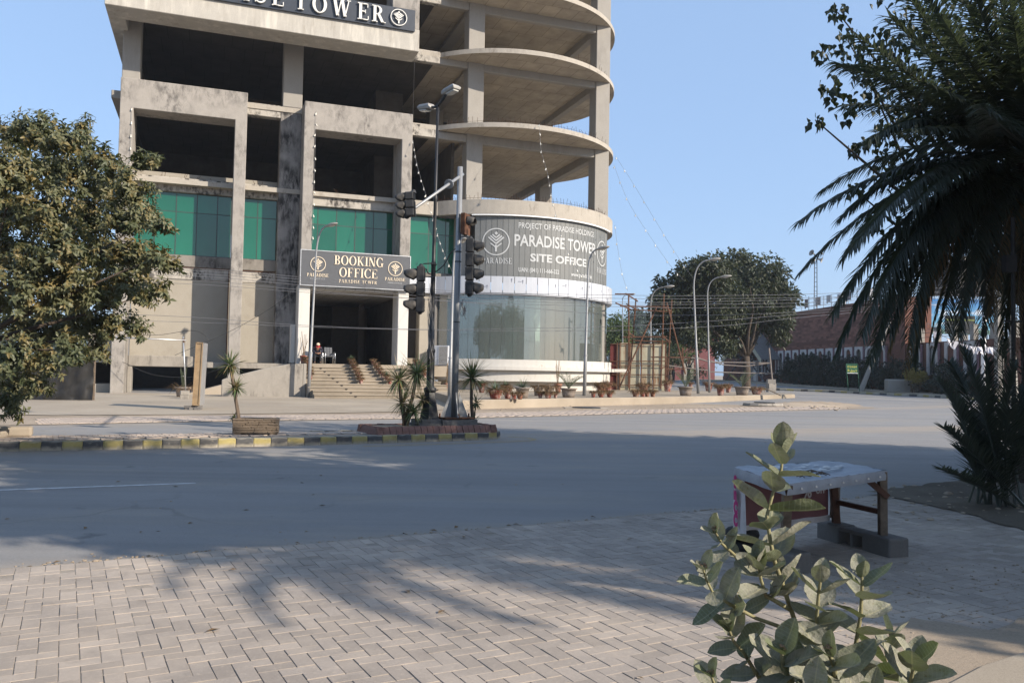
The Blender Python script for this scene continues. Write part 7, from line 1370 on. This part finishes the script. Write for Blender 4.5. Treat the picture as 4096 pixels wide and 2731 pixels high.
# blocks and tyres that carry the legs
def cinder(label, p, rz, L=.40, W=.20, Hh=.20, holes=True):
    t = thing('cinder_block', label, 'concrete block', p, rz, 'blocks under the stall table'); o = None
    q = random.Random(label)
    if holes:
        for nm, bx in (('web', (-L / 2, -L / 2 + .035, -W / 2, W / 2, 0, Hh)), ('web', (L / 2 - .035, L / 2, -W / 2, W / 2, 0, Hh)), ('web', (-.018, .018, -W / 2, W / 2, 0, Hh)), ('face_shell', (-L / 2 + .035, L / 2 - .035, -W / 2, W / 2, 0, .035)), ('face_shell', (-L / 2 + .035, L / 2 - .035, -W / 2, W / 2, Hh - .035, Hh))): o = MB().box(*bx).build(nm, M['block'], t); bevel(o, .008)
    else: bevel(MB().box(-L / 2, L / 2, -W / 2, W / 2, 0, Hh).build('block', M['block'], t), .018, 2)
    return t
dl = math.atan2(br_.y - fr_.y, br_.x - fr_.x); g_ = .04
cinder('near block under the right front leg of the stall', (fr_.x + .02, fr_.y, g_ - .04), dl, .34, .22, .20, False); m_ = fr_.lerp(br_, .5); cinder('hollow block lying on its side between the right legs', (m_.x, m_.y, g_ - .04), dl, .42, .18, .19, True); cinder('far block under the right back leg of the stall', (br_.x, br_.y, g_ - .04), dl, .30, .22, .20, False); cinder('block with worn corner under the left front leg of the stall', (fl_.x, fl_.y, g_ - .04), dl + .2, .34, .24, .20, False)
for k, z in enumerate((.06, .17)):
    ty = thing('old_tyre', ('lower' if k == 0 else 'upper') + ' of two stacked old tyres under the left back leg of the stall', 'tyre', (bl_.x, bl_.y, z), 0, 'stacked tyres'); MB().lathe([(.10 + .055 * math.cos(a), .055 * math.sin(a)) for a in np.linspace(0, 2 * math.pi, 13)], 20, cap=False).build('tyre', M['rubber'], ty, True); MB().lathe([(.09, -.03), (.09, .03)], 14, cap=False).build('bead', M['rubber'], ty)
# ---------------------------------------------------------------- large-leaved milkweed in the foreground
def calomat():
    m = Mat('milkweed_leaf'); v = m.coord(); ge = m.n('NewGeometry'); sx = m.n('SeparateXYZ'); m.l(v, sx.inputs[0]); oi = m.n('ObjectInfo')
    vein = m.ramp(m.math('ABSOLUTE', sx.outputs[0]), .0, .025, 1, 0); wv = m.n('TexWave', wave_type='BANDS', bands_direction='Y'); wv.inputs['Scale'].default_value = 3.2; wv.inputs['Distortion'].default_value = 1.0; m.l(v, wv.inputs['Vector'])
    dust = m.noise(v, 3.0, 6, .7, .22, .52); dk = m.math('MULTIPLY', dust, m.ramp(oi.outputs['Random'], 0, .4, .25, 1)); c = m.mix(dk, rgb(.10, .125, .055), rgb(.25, .245, .20)); c = m.mix(m.math('MULTIPLY', m.ramp(wv.outputs[1], .8, 1), .25), c, rgb(.36, .37, .27)); c = m.mix(m.math('MULTIPLY', vein, .7), c, rgb(.40, .38, .24)); c = m.mix(m.math('MULTIPLY', m.noise(v, 9, 3, .6, .62, .7), .6), c, rgb(.14, .10, .045)); m.color(c).set(.62, 0, .3)
    m.bump(m.noise(v, 7, 5), .3, .04); tr = m.n('BsdfTranslucent'); m.l(m.mix(.5, c, rgb(.20, .30, .04)), tr.inputs[0]); ms = m.n('MixShader'); ms.inputs[0].default_value = .16; m.l(m.b.outputs[0], ms.inputs[1]); m.l(tr.outputs[0], ms.inputs[2]); m.l(ms.outputs[0], m.out.inputs[0]); return m.m
M['calo'] = calomat(); M['calo_stem'] = weathered('milkweed_stem', rgb(.27, .25, .14), rgb(.13, .09, .05), .6, 8, .5, bump=.3); M['calo_bud'] = plain('brownish_buds', rgb(.24, .16, .10), .7)
def calo_leaf(seed):
    q = random.Random(seed); b = MB(); nu, nv = 6, 10; vs = []; cup = q.uniform(.10, .30); curl = q.uniform(-.16, .22); tw_ = q.uniform(-.25, .25)
    for j in range(nv + 1):
        t = j / nv; wd = .34 * (math.sin(math.pi * min(1, t * .93 + .05)) ** .62) * (1.10 - .32 * t) * (1 if t < .97 else .25)
        for i in range(nu + 1):
            u = -1 + 2 * i / nu; x = u * wd; z = cup * abs(u) ** 1.6 * wd * 1.6 + curl * (t - .25) ** 2 + .022 * math.sin(t * 9 + u * 3 + seed) * abs(u) + tw_ * x * t; vs.append((x, t, z))
    b.add(vs, [(j * (nu + 1) + i, j * (nu + 1) + i + 1, (j + 1) * (nu + 1) + i + 1, (j + 1) * (nu + 1) + i) for j in range(nv) for i in range(nu)]); return b.mesh('leaf', M['calo'], True)
LM = [calo_leaf(i) for i in range(7)]
KS = .775; cb_ = Vector((1.42 * KS, 3.55 * KS, .03)); cal = thing('milkweed_plant', 'large milkweed with broad dusty grey-green leaves in the right foreground', 'plant', cb_, 0); q = random.Random(90)
CX = lambda x, y, Y: aty(2650 + x / 1.451, 1650 + y / 1.451, Y) - cb_
STEMS = [([(880, 2150), (870, 1600), (800, 1300), (735, 1110), (650, 860), (625, 740), (605, 600), (640, 470), (690, 330), (700, 215)], (3.5, 3.62), .55, 1.02), ([(780, 1275), (540, 1190), (390, 1110), (290, 1040), (255, 970), (235, 905)], (3.5, 3.3), .52, .72), ([(450, 890), (425, 830), (345, 760), (305, 690)], (3.6, 3.5), .2, .72), ([(740, 1140), (600, 1060), (572, 970), (552, 865)], (3.5, 3.42), .35, .85),
         ([(745, 1150), (715, 1040), (690, 950), (680, 870)], (3.55, 3.62), .3, .85), ([(930, 2150), (900, 1500), (908, 1320), (895, 1190), (905, 1060), (920, 950)], (3.45, 3.4), .35, 1.0), ([(1000, 2150), (1080, 1600), (1112, 1400), (1150, 1180), (1157, 1050), (1158, 915)], (3.5, 3.5), .38, 1.0), ([(1150, 2150), (1400, 1720), (1440, 1560), (1465, 1440)], (3.45, 3.35), .45, 1.0), ([(800, 2150), (600, 1600), (470, 1390), (410, 1320), (375, 1230)], (3.5, 3.4), .45, .85), ([(700, 2100), (420, 1720), (310, 1600), (280, 1520)], (3.4, 3.3), .5, .85),
         ([(900, 2100), (760, 1600), (700, 1470), (690, 1380)], (3.4, 3.3), .4, 1.15), ([(950, 2150), (1010, 1640), (1000, 1480), (960, 1380)], (3.35, 3.25), .4, 1.15), ([(1050, 2100), (1230, 1640), (1290, 1450), (1330, 1290)], (3.55, 3.65), .45, .95), ([(980, 2150), (1180, 1760), (1210, 1620)], (3.3, 3.2), .4, 1.1), ([(905, 2150), (880, 1780), (870, 1620)], (3.25, 3.15), .35, 1.2)]
for pts, (Ya, Yb), t0, sz in STEMS:
    sz *= KS
    P = [CX(x, y, KS * (Ya + (Yb - Ya) * i / (len(pts) - 1))) for i, (x, y) in enumerate(pts)]; P2 = []
    for a, c in zip(P, P[1:]): P2 += [a, a.lerp(c, .5)]
    P2.append(P[-1]); r0 = .0095 * sz; MB().tube(P2, [r0 * (1.25 - .7 * i / len(P2)) for i in range(len(P2))], 8).build('stem', M['calo_stem'], cal, True)
    LL = [0]
    for a, c in zip(P2, P2[1:]): LL.append(LL[-1] + (c - a).length)
    tot = LL[-1]; s_ = tot * t0; k = 0
    while s_ < tot - .004:
        i = max(j for j in range(len(LL) - 1) if LL[j] <= s_); f = (s_ - LL[i]) / max(1e-5, LL[i + 1] - LL[i]); c = P2[i].lerp(P2[i + 1], f); d = (P2[i + 1] - P2[i]).normalized(); fr = s_ / tot
        left = (tot - s_); size = (.178 if left > .078 else .152 if left > .03 else .11) * sz * q.uniform(.85, 1.15); o_ = d.orthogonal().normalized(); o_ = Matrix.Rotation(k * R(90) + q.uniform(-.35, .35) + pts[0][0], 3, d) @ o_; el = .2 if left > .09 else .55 if left > .04 else 1.3
        for sg_ in (1, -1):
            if q.random() < .03: continue
            ld = (o_ * sg_ + d * el * q.uniform(.7, 1.3) + Vector((0, 0, .12))).normalized(); up = (d * 1.0 - o_ * sg_ * el + rdir(q) * .25).normalized(); x = ld.cross(up).normalized(); z = x.cross(ld); sc_ = size * q.uniform(.85, 1.15); Mx = Matrix((x * sc_, ld * sc_, z * sc_)).transposed().to_4x4(); Mx.translation = c + ld * .006; obj('leaf', LM[q.randrange(7)], cal, None, Mx)
        s_ += KS * (.072 if left > .12 else .052 if left > .055 else .03) * q.uniform(.85, 1.15); k += 1
    b = MB()
    for j in range(9): p = P2[-1] + rdir(q, .1, 1) * .011 + Vector((0, 0, .005)); b.lathe([(0, -.004), (.0045, 0), (0, .005)], 6, tuple(p), cap=False)
    tag(b.build('flower_buds', M['calo_bud'], cal), kind='stuff')
# dark post with a box at the right edge
bp2 = Vector((aty(4056, 1900, 11.6).x, 11.6, .03)); po = thing('black_post', 'thin black post with a small black box at the right edge', 'post', bp2, 0); hp_ = aty(4056, 880, 11.6).z
MB().tube([(0, 0, 0), (0, 0, hp_)], .03, 8).build('post', M['black_iron'], po); z0_, z1_ = aty(4040, 1098, 11.6).z, aty(4040, 1030, 11.6).z; MB().box(-.13, .02, -.06, .06, z0_, z1_).build('box', M['black_plastic'], po); zc = aty(4040, 1295, 11.6).z; MB().box(-.10, .1, -.02, .02, zc - .01, zc + .015).build('bracket', M['black_iron'], po)
# ---------------------------------------------------------------- overhead cables and strings of bulbs
def smooth(pts, n=6):
    out = []; P = [Vector(p) for p in pts]; m = len(P)
    for i in range(m - 1):
        a, b, c, d = P[max(i - 1, 0)], P[i], P[i + 1], P[min(i + 2, m - 1)]
        for k in range(n): t = k / n; out.append(.5 * ((2 * b) + (c - a) * t + (2 * a - 5 * b + 4 * c - d) * t * t + (3 * b - a - 3 * c + d) * t ** 3))
    out.append(P[-1]); return out
CB = [[(-300, 1052), (700, 1070), (1200, 1108), (1800, 1163), (2450, 1180), (2900, 1182), (3400, 1170), (4096, 1130), (4700, 1080)], [(-300, 1058), (700, 1079), (1200, 1117), (1800, 1171), (2450, 1193), (2900, 1194), (3400, 1186), (4096, 1150), (4700, 1100)], [(-300, 1068), (700, 1090), (1250, 1133), (1800, 1180), (2450, 1208), (2900, 1205), (3400, 1190), (4096, 1140), (4700, 1090)], [(-300, 1078), (700, 1101), (1250, 1145), (1800, 1192), (2450, 1216), (2900, 1216), (3400, 1205), (4096, 1160), (4700, 1120)], [(-300, 1100), (700, 1118), (1250, 1163), (1800, 1205), (2450, 1226), (2900, 1231), (3400, 1215), (4096, 1170), (4700, 1130)],
      [(-300, 1108), (700, 1133), (1200, 1168), (1640, 1192), (2100, 1230), (2450, 1258), (2900, 1259), (3250, 1243), (4096, 1180), (4700, 1130)], [(-300, 1240), (640, 1262), (1200, 1300), (1700, 1317), (2100, 1313), (2450, 1306), (2900, 1280), (3250, 1252), (4096, 1190), (4700, 1140)], [(-300, 1270), (640, 1285), (1200, 1306), (1700, 1320), (2100, 1323), (2450, 1322), (2900, 1302), (3250, 1265), (4096, 1195), (4700, 1150)]]
for i, c in enumerate(CB):
    Yc = 30.0 + i * .25; p0 = aty(*c[0], Yc); t = thing('overhead_cable', '%s overhead cable from the top crossing before the tower' % ORD[i], 'cable', p0, 0, 'overhead cables'); MB().tube([p - p0 for p in smooth([aty(x, y, Yc) for x, y in c], 5)], .0075, 5).build('cable', M['wire'], t)
cp = thing('cable_pole', 'roadside pole beyond the left edge that carries the cables', 'pole', (aty(-300, 1150, 30.9).x - .3, 30.9, 0), 0); MB().tube([(0, 0, -.1), (0, 0, 8.0)], [.16, .11], 8).build('pole', M['conc_clean'], cp); MB().box(-.6, .6, -.9, .9, 5.6, 5.7).build('crossarm', M['galv'], cp)
def bulb_string(label, path, step=.42, r=.008, first=.1):
    P = smooth(path, 6); o = P[0]; t = thing('light_string', label, 'string lights', o, 0, 'strings of bulbs'); P = [p - o for p in P]; MB().tube(P, r, 4).build('cable', M['wire'], t)
    bm = MB().lathe([(.018, .0), (.02, -.05), (.035, -.09), (.045, -.125), (.03, -.165), (0, -.175)], 8, cap=False).mesh('bulb', M['bulb'], True); d = 0; nxt = first; q = random.Random(label)
    for a, c in zip(P, P[1:]):
        L = (c - a).length
        while nxt <= d + L: p = a.lerp(c, (nxt - d) / L); b_ = obj('bulb', bm, t, p); b_.rotation_euler = (q.gauss(0, .2), q.gauss(0, .2), 0); nxt += step * q.uniform(.9, 1.1)
        d += L
def px(l, Y0, Y1): return [aty(x, y, Y0 + (Y1 - Y0) * i / (len(l) - 1)) for i, (x, y) in enumerate(l)]
bulb_string('bulb string hanging from the rebar edge down across the banner', px([(2157, 495), (2165, 603), (2189, 689), (2205, 780), (2232, 890), (2259, 979), (2299, 1060), (2330, 1105)], 52.5, 41), .95)
bulb_string('lower bulb string running from the tower edge towards the far lamps', px([(2456, 660), (2510, 800), (2590, 930), (2680, 1060), (2735, 1120)], 56, 52), 1.35); bulb_string('upper bulb string running from the tower edge towards the far lamps', px([(2462, 625), (2530, 730), (2620, 880), (2700, 1010), (2770, 1110)], 56, 51), 1.35)
bulb_string('thin bulb string falling from the ring beam to the scaffold', px([(2459, 900), (2472, 1000), (2490, 1100), (2512, 1165)], 56, 57), 1.1)
bulb_string('vertical bulb string on the left post of the middle concrete frame', [tw(-2.68, -.06, z) for z in (17.0, 15.0, 12.0, 9.0)], .68); bulb_string('bulb string drooping from the middle frame past the black lamp post', px([(1651, 560), (1668, 660), (1702, 775), (1740, 900), (1766, 990), (1808, 1085)], 51, 46), .62)
bulb_string('short bulb string on the left post of the outer concrete frame', [tw(-12.72, -.06, z) for z in (16.0, 14.6, 12.9)], .75)
for lab, l, Y0, Y1 in (('steel wire hanging below the overhanging sign box', [(1658, 250), (1655, 350), (1652, 460)], 50, 51), ('slack cable across the beige wall near the basement', [(560, 1340), (650, 1338), (760, 1322), (810, 1335), (832, 1365), (805, 1405)], 46, 46), ('slack cable across the basement opening', [(490, 1447), (600, 1495), (700, 1508), (780, 1505), (900, 1470)], 45, 45), ('diagonal stay wire before the middle column', [(700, 1420), (950, 1310), (1150, 1180), (1195, 1060)], 44, 47)):
    P = smooth(px(l, Y0, Y1), 5); t = thing('loose_wire', lab, 'wire', P[0], 0); MB().tube([p - P[0] for p in P], .012, 4).build('wire', M['black_wire'], t)
# cable ends taped to the poles
for lab, l, Y_ in (('frayed cable bundle hanging on the black lamp post', (1720, 1130, 330), 19.3), ('frayed cable bundle hanging on the signal pole', (1848, 1185, 90), 19.5)):
    x, y, h = l; o = aty(x, y, Y_); t = thing('cable_bundle', lab, 'cables', o, 0); b = MB(); q = random.Random(x)
    for i in range(16): y0 = q.uniform(0, h * .6); y1 = y0 + q.uniform(.25, .5) * h; x0, x1 = q.uniform(-8, 12), q.uniform(-12, 18); b.tube([aty(x + x0, y + y0, Y_) - o, aty(x + (x0 + x1) / 2 + q.uniform(-8, 8), y + (y0 + y1) / 2, Y_ - .05) - o, aty(x + x1, y + y1, Y_ + q.uniform(-.1, .1)) - o], q.uniform(.004, .009), 4)
    tag(b.build('cable_ends', plain('grey_tape', rgb(.20, .19, .18), .7), t), kind='stuff')
x0 = thing('signal_cable', 'thick black cable looping between the lamp post and the signal pole', 'cable', aty(1700, 1085, 19.4), 0); MB().tube([p - x0.location for p in smooth([aty(x, y, 19.5) for x, y in ((1705, 1075), (1712, 1092), (1730, 1095), (1775, 1060), (1800, 1015), (1822, 995))], 5)], .014, 6).build('cable', M['black_wire'], x0)
# ---------------------------------------------------------------- thin winter haze
hm = bpy.data.materials.new('haze_air'); hm.use_nodes = True; hn = hm.node_tree; hn.nodes.remove(hn.nodes['Principled BSDF']); pv = hn.nodes.new('ShaderNodeVolumePrincipled'); pv.inputs['Color'].default_value = (.86, .92, 1.0, 1); pv.inputs['Density'].default_value = .00035; pv.inputs['Anisotropy'].default_value = .2
hn.links.new(pv.outputs[0], hn.nodes['Material Output'].inputs['Volume'])
tag(MB().box(-260, 300, -60, 420, -1.2, 46).build('haze', hm), kind='stuff'); SC.cycles.volume_bounces = 0
